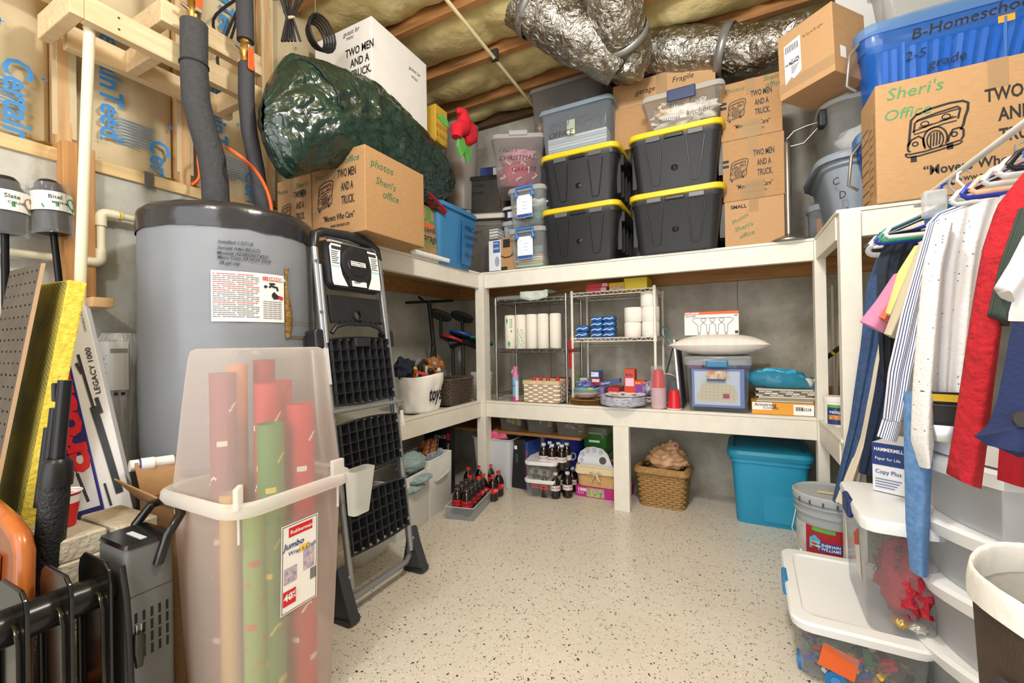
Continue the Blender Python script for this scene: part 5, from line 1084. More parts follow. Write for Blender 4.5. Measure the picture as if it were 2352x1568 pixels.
# support under the blue tote
t = lidbin('hidden_tote', 'tote under the bright blue bin behind the moving box', (.80, 2.33, Z2+.001), 0, .30, .22, .36, M('#6d7c8c', .5)) if False else None
t = thing('large_moving_box', 'big brown moving box marked office on the right-hand shelf', 'box', (.775, 2.045, Z2+.0125)); w, d, h = .79, .32, .44; w = .80
x0 = -.29
obj('carton', MB().box(x0, x0+w, 0, .20, 0, h), CARD2, t, bev=.004); movers(t, .54, h, 'F', (x0, 0, 0), lx=.16, xs=(.54, .60, .24, .40)); script(t, (("Sheri's", .06, .03, .375), ('Office', .055, .02, .30)), 'F', (x0, 0, 0), M('#4f9464', .6))
f = facemap('L', (x0, .20, 0)); mb = MB()
for i in range(8): ribbon(mb, [(.01, .04+.04*i), (.10, .04+.04*i)], .003, f)
for i in range(9): puttxt(mb, 'KITCHEN BED'[:6+i % 4], .016, f, .125, .05+.03*i, sx=.55)
ribbon(mb, [(.115, .03), (.115, .34), (.18, .34), (.18, .03)], .002, f); obj('form_lettering', mb, M('#4a3b2b', .6), t); obj('tape', patch(MB(), .30, .35, h*.78, h, facemap('F', (x0, 0, 0), .0016)), TAPE, t)
# --- flexible silver ducts
def foil():
    m = bpy.data.materials.new('foil'); m.use_nodes = True; nt = m.node_tree; b = nt.nodes['Principled BSDF']; N = nt.nodes.new; L = nt.links.new
    b.inputs['Base Color'].default_value = lin('#a9a59c'); b.inputs['Metallic'].default_value = 1; b.inputs['Roughness'].default_value = .22
    tc = N('ShaderNodeTexCoord'); mp = N('ShaderNodeMapping'); mp.inputs['Scale'].default_value = (1, 1, 1); L(tc.outputs['Object'], mp.inputs[0])
    n = N('ShaderNodeTexNoise'); n.inputs['Scale'].default_value = 16; n.inputs['Detail'].default_value = 6; n.inputs['Distortion'].default_value = 1.5; L(mp.outputs[0], n.inputs[0])
    v = N('ShaderNodeTexVoronoi'); v.feature = 'DISTANCE_TO_EDGE'; v.inputs['Scale'].default_value = 26; mx = N('ShaderNodeMix'); mx.data_type = 'RGBA'; mx.blend_type = 'LINEAR_LIGHT'; mx.inputs[0].default_value = .1; L(mp.outputs[0], mx.inputs[6]); L(n.outputs[1], mx.inputs[7]); L(mx.outputs[2], v.inputs[0])
    b1 = N('ShaderNodeBump'); b1.inputs['Strength'].default_value = .9; b1.inputs['Distance'].default_value = .03; L(n.outputs[0], b1.inputs['Height']); b2 = N('ShaderNodeBump'); b2.inputs['Strength'].default_value = .5; b2.inputs['Distance'].default_value = .01; L(v.outputs['Distance'], b2.inputs['Height']); L(b1.outputs[0], b2.inputs['Normal']); L(b2.outputs[0], b.inputs['Normal'])
    return m
FOIL = foil(); STRAP = M('#8d8c88', .35, .5)
def duct(label, pts, rad, straps=()):
    t = thing('flexible_duct', label, 'duct', (0, 0, 0), 0, 'silver flexible ducts'); n = []; rr = []
    for i in range(len(pts)-1):
        a, b = Vector(pts[i]), Vector(pts[i+1]); p0 = Vector(pts[max(i-1, 0)]); p3 = Vector(pts[min(i+2, len(pts)-1)])
        for k in range(12): q = k/12; n.append(.5*((2*a)+(b-p0)*q+(2*p0-5*a+4*b-p3)*q*q+(3*a-p0-3*b+p3)*q**3)); rr.append(rad[i]+(rad[i+1]-rad[i])*q)
    mb = MB(); mb.tube(n, rr, 44)
    mb.v = [tuple(Vector(p)+Vector(p).normalized()*0+Vector((mn.noise(Vector(p)*9), mn.noise(Vector(p)*9+Vector((7, 0, 0))), mn.noise(Vector(p)*9+Vector((0, 9, 0)))))*.014+Vector((mn.noise(Vector(p)*31), mn.noise(Vector(p)*31+Vector((3, 0, 0))), mn.noise(Vector(p)*31+Vector((0, 4, 0)))))*.007) for p in mb.v]
    obj('foil_jacket', mb, FOIL, t, smooth=80)
    for k in straps:
        i = int(k*(len(n)-2)); obj('strap', MB().tube([n[i], n[i]+(n[i+1]-n[i]).normalized()*.045], rr[i]*1.03, 40, cap=False), STRAP, t, smooth=60, sol=.004)
    return t
q = lambda x, y, Y: at(x, y, Y=Y)
duct('silver flexible duct sagging from the upper left to the junction', [q(1010, -130, 2.0), q(1150, -40, 2.12), q(1270, 45, 2.22), q(1360, 100, 2.32), q(1430, 150, 2.42)], [.15, .155, .15, .15, .12], (.42,))
duct('silver flexible duct dropping from the top of the picture', [q(1385, -160, 2.05), q(1398, -40, 2.15), q(1418, 45, 2.25), q(1432, 85, 2.33)], [.145, .145, .14, .125], (.96,))
duct('silver flexible duct running right above the moving boxes', [q(1440, 122, 2.70), q(1520, 122, 2.70), q(1640, 116, 2.70), q(1720, 112, 2.68), q(1800, 90, 2.62), q(1865, 60, 2.54)], [.125, .13, .13, .125, .10, .06], (.46,))
duct('silver duct stub hanging down above the long carton', [q(1440, 80, 2.42), q(1444, 130, 2.44), q(1438, 185, 2.46)], [.12, .12, .09])
# ================================================================== counter level
CHR = M('#a8a5a0', .22, .95, name='chrome'); WW = M('#e9e4d8', .4, name='white_coated_wire')
def wire_rack(label, x0, x1, y0, y1, levels, mat, zb, ztop, dense):
    t = thing('wire_rack', label, 'rack', ((x0+x1)/2, (y0+y1)/2, zb)); w, d = (x1-x0)/2, (y1-y0)/2
    for sx in (-1, 1):
        for sy in (-1, 1): obj('post', MB().tube([(sx*w, sy*d, 0), (sx*w, sy*d, ztop-zb)], .0085, 10), mat, t, smooth=60)
    for z in levels:
        z -= zb; s = obj('shelf_frame', MB(), mat, t) if False else None
        for sy in (-1, 1):
            for dz in (0, -.022): obj('rail', MB().tube([(-w, sy*d, z+dz), (w, sy*d, z+dz)], .003, 6), mat, t)
            obj('zigzag_wire', MB().tube([(-w+.012+(2*w-.024)*k/18, sy*d, z-(.022 if k % 2 else 0)) for k in range(19)], .002, 5), mat, t)
        for sx in (-1, 1):
            for dz in (0, -.022): obj('rail', MB().tube([(sx*w, -d, z+dz), (sx*w, d, z+dz)], .003, 6), mat, t)
            obj('zigzag_wire', MB().tube([(sx*w, -d+.012+(2*d-.024)*k/12, z-(.022 if k % 2 else 0)) for k in range(13)], .002, 5), mat, t)
            for sy in (-1, 1): obj('collar', MB().tube([(sx*w, sy*d, z-.03), (sx*w, sy*d, z+.008)], .0115, 10), mat, t, smooth=50)
        n = dense
        for k in range(1, n): obj('grid_wire', MB().tube([(-w+2*w*k/n, -d, z), (-w+2*w*k/n, d, z)], .0016, 4), mat, t)
    return t
xa, xb = at(1141, 850, Y=2.62).x, at(1302, 850, Y=2.62).x
CRY0, CRY1 = 2.62, 2.93; CZ = [.655, .962, 1.30]
wire_rack('chrome wire rack on the counter beside the corner post', xa, xb, CRY0, CRY1, CZ, CHR, Z1+.0125, 1.318, 22)
wa, wb2 = at(1316, 850, Y=2.70).x, at(1506, 850, Y=2.70).x
WRY0, WRY1 = 2.70, 3.03; WZ = [.66, 1.027, 1.323]
wire_rack('white wire rack on the counter to the right of the chrome one', wa, wb2, WRY0, WRY1, WZ, WW, Z1+.0125, 1.338, 26)
TOW = M('#efe9de', .85, bump=.3, bs=160); GRP = M('#6aa86a', .7)
for i in range(5):
    x = xa+.075+.083*i-.004
    t = thing('paper_towel_roll', ('green printed paper towel roll at the left of the chrome rack', 'paper towel roll with green floral print, second from the left', 'plain paper towel roll third from the left on the chrome rack', 'plain paper towel roll fourth from the left on the chrome rack', 'paper towel roll half hidden behind the chrome post')[i], 'paper towel', (x, 2.70+(.02 if i == 4 else 0), CZ[1]+.0025), 0, 'paper towel rolls')
    obj('roll', MB().lathe([(.036, 0), (.0395, .006), (.0395, .228), (.035, .234), (.012, .234)], 24), TOW, t, smooth=40); obj('core', MB().lathe([(.012, .2341), (.012, .2346)], 12), CARD, t)
    if i < 2:
        mb = MB(); f = cylmap(.0395, -2.2, 0, .0008)
        if i == 0:
            for (u, v, s) in ((.018, .19, .014), (.032, .03, .016), (.05, .12, .008)):
                mb.add([f(u+s*.7*math.sin(a*.785)*abs(math.sin(a*.3927))*1.2, v+s*1.4*math.cos(a*.785)*-1) for a in range(8)], [tuple(range(8))])
            for k in range(6): patch(mb, .038, .056, .20-.011*k, .207-.011*k, f)
        else:
            for k in range(26): u = .006+.06*((k*37) % 26)/26; v = .01+.12*((k*17) % 26)/26; ribbon(mb, [(u, v), (u+.006*math.cos(k), v+.012)], .004, f)
        obj('green_marking', mb, GRP, t)
TP = M('#f0ece4', .85, bump=.2, bs=120)
def roll(label, x, y, z, r=.052, h=.092):
    t = thing('toilet_roll', label, 'toilet paper', (x, y, z), 0, 'white toilet rolls'); obj('roll', MB().lathe([(r-.004, 0), (r, .005), (r, h-.005), (r-.004, h), (.02, h)], 24), TP, t, smooth=40); obj('core', MB().lathe([(.02, h), (.02, h+.0005)], 12), CARD, t)
rx = wb2-.035; zz = WZ[1]+.0025
roll('white toilet roll bottom left of the stack on the white rack', rx-.108, 2.765, zz); roll('white toilet roll bottom right of the stack by the white post', rx, 2.765, zz); roll('white toilet roll middle left of the stack on the white rack', rx-.104, 2.765, zz+.0925, .055); roll('white toilet roll middle right of the stack by the white post', rx+.002, 2.765, zz+.0925); roll('white toilet roll on top of the stack by the white post', rx-.006, 2.765, zz+.185)
BPK = M('#2b6fb8', .3, var=.3, vs=30, bump=.6, bs=40, hex2='#1c4f94', spec=.6)
def pack(label, x, y, z, w=.075, h=.034):
    t = thing('tissue_pack', label, 'packet', (x, y, z), 0, 'blue plastic packets on the white rack')
    obj('packet', MB().loft([(0, w*.86, .08, .014), (h*.3, w, .095, .018), (h*.75, w, .095, .018), (h, w*.84, .078, .014)]), BPK, t, smooth=60); obj('white_seam', MB().tube([(-w*.45, -.0475, h*.35), (-w*.15, -.049, h*.6), (w*.1, -.049, h*.4), (w*.42, -.0475, h*.65)], .0028, 5), WHITE, t)
for c in range(2):
    for k in range(4): pack(('lowest', 'second', 'third', 'top')[k]+(' blue packet of the left pile on the white rack', ' blue packet of the right pile by the toilet rolls')[c], wa+.155+.078*c, 2.77, zz+.0345*k)
pack('lower blue packet behind the white rack post', wa+.055, 2.76, zz, .085, .04); pack('upper blue packet behind the white rack post', wa+.06, 2.765, zz+.041, .085, .04)
# things on the top levels
t = thing('folded_fabric', 'pale teal patterned cloth folded on the chrome rack top', 'cloth', (xa+.30, 2.70, CZ[2]+.003)); obj('cloth', MB().grid(lambda u, v: (-.10+.2*u, -.10+.16*v if v > .3 else -.10, (.045 if v > .3 else .045*v/.3-.02*(1-v/.3)*math.sin(PI*u))+.008*mn.noise((u*7, v*7, 2))), 14, 12), M('#9fb3ac', .8, var=.3, vs=14, hex2='#d5dbd2'), t, smooth=60, sol=.008)
o = obj('plastic_sheet', MB().box(-.13, .13, -.10, .10, 0, .03), P('#c9cdd0', .5, .1, .2), None, bev=.008); o.location = (xa+.11, 2.76, CZ[2]+.003); tag(o, 'clear wrapped sheet packs lying on the chrome rack top', 'package')
for k in range(2):
    t = thing('red_carton', ('lower', 'upper')[k]+' flat red carton with barcode on the white rack top', 'box', (wa+.165+.01*k, 2.72, WZ[2]+.0025+.027*k)); obj('carton', MB().box(-.075, .065, 0, .16, 0, .026), M('#c22a35', .45), t, bev=.001); mb = patch(MB(), .025, .055, .004, .022, facemap('F', (0, 0, 0))); obj('white_marking', mb, WHITE, t); mb = MB()
    for i in range(6): patch(mb, .028+.004*i, .030+.004*i, .006, .019, facemap('F', (0, 0, 0), .002))
    obj('barcode_marking', mb, INK, t)
t = thing('yellow_carton', 'flat yellow printed carton on the white rack top', 'box', (wa+.29, 2.73, WZ[2]+.0025)); obj('carton', MB().box(-.05, .05, 0, .15, 0, .05), M('#d8a92a', .5), t, bev=.001); obj('picture_marking', patch(MB(), -.045, .045, .0, .022, facemap('F', (0, 0, 0))), M('#d9d0c0', .5, var=.6, vs=70, hex2='#7b6a5a'), t)
t = thing('yellow_box', 'bright yellow box at the right end of the white rack top', 'box', (wa+.40, 2.73, WZ[2]+.0025)); obj('carton', MB().box(-.065, .075, 0, .18, 0, .072), M('#e0c81c', .45), t, bev=.002)
# spray can
t = thing('air_freshener', 'pink and light blue air freshener spray bottle on the counter', 'spray bottle', (at(1188, 915, Y=2.62).x, 2.60, Z1+.0125))
obj('can', MB().lathe([(.021, 0), (.022, .004), (.022, .035)], 20), M('#d0468e', .35), t, smooth=40); obj('blue_band', MB().lathe([(.0221, .035), (.0221, .16)], 20, cap0=False), M('#7fb4dc', .35), t, smooth=40); obj('navy_band', MB().lathe([(.0224, .105), (.0224, .109)], 20, cap0=False, cap1=False), M('#2a3a78', .4), t)
obj('spray_head', MB().lathe([(.0222, .16), (.021, .18), (.014, .20), (.015, .215), (.019, .228), (.012, .235)], 18), M('#d77fa8', .4), t, smooth=50); obj('trigger', MB().tube([(-.014, -.012, .215), (-.02, -.014, .20), (-.019, -.012, .19)], .003, 6), WHITE, t)
f = cylmap(.0222, -1.1, .01, .0008); obj('paper_label', patch(MB(), 0, .022, 0, .13, f, 5), M('#dfe3ea', .4), t)
# white checked basket with bottles
cx, w, z0, z1 = yrect(2.585, 1198, 1290, 870, 925); w = .245
t = thing('white_basket', 'whitewashed woven basket with tan checks on the counter', 'basket', (cx-.002, 2.585, Z1+.0125)); h, d = .145, .185
obj('liner', MB().loft([(0, w-.012, d-.012, .01, 0, d/2), (h-.004, w-.004, d-.004, .01, 0, d/2)], True, False), M('#a98b63', .8), t)
SW, ST_ = M('#ebe7df', .75, var=.12, vs=40), M('#c2a077', .8, var=.15, vs=40)
def slats(fx, n, wid, side):
    rows = 8; cw = wid/n; rh = (h-.03)/rows
    for i in range(n):
        for j in range(rows):
            tan = (i+j) % 2 == 0; a = -wid/2+cw*i; z = .004+rh*j
            if side == 'F': obj('slat', MB().box(a+.001, a+cw-.001, -.004 if tan else -.0065, .004, z+.001, z+rh-.001), ST_ if tan else SW, t)
            else: obj('slat', MB().box(w/2-.004, w/2+(.004 if tan else .0065), d/2+a+.001, d/2+a+cw-.001, z+.001, z+rh-.001), ST_ if tan else SW, t)
slats(0, 7, w-.004, 'F'); slats(0, 5, d-.004, 'R')
for a in ((-w/2-.006, w/2+.006, -.008, .006), (-w/2-.006, w/2+.006, d-.006, d+.008), (-w/2-.006, -w/2+.006, .006, d-.006), (w/2-.006, w/2+.008, .006, d-.006)): obj('rim_band', MB().box(*a, h-.026, h), M('#d7c09c', .75, var=.2, vs=30), t, bev=.003)
for i, (x, y) in enumerate(((-.07, .05), (-.04, .09), (.03, .05), (.085, .08))):
    o = thing('small_bottle', 'clear bottle with a red cap, '+('leftmost', 'second', 'third', 'rightmost')[i]+' in the white basket', 'bottle', (cx+x, 2.585+y, Z1+.018), 0, 'red capped bottles in the basket'); obj('body', MB().lathe([(.018, 0), (.02, .01), (.02, .09), (.009, .12), (.009, .132)], 14), P('#d5d0c6', .35, .1, .2), o, smooth=50); obj('cap', MB().lathe([(.0125, .132), (.0125, .155), (.011, .157)], 16), RED, o, smooth=40)
t = thing('red_tin', 'red box with ring pattern behind the white basket', 'box', (at(1282, 850, Y=2.80).x, 2.80, CZ[0]+.003)); obj('carton', MB().box(-.06, .06, 0, .08, 0, .10), M('#a91f2a', .4), t, bev=.003); mb = MB()
for i in range(4):
    for j in range(3): ribbon(mb, arc(-.042+.028*i, .022+.03*j, .008, .010, 0, 360, 10), .003, facemap('F', (0, 0, 0)))
obj('ring_marking', mb, M('#e2755a', .5), t)
# red level hanging on the white post
t = thing('spirit_level', 'red spirit level hanging upright between the two wire racks', 'level', (wa-.012, 2.685, .86)); obj('rail', MB().box(-.010, .010, -.003, .003, -.03, .16), M('#c8232d', .4), t, bev=.002); obj('vial_housing', MB().tube([(-.02, -.004, .09), (.03, -.004, .09)], .010, 10), M('#a01a22', .4), t, smooth=50)
# bread bag + small product boxes on the low white shelf
def small(label, px, py, w, d, h, col, y=2.74, z=None, rz=0, pat=None, words_=None, tilt=0):
    t = thing('product_box', label, 'box', (at(px, py, Y=y).x, y, z if z is not None else WZ[0]+.0025), rz, rot=(0, tilt, rz) if tilt else None); obj('carton', MB().box(-w/2, w/2, 0, d, 0, h), M(col, .4), t, bev=.001)
    f = facemap('F', (0, 0, 0))
    if pat: obj('panel_marking', patch(MB(), -w*.42, w*.42, h*pat[1], h*pat[2], f), M(pat[0], .4), t)
    if words_: mb = MB(); puttxt(mb, words_[0], words_[1], off(f, .0008), -w*.4, h*words_[2], bold=.02, sx=words_[3] if len(words_) > 3 else .8); obj('lettering', mb, M(words_[4] if len(words_) > 4 else '#f4f4f2', .4), t)
    return t
small('tall orange and red soap pad box on the white rack', 1446, 865, .062, .075, .165, '#cf4420', pat=('#f0bfd6', .36, .66), words_=('Brillo', .024, .74, .85, '#22328c'))
small('short orange and purple box right of the soap pad box', 1469, 880, .062, .07, .095, '#d8491f', y=2.735, pat=('#7a3aa0', .15, .75), words_=('Jumbo', .015, .8, .8, '#f3d83c'))
small('low red foil carton with white lettering', 1408, 885, .07, .16, .048, '#bd2430', y=2.72, words_=('200 Diamond', .014, .3, .62))
small('lilac carton between the blue and red ones', 1378, 888, .05, .14, .045, '#8f78b6', y=2.715)
small('navy and yellow striped carton at the left of the row', 1356, 885, .045, .16, .05, '#27449a', y=2.715, pat=('#d8bf35', .55, .9))
small('long blue carton lying across the others', 1400, 868, .14, .05, .028, '#4a5f9c', y=2.82, z=WZ[0]+.06, tilt=-.18, words_=('Super Saver', .016, .3, .8))
small('flat white and orange carton under the bread bag', 1342, 888, .13, .12, .03, '#ded8cc', y=2.715, pat=('#d99a52', .7, .95))
small('red and white carton stacked in the middle', 1368, 868, .06, .08, .05, '#b02a38', y=2.83, z=WZ[0]+.048, pat=('#e6dde0', .5, .9))
small('blue and white carton on top of the pile', 1366, 852, .06, .10, .045, '#2f68b4', y=2.83, z=WZ[0]+.10, pat=('#eef0f4', .2, .85), words_=('Brand', .012, .5, .8, '#c23a3a'))
small('white carton behind the bread bag', 1340, 865, .055, .06, .06, '#dcdad4', y=2.85, z=WZ[0]+.035)
lump('blue_bag', 'blue and clear plastic bag slumped on the cartons', 'bag', (at(1342, 862, Y=2.78).x, 2.76, WZ[0]+.062), (.055, .04, .026), M('#3340a8', .25, var=.4, vs=20, hex2='#aeb6d8'), nz=.5, sd=2)
lump('sponge_bag', 'clear bag of coloured scrubbers at the right of the white rack', 'bag', (at(1487, 885, Y=2.74).x, 2.745, WZ[0]+.045), (.035, .035, .045), M('#b9bccb', .25, var=.6, vs=25, hex2='#7a3f7e'), nz=.5, sd=4)
o = obj('green_packet', MB().loft([(0, .05, .04, .01), (.11, .05, .03, .01)]), M('#6b8f55', .6), None, smooth=40); o.location = (xb-.02, 2.86, CZ[0]+.003); tag(o, 'green packet behind the red spirit level', 'packet')
# plates
def plates(name, label, px, py, Y, r, n, mat, dz, prof, z0=0):
    t = thing(name, label, 'plate stack', (at(px, py, Y=Y).x, Y, Z1+.0125+z0))
    for i in range(n): obj('plate', MB().lathe([(a*r, b*r+dz*i) for a, b in prof], 36), mat if not isinstance(mat, list) else mat[i % len(mat)], t, smooth=50)
    return t
pw = [(.6, 0), (.97, .02), (1, .035), (.98, .05), (.55, .03)]
WIC = M('#a5793f', .85, var=.35, vs=60, bump=.8, bs=70)
plates('woven_charger_stack', 'stack of tan woven chargers on the counter', 1346, 918, 2.66, .10, 4, WIC, .0085, pw)
pb_ = [(.55, 0), (.66, .02), (.80, .22), (1, .30), (.99, .33), (.78, .26), (.5, .06)]
t = thing('bowl_stack', 'stack of pale aqua paper bowls on the woven chargers', 'bowl stack', (at(1347, 905, Y=2.66).x, 2.66, Z1+.0125+.044))
for i in range(5): obj('bowl', MB().lathe([(a*.082, b*.082+.006*i) for a, b in pb_], 32), M('#d9c4bc', .5) if i < 2 else M('#86b3b6', .5), t, smooth=50)
bp = [(.62, 0), (.78, .05), (1, .13), (1, .15), (.8, .09), (.6, .02)]
BLP = M('#e4e2e4', .5, var=.8, vs=40, hex2='#5a6fa6', stretch=(1, 1, 3))
plates('paper_plate_stack', 'stack of blue patterned paper plates at the counter edge', 1431, 922, 2.63, .135, 14, [BLP, BLP, M('#d9d9dc', .5)], .0036, bp)
t = thing('paper_plate', 'white floral paper plate on top of the blue plates', 'plate', (at(1436, 915, Y=2.63).x, 2.635, Z1+.0125+.056)); obj('plate', MB().lathe([(a*.12, b*.12) for a, b in bp], 36), M('#eceae8', .5), t, smooth=50)
for i in range(6): obj('floral_marking', patch(MB(), -.02, .02, -.01, .01, lambda u, v, i=i: (.07*math.cos(i)+u*math.cos(i)-v*math.sin(i), .07*math.sin(i)+u*math.sin(i)+v*math.cos(i), .010)), M(('#d0564e', '#7fb4b8')[i % 2], .5), t)
# cups
cxs = at(1513, 935, Y=2.63).x
t = thing('red_cup_stack', 'tall stack of red cups in a clear sleeve on the counter', 'cup stack', (cxs, 2.635, Z1+.0125))
for i in range(19): obj('cup_rim', MB().tube([(.0395*math.cos(a*PI/10), .0395*math.sin(a*PI/10), .004+.0062*i) for a in range(21)], .003, 5), M('#e6c6cf', .4), t, smooth=60)
obj('top_cup', MB().lathe([(.0385, .118), (.036, .15), (.034, .16), (.033, .185), (.0285, .218), (.024, .222)], 24), RED, t, smooth=30); obj('cup_walls', MB().lathe([(.037, .0), (.037, .118)], 24), M('#c9929f', .4), t, smooth=50)
obj('clear_sleeve', MB().grid(lambda u, v: ((.045-.012*max(0, v-.6)+.004*mn.noise((u*18, v*9, 0)))*math.cos(2*PI*u), (.045-.012*max(0, v-.6)+.004*mn.noise((u*18, v*9, 0)))*math.sin(2*PI*u), .01+.235*v), 30, 14, True), P('#f0eef2', .10, .06, .1), t, smooth=70)
t = thing('red_cup', 'red cup standing upside down beside the tall cup stack', 'cup', (at(1549, 935, Y=2.625).x, 2.625, Z1+.0155)); cup_parts(t, .026, .0385, .105, True); obj('lower_rim', MB().tube([(.040*math.cos(a*PI/10), .040*math.sin(a*PI/10), .0) for a in range(21)], .0025, 5), CUPW, t, smooth=60)
# frames, teal strap
t = thing('picture_frame', 'silver framed dark panel standing on edge beside the map bin', 'picture frame', (at(1556, 930, Y=2.70).x+.02, 2.68, Z1+.0125), rot=(0, -.07, .0))
obj('frame', MB().box(-.012, .006, 0, .03, 0, .40), M('#c4c6ca', .25, .7), t, bev=.005); obj('panel', MB().box(-.008, .012, .03, .22, .0, .395), M('#2a2b2e', .4), t, bev=.002)
t = thing('white_platter', 'dark oval platter with white edge leaning behind the cups', 'platter', (at(1532, 900, Y=2.82).x, 2.80, Z1+.11), rot=(1.35, .3, 0)); obj('platter', MB().lathe([(.0, 0), (.06, .003), (.09, .012), (.0, .008)], 28), M('#5b5d60', .5), t, smooth=50); obj('edge', MB().tube([(.09*math.cos(a*PI/12), .09*math.sin(a*PI/12), .012) for a in range(25)], .004, 6), WHITE, t, smooth=60)
t = thing('teal_strap', 'teal ribbon strap hanging behind the white rack', 'strap'); q = [at(x, y, Y=2.95) for x, y in ((1510, 742), (1520, 768), (1535, 790), (1545, 800))]; obj('band', MB().tube(q, .010, 8, flat=.3), M('#4f8f9c', .6), t); q = [at(x, y, Y=2.93) for x, y in ((1516, 745), (1534, 760), (1544, 785))]; obj('band', MB().tube(q, .004, 6), M('#4f8f9c', .6), t); q = [at(x, y, Y=2.9) for x, y in ((1545, 800), (1535, 840), (1527, 870))]; obj('band', MB().tube(q, .014, 8, flat=.3), M('#24606c', .6), t)
# clear bin with map
cx, w, z0, z1 = yrect(2.61, 1576, 1724, 818, 940)
z1_ = at(1650, 818, Y=2.61).z
t = thing('map_bin', 'clear latched bin with a printed map against its front', 'storage bin', (cx, 2.61, Z1+.0125)); h = z1_-Z1-.0125; d = .34
obj('body', MB().loft([(0, w*.90, d*.9, .02, 0, d/2), (h*.80, w*.985, d*.98, .025, 0, d/2), (h*.81, w*1.02, d*1.02, .025, 0, d/2), (h*.86, w*1.02, d*1.02, .025, 0, d/2)], True, False), P('#c9d4de', .10, .12, .2), t, smooth=40)
obj('lid', MB().loft([(h*.84, w*1.06, d*1.04, .03, 0, d/2), (h*.97, w*1.06, d*1.04, .03, 0, d/2), (h, w*1.02, d, .03, 0, d/2)], False, True), P('#d4dade', .45, .15, .3), t, smooth=40)
obj('latch', MB().box(-w*.17, w*.17, -.025, -.006, h*.80, h*.93), M('#2f79a6', .35), t, bev=.007)
o = thing('road_map', 'purple bordered map sheet inside the clear latched bin', 'map', (cx, 2.61, Z1+.0125)); mw_, mh = w*.82, h*.70
mf = lambda e: (lambda u, v: (u, .022-.010*v/h-e, .02+v)); obj('sheet', patch(MB(), -mw_/2, mw_/2, 0, mh, mf(0)), M('#7f8fd0', .5), o); obj('sea_marking', patch(MB(), -mw_*.45, mw_*.42, mh*.06, mh*.94, mf(.0006)), M('#dfe6f0', .5), o)
land = [(-.40, .14), (-.42, .30), (-.34, .42), (-.30, .62), (-.33, .70), (-.27, .64), (-.2, .68), (-.02, .72), (.06, .66), (.16, .60), (.28, .56), (.34, .46), (.38, .30), (.34, .12), (.2, .09), (.05, .12), (-.1, .10), (-.25, .13)]
obj('land_marking', MB().add([mf(.0012)(a*mw_, b*mh+.03*mh) for a, b in land][::-1], [tuple(range(len(land)))]), M('#ead9bd', .6), o); obj('island_marking', MB().add([mf(.0012)(a*mw_, b*mh) for a, b in [(.10, .72), (.14, .83), (.22, .86), (.26, .76), (.2, .70)]][::-1], [(0, 1, 2, 3, 4)]), M('#ead9bd', .6), o)
mb = MB(); random.seed(3)
for k in range(9): ribbon(mb, [((-.3+.075*k)*mw_, .2*mh), ((-.3+.075*k+.01)*mw_, .56*mh)], .001, mf(.0018))
for k in range(5): ribbon(mb, [(-.33*mw_, (.22+.09*k)*mh), (.32*mw_, (.22+.08*k)*mh)], .001, mf(.0018))
obj('border_marking', mb, M('#c3ab86', .6), o); obj('red_square_marking', patch(MB(), .10*mw_, .22*mw_, .24*mh, .36*mh, mf(.0022)), M('#c43a58', .5), o)
lb = obj('product_label', patch(MB(), -w*.17, w*.13, h*.54, h*.74, facemap('F', (0, .004, 0), .002)), M('#d9c9a8', .4, var=.4, vs=40, hex2='#9a7b52'), t); obj('blue_marking', patch(MB(), -w*.165, w*.125, h*.545, h*.59, facemap('F', (0, .004, 0), .003)), M('#2c4c8c', .4), lb); obj('pink_marking', patch(MB(), -w*.155, -w*.05, h*.69, h*.725, facemap('F', (0, .004, 0), .003)), M('#d66a8e', .4), lb)
zb = Z1+.0125+h
for i, (x, c) in enumerate(((-.12, '#a9799a'), (-.03, '#5d6a92'), (.06, '#8793b0'), (.13, '#6a5f8a'))): o = obj('pencil_case', MB().box(-.04, .04, 0, .2, 0, .05), M(c, .6), None, bev=.006); o.location = (cx+x, 2.70, Z1+.03+h*.70); tag(o, ('mauve', 'slate blue', 'pale blue', 'purple')[i]+' pouch inside the map bin under its lid', 'pouch', 'pouches in the map bin')
# pillow
def plaidp():
    m = bpy.data.materials.new('faint_check'); m.use_nodes = True; nt = m.node_tree; b = nt.nodes['Principled BSDF']; N = nt.nodes.new; L = nt.links.new
    tc = N('ShaderNodeTexCoord'); last = lin('#e8e2da'); sock = None
    for sc, col, fr in ((3.1, '#e6dcd9', .8), (4.7, '#e4e6df', .84), (7.3, '#e6deda', .86)):
        w = N('ShaderNodeTexWave'); w.inputs['Scale'].default_value = sc; w.wave_profile = 'SAW'; L(tc.outputs['Object'], w.inputs[0]); g = N('ShaderNodeMath'); g.operation = 'GREATER_THAN'; g.inputs[1].default_value = fr; L(w.outputs[1], g.inputs[0])
        x = N('ShaderNodeMix'); x.data_type = 'RGBA'; L(g.outputs[0], x.inputs[0]); x.inputs[7].default_value = lin(col)
        if sock: L(sock, x.inputs[6])
        else: x.inputs[6].default_value = last
        sock = x.outputs[2]
    L(sock, b.inputs['Base Color']); b.inputs['Roughness'].default_value = .85; return m
def pil(sg):
    def fn(u, v):
        x, y = 2*u-1, 2*v-1; e = max(0, (1-abs(x)**2.2)*(1-abs(y)**2.2))**.45; pull = 1+.10*(x*x*y*y)-.05*(1-abs(x*y))
        return (x*.23*pull, y*.165*pull, sg*.062*e+.004*mn.noise((x*3, y*3, sg))*e+(.03*(1-e)*0))
    return fn
mb = MB(); mb.grid(pil(1), 30, 22); mb.grid(lambda u, v: pil(-1)(1-u, v), 30, 22)
o = obj('pillow', mb, plaidp(), None, smooth=80); o.location = (cx+.005, 2.745, zb+.062); tag(o, 'white pillow with faint pink checks on the map bin', 'pillow')
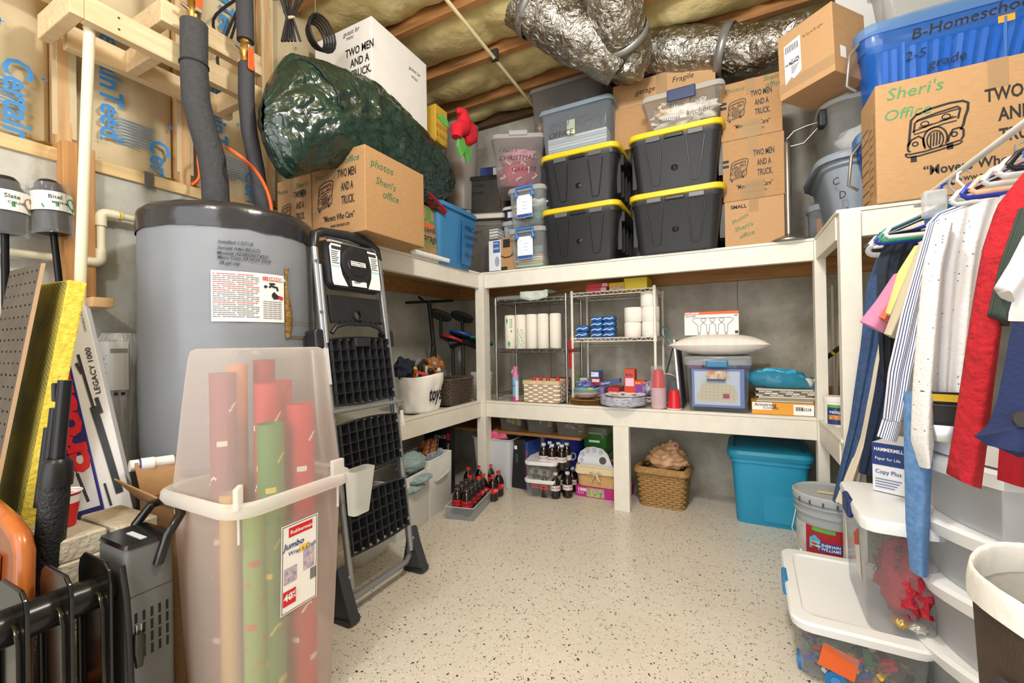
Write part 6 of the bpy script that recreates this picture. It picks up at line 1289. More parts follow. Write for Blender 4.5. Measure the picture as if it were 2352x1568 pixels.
# lamp bulb carton
bx0, bw, bz0, bz1 = yrect(2.70, 1572, 1697, 715, 768); bz0 = zb+.118
t = thing('bulb_carton', 'white and orange carton picturing four bulbs on the pillow', 'box', (bx0, 2.70, bz0), rot=(0, .0, .0)); h = bz1-bz0
obj('carton', MB().box(-bw/2, bw/2, 0, .11, 0, h), M('#e4e3e6', .45), t, bev=.001); f = facemap('F', (-bw/2, 0, 0)); obj('orange_marking', patch(MB(), 0, bw, h*.88, h, f), M('#e0622a', .45), t); obj('orange_marking', patch(MB(), 0, bw, 0, .11, facemap('T', (-bw/2, 0, h))), M('#e0622a', .45), t)
mb = MB(); puttxt(mb, 'SYLVANIA', .016, off(f, .0008), .006, h*.90, bold=.03); obj('white_lettering', mb, WHITE, t)
mb = MB(); puttxt(mb, 'ECO LED', .014, f, .006, h*.78, bold=.01); puttxt(mb, '65', .018, f, bw*.92, h*.77, bold=.01); patch(mb, bw*.93, bw*.99, h*.05, h*.17, f)
for i in range(4):
    x = bw*(.28+.165*i); s = h*1.0
    ribbon(mb, [(x-.10*s*.5, .12*s), (x-.11*s*.5, .42*s), (x-.26*s, .62*s), (x-.27*s, .68*s), (x-.15*s, .73*s), (x+.15*s, .73*s), (x+.27*s, .68*s), (x+.26*s, .62*s), (x+.11*s*.5, .42*s), (x+.10*s*.5, .12*s), (x-.10*s*.5, .12*s)], .0022, f)
obj('bulb_marking', mb, M('#3a3a3c', .5), t)
mb = MB()
for i in range(4): patch(mb, bw*(.28+.165*i)-.045*h, bw*(.28+.165*i)+.045*h, .02*h, .11*h, f)
obj('cap_marking', mb, M('#a9a48c', .5), t)
# flooring carton with sample tiles and blue cellophane
fx0, fw, _, fz1 = yrect(2.60, 1727, 1870, 925, 950); t = thing('flooring_carton', 'flat orange and white flooring carton at the right end of the counter', 'box', (fx0, 2.60, Z1+.0125)); h = .062
obj('carton', MB().box(-fw/2, fw/2, 0, .40, 0, h), M('#e2a035', .5), t, bev=.002); f = facemap('F', (-fw/2, 0, 0)); mb = patch(MB(), .002, fw*.34, h*.38, h, f); patch(mb, fw*.68, fw, h*.05, h*.9, f); obj('white_marking', mb, WHITE, t)
mb = MB(); puttxt(mb, 'Armstrong', .026, off(f, .0008), .012, h*.68, bold=.01, sx=.85); puttxt(mb, 'FLOORING', .014, off(f, .0008), .05, h*.46, bold=.01); puttxt(mb, 'A3238', .02, off(f, .0008), fw*.80, h*.42, bold=.01, sx=.8)
for i in range(10): patch(mb, fw*.71+.0036*i, fw*.71+.0036*i+(.0025 if i % 3 else .0012), h*.4, h*.72, off(f, .0008))
obj('lettering', mb, INK, t)
for i in range(7):
    t = thing('tile_sheet', ('lowest', 'second', 'third', 'fourth', 'fifth', 'sixth', 'topmost')[i]+' thin tile sheet stacked on the flooring carton', 'tile sheet', (fx0+.01+.006*(i % 3), 2.61+.004*(i % 2), Z1+.0125+h+.0008+.0098*i), 0, 'tile sheets on the flooring carton')
    obj('backing', MB().box(-fw*.46, fw*.46, 0, .34, 0, .003), M('#8c8578', .8), t)
    if i < 3 or i == 6: obj('sheet', MB().box(-fw*.46, fw*.46, 0, .34, .003, .009), M(('#cfc8b6', '#b9a98c', '#d8d2c4')[i % 3], .6), t, bev=.001)
    else:
        for k in range(8): obj('tile', MB().box(-fw*.46+fw*.115*k+.001, -fw*.46+fw*.115*(k+1)-.001, 0, .34, .003, .009), M(('#e2ded6', '#6b675f', '#d6d2c9')[(k+i) % 3], .5), t)
zt2 = Z1+.0125+h+.07
o = obj('blue_cellophane', MB().grid(lambda u, v: (-.16+.36*v, .075*math.cos(2*PI*u)*math.sin(PI*min(1, v*.93+.05))**.7, max(.002, .055+.062*math.sin(2*PI*u)*math.sin(PI*min(1, v*.93+.05))**.6+.014*mn.noise((u*12, v*12, 3))-.05*v)), 34, 26, True), P('#4aa9c9', .55, .06, .2), None, smooth=80); o.location = (fx0-.005, 2.70, zt2+.001); tag(o, 'crumpled blue cellophane bundle lying on the tile sheets', 'wrapping')
lump('blue_gift_fill', 'solid blue filling inside the cellophane bundle', 'wrapping', (fx0-.01, 2.70, zt2+.055), (.12, .05, .045), M('#3aa3cc', .3), nz=.5, sd=3)
t = thing('caulk_nozzle', 'white plastic nozzle end sticking out of the cellophane bundle', 'nozzle', (fx0+.115, 2.665, zt2+.028), rot=(0, 1.2, .3)); obj('collar', MB().lathe([(.026, 0), (.028, .008), (.022, .02), (.013, .03)], 18), M('#d2d0c8', .5), t, smooth=50); obj('tip', MB().lathe([(.010, .03), (.007, .075)], 12), M('#d2d0c8', .5), t, smooth=50)
# right bay: rods, jar, cardboard
for i, (x, y, x2, y2) in enumerate(((1911, 655, 1917, 915), (1928, 720, 1919, 915))):
    a, b = at(x, y, Y=2.93), at(x2, y2, Y=2.93); b.z = Z1+.001; o = obj('white_rod', MB().tube([a, b], .008, 8), M('#ccc6b8', .5), None, smooth=60); tag(o, ('taller', 'shorter')[i]+' white rod leaning in the right bay', 'rod', 'white rods in the right bay')
t = thing('paint_roller_pole', 'black and yellow extension pole crossing the right bay', 'pole'); a, b = at(1880, 835, Y=2.80), at(1960, 775, Y=2.70); obj('pole', MB().tube([a, b], .012, 10), M('#1d1d1f', .4), t, smooth=60); c = a.lerp(b, .42); obj('yellow_ring', MB().tube([c, c+(b-a)*.06], .014, 12), M('#d9c72a', .4), t); obj('wire', MB().tube([at(1866, 835, Y=2.80), at(1853, 852, Y=2.80), at(1866, 867, Y=2.80)], .003, 6), STEEL, t)
t = thing('paint_tub', 'small white tub with a blue colour label in the right bay', 'tub', (at(1922, 965, Y=2.44).x, 2.44, Z1+.001)); obj('tub', MB().lathe([(.046, 0), (.048, .01), (.048, .118), (.044, .122)], 24), WHITE, t, smooth=40); obj('lid', MB().lathe([(.050, .112), (.051, .13), (.047, .135)], 24), WHITE, t, smooth=40); f = cylmap(.0485, -2.5, .012, .001); lb = obj('label', patch(MB(), 0, .10, 0, .088, f, 10), M('#2c3f74', .4), t)
mb = MB(); puttxt(mb, 'valspar', .022, cylmap(.0485, -2.5, .012, .002), .01, .05, bold=.01); obj('white_lettering', mb, WHITE, lb); obj('colour_marking', patch(MB(), .008, .06, .022, .042, cylmap(.0485, -2.5, .012, .002), 5), M('#c23a6a', .4, var=.8, vs=60, hex2='#e0b23a'), lb); obj('green_marking', patch(MB(), .0, .05, .076, .087, cylmap(.0485, -2.5, .012, .002), 5), M('#58b548', .4), lb)
o = obj('brown_panel', MB().box(-.10, .10, 0, .02, 0, .13), M('#a5764a', .7), None, bev=.002); o.location = (.56, 3.0, Z1+.001); tag(o, 'brown board leaning at the back of the right bay', 'board')
t = thing('spiral_notebook', 'black spiral bound pad lying by the small white tub', 'notebook', (.52, 2.62, Z1+.001)); obj('cover', MB().box(-.12, .10, 0, .2, 0, .025), M('#1e1e20', .5), t, bev=.002)
for i in range(7): obj('coil', MB().tube([(-.085+.028*i, -.003, .006), (-.085+.028*i, -.012, .02), (-.085+.028*i, .004, .036)], .003, 5), M('#d6c9b0', .5), t)
# --- left counter: toy bag, basket, drums, bucket
t = thing('toy_bag', 'white canvas bag lettered toys on the left counter', 'bag', (-1.655, 2.03, Z1+.0125)); CAN = M('#eceae5', .85, bump=.25, bs=14)
def tb(u, v):
    a = 2*PI*u; k = .78+.22*v; rx, ry = .115*k, .135*k; q = 2.6; c, s_ = math.cos(a), math.sin(a); m = (abs(c)**q+abs(s_)**q)**(-1/q)
    n = .010*mn.noise((c*2.5, s_*2.5, v*3)); return (c*m*rx+n*c, s_*m*ry+n*s_, .215*v+(.010*math.sin(a*2+1) if v > .95 else 0))
obj('canvas', MB().grid(tb, 56, 16, True), CAN, t, smooth=70, sol=.003); obj('bottom', MB().lathe([(.11, .0)], 4) if False else MB().loft([(.0, .15, .18, .05), (.004, .15, .18, .05)]), CAN, t)
mb = MB(); puttxt(mb, 'toys', .115, lambda u, v: (.1105+.018*v/.2, -.065+u*.8, .07+v), shear=.15, bold=.025, sx=.75); obj('lettering', mb, INK, t)
random.seed(11); toyc = ['#3a2a22', '#d8c22e', '#e4e0d8', '#2a2b2f', '#b9622a', '#c7c3bb', '#5a4436', '#1f2023', '#d9d4c8', '#8a8a8c', '#c43a2c']
for i in range(34):
    x, y = -.085+.17*random.random(), -.11+.22*random.random(); z = .19+.06*random.random()+(.03 if abs(y) < .08 else 0); c = toyc[i % len(toyc)]; k = i % 3
    mb = MB(); mt = Matrix.Rotation(random.random()*6, 3, 'Z') @ Matrix.Rotation(random.random()*1.6, 3, 'X')
    if k == 0: mb.cbox((0, 0, 0), (.012, .016, .075), mt); 
    elif k == 1: mb.ell((0, 0, 0), (.016, .016, .016), 10, 7)
    else: mb.tube([mt @ Vector((0, 0, -.04)), mt @ Vector((.01, 0, 0)), mt @ Vector((0, .01, .04))], [.008, .012, .007], 8)
    o = obj('toy_piece', mb, M(c, .5), None, smooth=40); o.location = (-1.655+x, 2.03+y, Z1+.0125+z); tag(o, 'small '+{'#3a2a22': 'dark brown', '#d8c22e': 'yellow', '#e4e0d8': 'white', '#2a2b2f': 'black', '#b9622a': 'tan', '#c7c3bb': 'pale grey', '#5a4436': 'brown', '#1f2023': 'black', '#d9d4c8': 'ivory', '#8a8a8c': 'grey', '#c43a2c': 'red'}[c]+' toy piece heaped in the toy bag', 'toy', 'toys heaped in the toy bag')
lump('plush_toy', 'brown plush toy on top of the toy bag', 'plush toy', (-1.61, 2.11, Z1+.275), (.045, .05, .05), M('#9b6430', .95), nz=.6, ns=7, sd=4); lump('dark_cloth', 'navy cloth heaped at the near end of the toy bag', 'cloth', (-1.69, 1.93, Z1+.27), (.06, .07, .055), M('#262c3c', .9), nz=.5, sd=6)
def wicker(hexa, hexb, sc):
    m = bpy.data.materials.new('wicker'); m.use_nodes = True; nt = m.node_tree; b = nt.nodes['Principled BSDF']; N = nt.nodes.new; L = nt.links.new
    tc = N('ShaderNodeTexCoord'); n = N('ShaderNodeTexNoise'); n.inputs['Scale'].default_value = sc; L(tc.outputs['Object'], n.inputs[0]); x = N('ShaderNodeMix'); x.data_type = 'RGBA'; x.inputs[6].default_value = lin(hexa); x.inputs[7].default_value = lin(hexb); L(n.outputs[0], x.inputs[0]); L(x.outputs[2], b.inputs['Base Color']); b.inputs['Roughness'].default_value = .7; return m
def woven(t, w, d, h, taper, mat, rows, r=.03, thick=.0055, wob=26, rim=.008, amp=.003):
    for j in range(rows):
        z = h*(j+.5)/rows; k = taper+(1-taper)*z/h; base = rrect(z, w*k, d*k, r, 0, 0, n=3); pts = []
        P_ = [Vector(p) for p in base]; P_.append(P_[0]); tot = sum((P_[i+1]-P_[i]).length for i in range(len(P_)-1)); n = wob*2; L_ = 0; i = 0
        for q in range(n+1):
            s_ = tot*q/n
            while i < len(P_)-2 and L_+(P_[i+1]-P_[i]).length < s_: L_ += (P_[i+1]-P_[i]).length; i += 1
            p = P_[i].lerp(P_[i+1], min(1, (s_-L_)/max(1e-6, (P_[i+1]-P_[i]).length))); nn = Vector((p.x/w/w, p.y/d/d, 0)).normalized(); pts.append(p+nn*(amp*(1 if (q+j) % 2 else -1)))
        obj('weave_strand', MB().tube(pts, thick, 5), mat, t, smooth=70)
    obj('woven_rim', MB().tube([Vector(p) for p in rrect(h, w, d, r, 0, 0, n=3)]+[Vector(rrect(h, w, d, r, 0, 0, n=3)[0])], rim, 8), mat, t, smooth=70)
    obj('inner_wall', MB().loft([(.002, w*taper-.012, d*taper-.012, r), (h-.004, w-.012, d-.012, r)], True, False), M('#2c2218', .9) if mat else None, t)
t = thing('dark_wicker_basket', 'dark brown wicker basket beside the toy bag', 'basket', (-1.685, 2.375, Z1+.0125), -.05); woven(t, .20, .27, .165, .88, wicker('#241d18', '#6a5a4c', 60), 13, thick=.0066, amp=.005)
t = thing('drum_controller', 'black toy drum kit with coloured pads at the back of the left counter', 'drum kit'); DK = M('#1a1b1d', .45)
def pad(px, py, X, r, col, tilt=(.0, .28, 0), rim=True):
    c = at(px, py, X=X); r *= 1.2; o = obj('drum_pad', MB().lathe([(r*.9, -.02), (r, -.012), (r, .0), (r*.96, .004), (0, .005)], 28), M('#3b3a38', .8), t, smooth=40); o.location = c; o.rotation_euler = tilt
    if rim: q = obj('coloured_rim', MB().lathe([(r*1.01, -.016), (r*1.03, -.010), (r*1.03, -.002), (r*.98, .002)], 28, cap0=False, cap1=False), M(col, .4), o, smooth=50)
    return c
tl = (.55, .0, .1)
c1 = pad(1040, 778, -1.90, .085, '#c9242c', (-.32, .18, 0)); c2 = pad(1063, 768, -1.82, .085, '#2450b8', (-.32, .18, 0)); c3 = pad(1108, 780, -1.62, .07, '#2a9a78', (-.32, .18, 0))
c4 = pad(1012, 722, -1.93, .075, '#000000', (-.42, .1, 0), False); c5 = pad(1062, 726, -1.85, .075, '#000000', (-.42, .1, 0), False)
for c, col in ((c4, '#c8452a'), (c5, '#d0a52a')): obj('cymbal_nut', MB().tube([c, c+Vector((0, 0, .03))], .009, 10), M(col, .4), t)
for c in (c4, c5): obj('cymbal_arm', MB().tube([c-Vector((0, 0, .01)), c-Vector((0, 0, .16))], .012, 10), DK, t, smooth=60)
obj('drum_body', MB().tube([c1-Vector((0, .05, .04)), c2-Vector((0, 0, .045)), c3-Vector((0, 0, .05))], .035, 8), DK, t, smooth=60)
for c in (c1, c2, c3): obj('stand_leg', MB().tube([c-Vector((0, 0, .03)), Vector((c.x, c.y, Z1+.001))], .014, 10), M('#2b2f33', .4), t, smooth=60)
a = at(985, 690, X=-1.95); b = at(1005, 880, X=-1.90); obj('stand_tube', MB().tube([a, b], .015, 10), DK, t, smooth=60); obj('cross_tube', MB().tube([at(933, 695, X=-1.95), at(1040, 690, X=-1.95)], .010, 8), DK, t, smooth=60); obj('hook', MB().tube([at(962, 682, X=-1.95), at(972, 690, X=-1.95)], .009, 8), DK, t); c = at(994, 790, X=-1.93); obj('stand_leg', MB().tube([c, Vector((c.x+.03, c.y-.10, Z1+.001))], .012, 10), DK, t, smooth=60)
for i in range(2): o = obj('framed_board', MB().box(-.006, .006, -.10, .10, 0, .10+.05*(1-i)), M('#2d302e', .6), None, bev=.002); o.location = (-2.03+.05*i, 2.55+.02*i, Z1+.001); tag(o, ('rear', 'front')[i]+' small dark chalkboard behind the wicker basket', 'chalkboard')
t = thing('detergent_pail', 'white pail with a green and purple label half behind the corner post', 'pail', (at(1107, 900, Y=2.74).x, 2.74, Z1+.001)); obj('pail', MB().lathe([(.066, 0), (.075, .15), (.078, .152), (.078, .165), (.075, .167), (.076, .178)], 28), WHITE, t, smooth=40); obj('lid', MB().lathe([(.082, .175), (.083, .19), (.078, .196), (.0, .196)], 28), WHITE, t, smooth=40)
f = cylmap(.072, -1.35, .02, .004); obj('label', patch(MB(), 0, .10, 0, .115, f, 10), M('#cfd8cc', .5, var=.6, vs=14, hex2='#a58ab0'), t); obj('green_marking', patch(MB(), .0, .10, .085, .115, cylmap(.0745, -1.35, .02, .003), 10), M('#5fae72', .5), t)
# ================================================================== under the counters
CLOTH = M('#d6d6d4', .8, var=.04, vs=10, bump=.15, bs=12)
def fbin(label, x, y, w, l, h, hnd):
    t = thing('fabric_bin', label, 'fabric bin', (x, y, 0), .12)
    obj('walls', MB().loft([(.002, w*.95, l*.97, .012), (.012, w*.95, l*.97, .012), (h*.5, w*.98, l*.985, .012), (h, w, l, .012)], True, False), CLOTH, t, smooth=40, sol=.006); obj('hem', MB().tube([Vector(p) for p in rrect(h, w, l, .012)]+[Vector(rrect(h, w, l, .012)[0])], .005, 6), WHITE, t)
    if hnd: obj('handle', MB().tube([(w/2+.004, -l*.3, h*.62), (w/2+.018, -l*.15, h*.65), (w/2+.018, l*.15, h*.68), (w/2+.004, l*.3, h*.70)], .012, 6, flat=.35), M('#c9cbc8', .6), t, smooth=60)
    return t
fbin('white fabric bin behind the ladder with plush things on it', -1.665, 1.80, .26, .30, .30, False); fbin('white fabric bin with a strap handle beside the bottle tray', -1.705, 2.095, .26, .27, .33, True)
random.seed(5)
for i in range(12):
    c = ('#9a4a2c', '#b98a4a', '#7a3a46', '#c06a2e', '#8c7a3a', '#6e2f3c')[i % 6]; t = thing('giant_crayon', ('rust', 'tan', 'wine', 'orange', 'olive', 'maroon')[i % 6]+' crayon in the bunch standing in the fabric bin'+(', front row' if i < 6 else ', rear row'), 'crayon', (-1.66-.035*(i//6), 1.98+.024*(i % 6), .20), rot=(-.28, .12, 0), group='crayons in the fabric bin')
    obj('stick', MB().lathe([(.0115, 0), (.0115, .20), (.007, .205), (.005, .235)], 10), M(c, .5), t, smooth=40)
    for z in (.03, .15, .185): obj('band', MB().lathe([(.0119, z), (.0119, z+.006)], 10, cap0=False, cap1=False), M('#2a2420', .5), t)
t = thing('art_kit', 'white and blue box of art supplies sticking out of the fabric bin', 'box', (-1.70, 2.12, .18), .12); obj('carton', MB().box(-.08, .07, -.08, .09, 0, .17), M('#b9c4d6', .5), t, bev=.002); obj('coil_marking', patch(MB(), -.07, .08, .14, .165, facemap('R', (.07, 0, 0))), M('#4d6fa8', .5, var=.8, vs=60, hex2='#f0f0f0'), t)
FUZZ = M('#a4bcbf', .95, var=.25, vs=45, bump=1.0, bs=90, name='aqua_plush')
def fuzzy(name, label, cat, loc, r, sd):
    o = obj(name, MB().ell((0, 0, 0), r, 36, 22, .22, 9, sd), FUZZ, None, smooth=80); o.location = loc; return tag(o, label, cat)
fuzzy('plush_cushion', 'pale aqua shaggy cushion on the fabric bin behind the ladder', 'cushion', (-1.60, 1.865, .352), (.07, .10, .055), 1); fuzzy('plush_slipper', 'upper pale aqua shaggy slipper hanging off the fabric bin', 'slipper', (-1.53, 1.86, .272), (.045, .09, .018), 2); fuzzy('plush_slipper', 'lower pale aqua shaggy slipper hanging off the fabric bin', 'slipper', (-1.535, 1.81, .235), (.04, .08, .022), 3)
# boxes in the corner
t = thing('toy_set_box', 'black toy set box with a blue picture in the corner', 'box', (-1.79, 2.36, 0), .2); obj('carton', MB().box(-.10, .10, 0, .06, 0, .43), M('#1d1e22', .45), t, bev=.002); f = facemap('F', (0, 0, 0)); mb = MB(); mb.add([f(-.05, .05), f(.04, .05), f(.075, .20), f(.0, .30), f(-.05, .25)], [(0, 1, 2, 3, 4)]); obj('picture_marking', mb, M('#4f7f9c', .5, var=.7, vs=25, hex2='#1e2a38'), t)
mb = MB(); patch(mb, .07, .092, .36, .405, f); obj('red_marking', mb, REDINK, t); mb = MB(); puttxt(mb, '75355', .022, lambda u, v: f(.072+v, .34-u), bold=.02); puttxt(mb, 'SPACE', .03, f, -.02, .37, bold=.01); obj('white_lettering', mb, M('#dcdde0', .5), t)
t = thing('white_open_bin', 'white bin holding pink cloth behind the corner post', 'storage bin', (-1.52, 2.78, 0)); obj('body', MB().loft([(0, .26, .30, .03), (.335, .31, .34, .035), (.34, .33, .36, .04)], True, False), M('#c6cbd2', .5), t, smooth=40, sol=.004); lump('pink_cloth', 'hot pink cloth heaped in the white bin behind the corner post', 'cloth', (-1.53, 2.68, .335), (.10, .06, .045), M('#d82a5e', .8, var=.5, vs=10, hex2='#e6a8cc'), nz=.5, sd=5)
t = thing('black_case', 'black case with a blue and red edge standing on the floor', 'case', (-1.33, 2.66, 0), -.08); obj('case', MB().box(-.06, .055, 0, .30, 0, .335), M('#232326', .5), t, bev=.008); obj('blue_edge', MB().box(.056, .075, .0, .30, 0, .325), M('#2c4a92', .45), t, bev=.003); mb = MB(); puttxt(mb, 'HOCKEY', .04, lambda u, v: (.063+v*.35, -.0015, .27-u*1.25), bold=.03); obj('red_lettering', mb, M('#d04a48', .5), t); obj('latch', MB().box(-.02, .0, -.006, .002, .18, .24), M('#4a4b4e', .4), t, bev=.003); obj('sticker', patch(MB(), -.03, -.008, .27, .295, facemap('F', (0, 0, 0))), WHITE, t)
# clear shoe boxes
LIDW = M('#e9eaec', .4)
def shoebox(label, z, rz):
    t = thing('shoe_box', label, 'storage box', (-1.145, 2.70, z), rz, 'clear boxes with white lids'); w, d, h = .215, .30, .115
    obj('body', MB().loft([(0, w*.84, d*.88, .02), (.01, w*.87, d*.9, .025), (h-.015, w*.95, d*.96, .03)], True, False), P('#e2e4e4', .12, .1, .15), t, smooth=40); obj('lid', MB().loft([(h-.022, w, d, .035), (h-.004, w*1.02, d*1.01, .035), (h, w*.98, d*.98, .03), (h-.003, w*.86, d*.9, .03)], True, True), LIDW, t, smooth=40); return t
shoebox('lower clear box of markers with a white lid', .001, .12); shoebox('upper clear box of craft mesh with a white lid', .117, .16)
for i in range(14):
    t = thing('marker_pen', ('red', 'blue', 'white', 'green', 'pink', 'black', 'brown')[i % 7]+' marker pen lying in the lower clear box', 'marker', (-1.20+.008*(i % 7), 2.63+.02*(i // 7), .018+.0125*(i % 7)), rot=(0, PI/2, .1*(i % 5-2)), group='marker pens in the clear box'); c = ('#c22f38', '#2c4fa8', '#e8e4de', '#3c8a4c', '#d66a96', '#222326', '#7a4a30')[i % 7]
    obj('barrel', MB().lathe([(.006, 0), (.006, .075)], 8), M('#dcd6d2' if i % 2 else c, .4), t, smooth=50); obj('cap', MB().lathe([(.0068, .075), (.0068, .11)], 8), M(c, .4), t, smooth=50)
def checker(h1, h2, sc):
    m = bpy.data.materials.new('check'); m.use_nodes = True; nt = m.node_tree; b = nt.nodes['Principled BSDF']; tc = nt.nodes.new('ShaderNodeTexCoord'); c = nt.nodes.new('ShaderNodeTexChecker'); c.inputs['Scale'].default_value = sc; c.inputs[1].default_value = lin(h1); c.inputs[2].default_value = lin(h2); nt.links.new(tc.outputs['Object'], c.inputs[0]); nt.links.new(c.outputs[0], b.inputs['Base Color']); b.inputs['Roughness'].default_value = .8; return m
for i in range(2): o = obj('mesh_roll', MB().tube([(-.07, 0, 0), (.07, .02*i, 0)], .022, 14), checker('#dcd6c8', '#4a4842', 260), None, smooth=60); o.location = (-1.15-.01*i, 2.62+.05*i, .147); o.rotation_euler = (0, 0, .3*i-.1); tag(o, ('front', 'rear')[i]+' checked mesh roll inside the upper clear box', 'craft mesh')
lump('red_craft_item', 'red craft bundle inside the upper clear box', 'craft item', (-1.11, 2.70, .165), (.05, .06, .035), M('#c0392f', .6), nz=.4, sd=3)
# bottles
COLA = M('#1b0d08', .08, spec=.7, name='cola'); BCL = P('#e9ecee', .07, .03, .05)
def bottle_proto(name, label, cap, lab, lcol, white):
    t = thing(name, label, 'bottle', (0, 0, 0), 0, 'soda bottles on the floor'); k, K = 1.0, .70
    body = [(.022, .0), (.029, .003), (.033, .018), (.031, .04), (.0325, .06), (.033, .085), (.033, .125), (.0315, .145), (.026, .166), (.018, .184), (.0125, .198)]
    obj('body', MB().lathe([(r*k, z*K) for r, z in body], 18, cap1=False), COLA, t, smooth=60)
    obj('neck', MB().lathe([(.012*k, .198*K), (.0115*k, .208*K), (.015*k, .209*K), (.015*k, .212*K), (.011*k, .213*K)], 16), BCL, t, smooth=50)
    obj('cap', MB().lathe([(.0145*k, .212*K), (.0148*k, .23*K), (.0135*k, .2325*K)], 18), M(cap, .4), t, smooth=40)
    lb = obj('label', MB().lathe([(.0336*k, .075*K), (.0336*k, .122*K)], 22, cap0=False, cap1=False), M(lab, .4), t, smooth=60)
    mb = MB(); f = cylmap(.0336*k, -2.6, .094*K, .0006); puttxt(mb, 'Coca-Cola', .018, f, 0, 0, shear=.3, bold=.02, sx=.95); puttxt(mb, 'Coca-Cola', .018, cylmap(.0336*k, -.4, .094*K, .0006), 0, 0, shear=.3, bold=.02, sx=.95); obj('lettering', mb, M(lcol, .4), lb); return t
red = bottle_proto('cola_bottle', 'x', '#d2242c', '#c91f2b', '#f4efec', False); dark = bottle_proto('cola_bottle', 'x', '#232427', '#c91f2b', '#1c1416', False); diet = bottle_proto('cola_bottle', 'x', '#c6d0d8', '#d3d5d8', '#c8303a', True)
first = {id(red): True, id(dark): True, id(diet): True}
def bot(p, x, y, z, rz, label):
    if first[id(p)]: first[id(p)] = False; p.location = (x, y, z); p.rotation_euler = (0, 0, rz); p['label'] = label
    else: dup(p, (x, y, z), rz, label)
TRX, TRY = -1.425, 2.215
n = 0
for j in range(4):
    for i in range(2):
        y = TRY-.105+.064*j; x = TRX-.033+.064*i-.012*j
        bot(dark if j < 3 else red, x, y, .009, .3*n, ('left', 'right')[i]+' bottle of the '+('nearest', 'second', 'third', 'farthest')[j]+' row in the clear tray'); n += 1
for i, (px, py) in enumerate(((1076, 1128), (1103, 1122), (1110, 1146), (1133, 1149), (1146, 1138), (1126, 1120))):
    p = at(px, py, Z=0); bot(red, p.x, p.y, .001, .5+.4*i, 'red capped bottle in the shrink-wrapped six-pack, '+('left rear', 'middle rear', 'left front', 'right front', 'far right', 'centre rear')[i])
for i, (px, py) in enumerate(((1232, 1136), (1252, 1140))):
    p = at(px, py, Z=0); bot(dark, p.x, p.y, .001, .2*i, ('left', 'right')[i]+' dark capped bottle with red label beside the clear boxes')
for i, (px, py) in enumerate(((1276, 1143), (1304, 1141), (1289, 1128), (1315, 1128), (1264, 1124), (1240, 1122))):
    p = at(px, py, Z=0); bot(diet, p.x, p.y, .001, .3*i, 'silver label bottle on the floor, '+('front left', 'front right', 'behind the front pair', 'far right', 'in the middle row', 'rear left')[i])
for i, (dx, dy) in enumerate(((0, 0), (.055, -.004), (.11, .01), (.015, .06), (.07, .062), (.12, .07))):
    p = at(1252, 1136, Z=0); bot(diet, p.x-.01+dx*1.12, p.y+.012+dy*1.1, .174, .4*i, 'silver label bottle in the pack stacked on other bottles, '+('front left', 'front middle', 'front right', 'rear left', 'rear middle', 'rear right')[i])
t = thing('clear_tray', 'clear acrylic fridge tray holding dark bottles on the floor', 'tray', (TRX-.012, TRY-.01, .001), .2); w, d, h = .165, .32, .07
AC = P('#dfe2e6', .12, .05, .1)
obj('base', MB().box(-w/2, w/2, -d/2, d/2, 0, .005), AC, t)
for a in ((-w/2-.004, -w/2, -d/2, d/2), (w/2, w/2+.004, -d/2, d/2), (-w/2, w/2, -d/2-.004, -d/2), (-w/2, w/2, d/2, d/2+.004)): obj('wall', MB().box(*a, 0, h), AC, t)
obj('rim', MB().tube([Vector(p) for p in rrect(h, w+.008, d+.008, .006)]+[Vector(rrect(h, w+.008, d+.008, .006)[0])], .003, 6), P('#eef0f2', .5, .1, .2), t)
# bins on the plank shelf
for i, (px, px2, c1, c2) in enumerate(((1150, 1198, '#c9b896', '#5f6a86'), (1211, 1272, '#8d8f8e', '#4f5a6a'), (1278, 1342, '#5c5148', '#7a8aa8'))):
    cx, w, _, _ = yrect(2.72, px, px2, 970, 990); t = thing('small_clear_bin', ('left', 'middle', 'right')[i]+' small clear bin of odds and ends on the plank shelf', 'storage bin', (cx, 2.80, .387)); obj('body', MB().loft([(0, w*.84, .20, .02), (.005, w*.86, .21, .025), (.105, w, .24, .03), (.11, w*1.05, .25, .03)], True, False), P('#c9c6c0', .16, .12, .2), t, smooth=40)
    random.seed(20+i)
    for k in range(9):
        o = obj('oddment', MB().cbox((0, 0, 0), (.02+.05*random.random(), .03, .012+.03*random.random()), Matrix.Rotation(random.random()*2, 3, 'Y')), M((c1, c2, '#d0c24a', '#3a3a3c', '#d9d6ce')[k % 5], .6), None, bev=.003); o.location = (cx+(random.random()-.5)*w*.55, 2.76+.08*random.random(), .415+.045*random.random()); tag(o, ('pale', 'bluish', 'yellow', 'black', 'white')[k % 5]+' oddment in the '+('left', 'middle', 'right')[i]+' small clear bin', 'oddment', 'oddments in the small clear bins')
# blue drum
t = thing('blue_drum', 'dark blue steel drum under the counter', 'drum', (at(1300, 1090, Y=2.93).x, 2.90, 0)); obj('drum', MB().lathe([(.135, 0), (.14, .006), (.14, .125), (.143, .13), (.14, .135), (.14, .25), (.143, .255), (.14, .26), (.14, .355), (.135, .36)], 32), M('#232d8a', .35, var=.15, vs=8), t, smooth=40); mb = MB(); f = cylmap(.14, -2.05, .20, .003); puttxt(mb, 'MOTO', .075, f, 0, 0, bold=.03, sx=.9); obj('lettering', mb, M('#b9bdd6', .5), t); obj('wire_handle', MB().tube([(-.09, -.115, .09), (.0, -.155, .115), (.09, -.12, .16)], .004, 6), STEEL, t)
for i in range(2): o = obj('grey_crate', MB().loft([(0, .25, .2, .02), (.33, .27, .22, .02), (.335, .29, .24, .02)], True, False), M('#857d74', .6), None, smooth=40, sol=.005); o.location = (-1.62+.31*i, 2.955, 0); tag(o, ('left', 'right')[i]+' taupe open bin at the back under the plank shelf', 'storage bin')
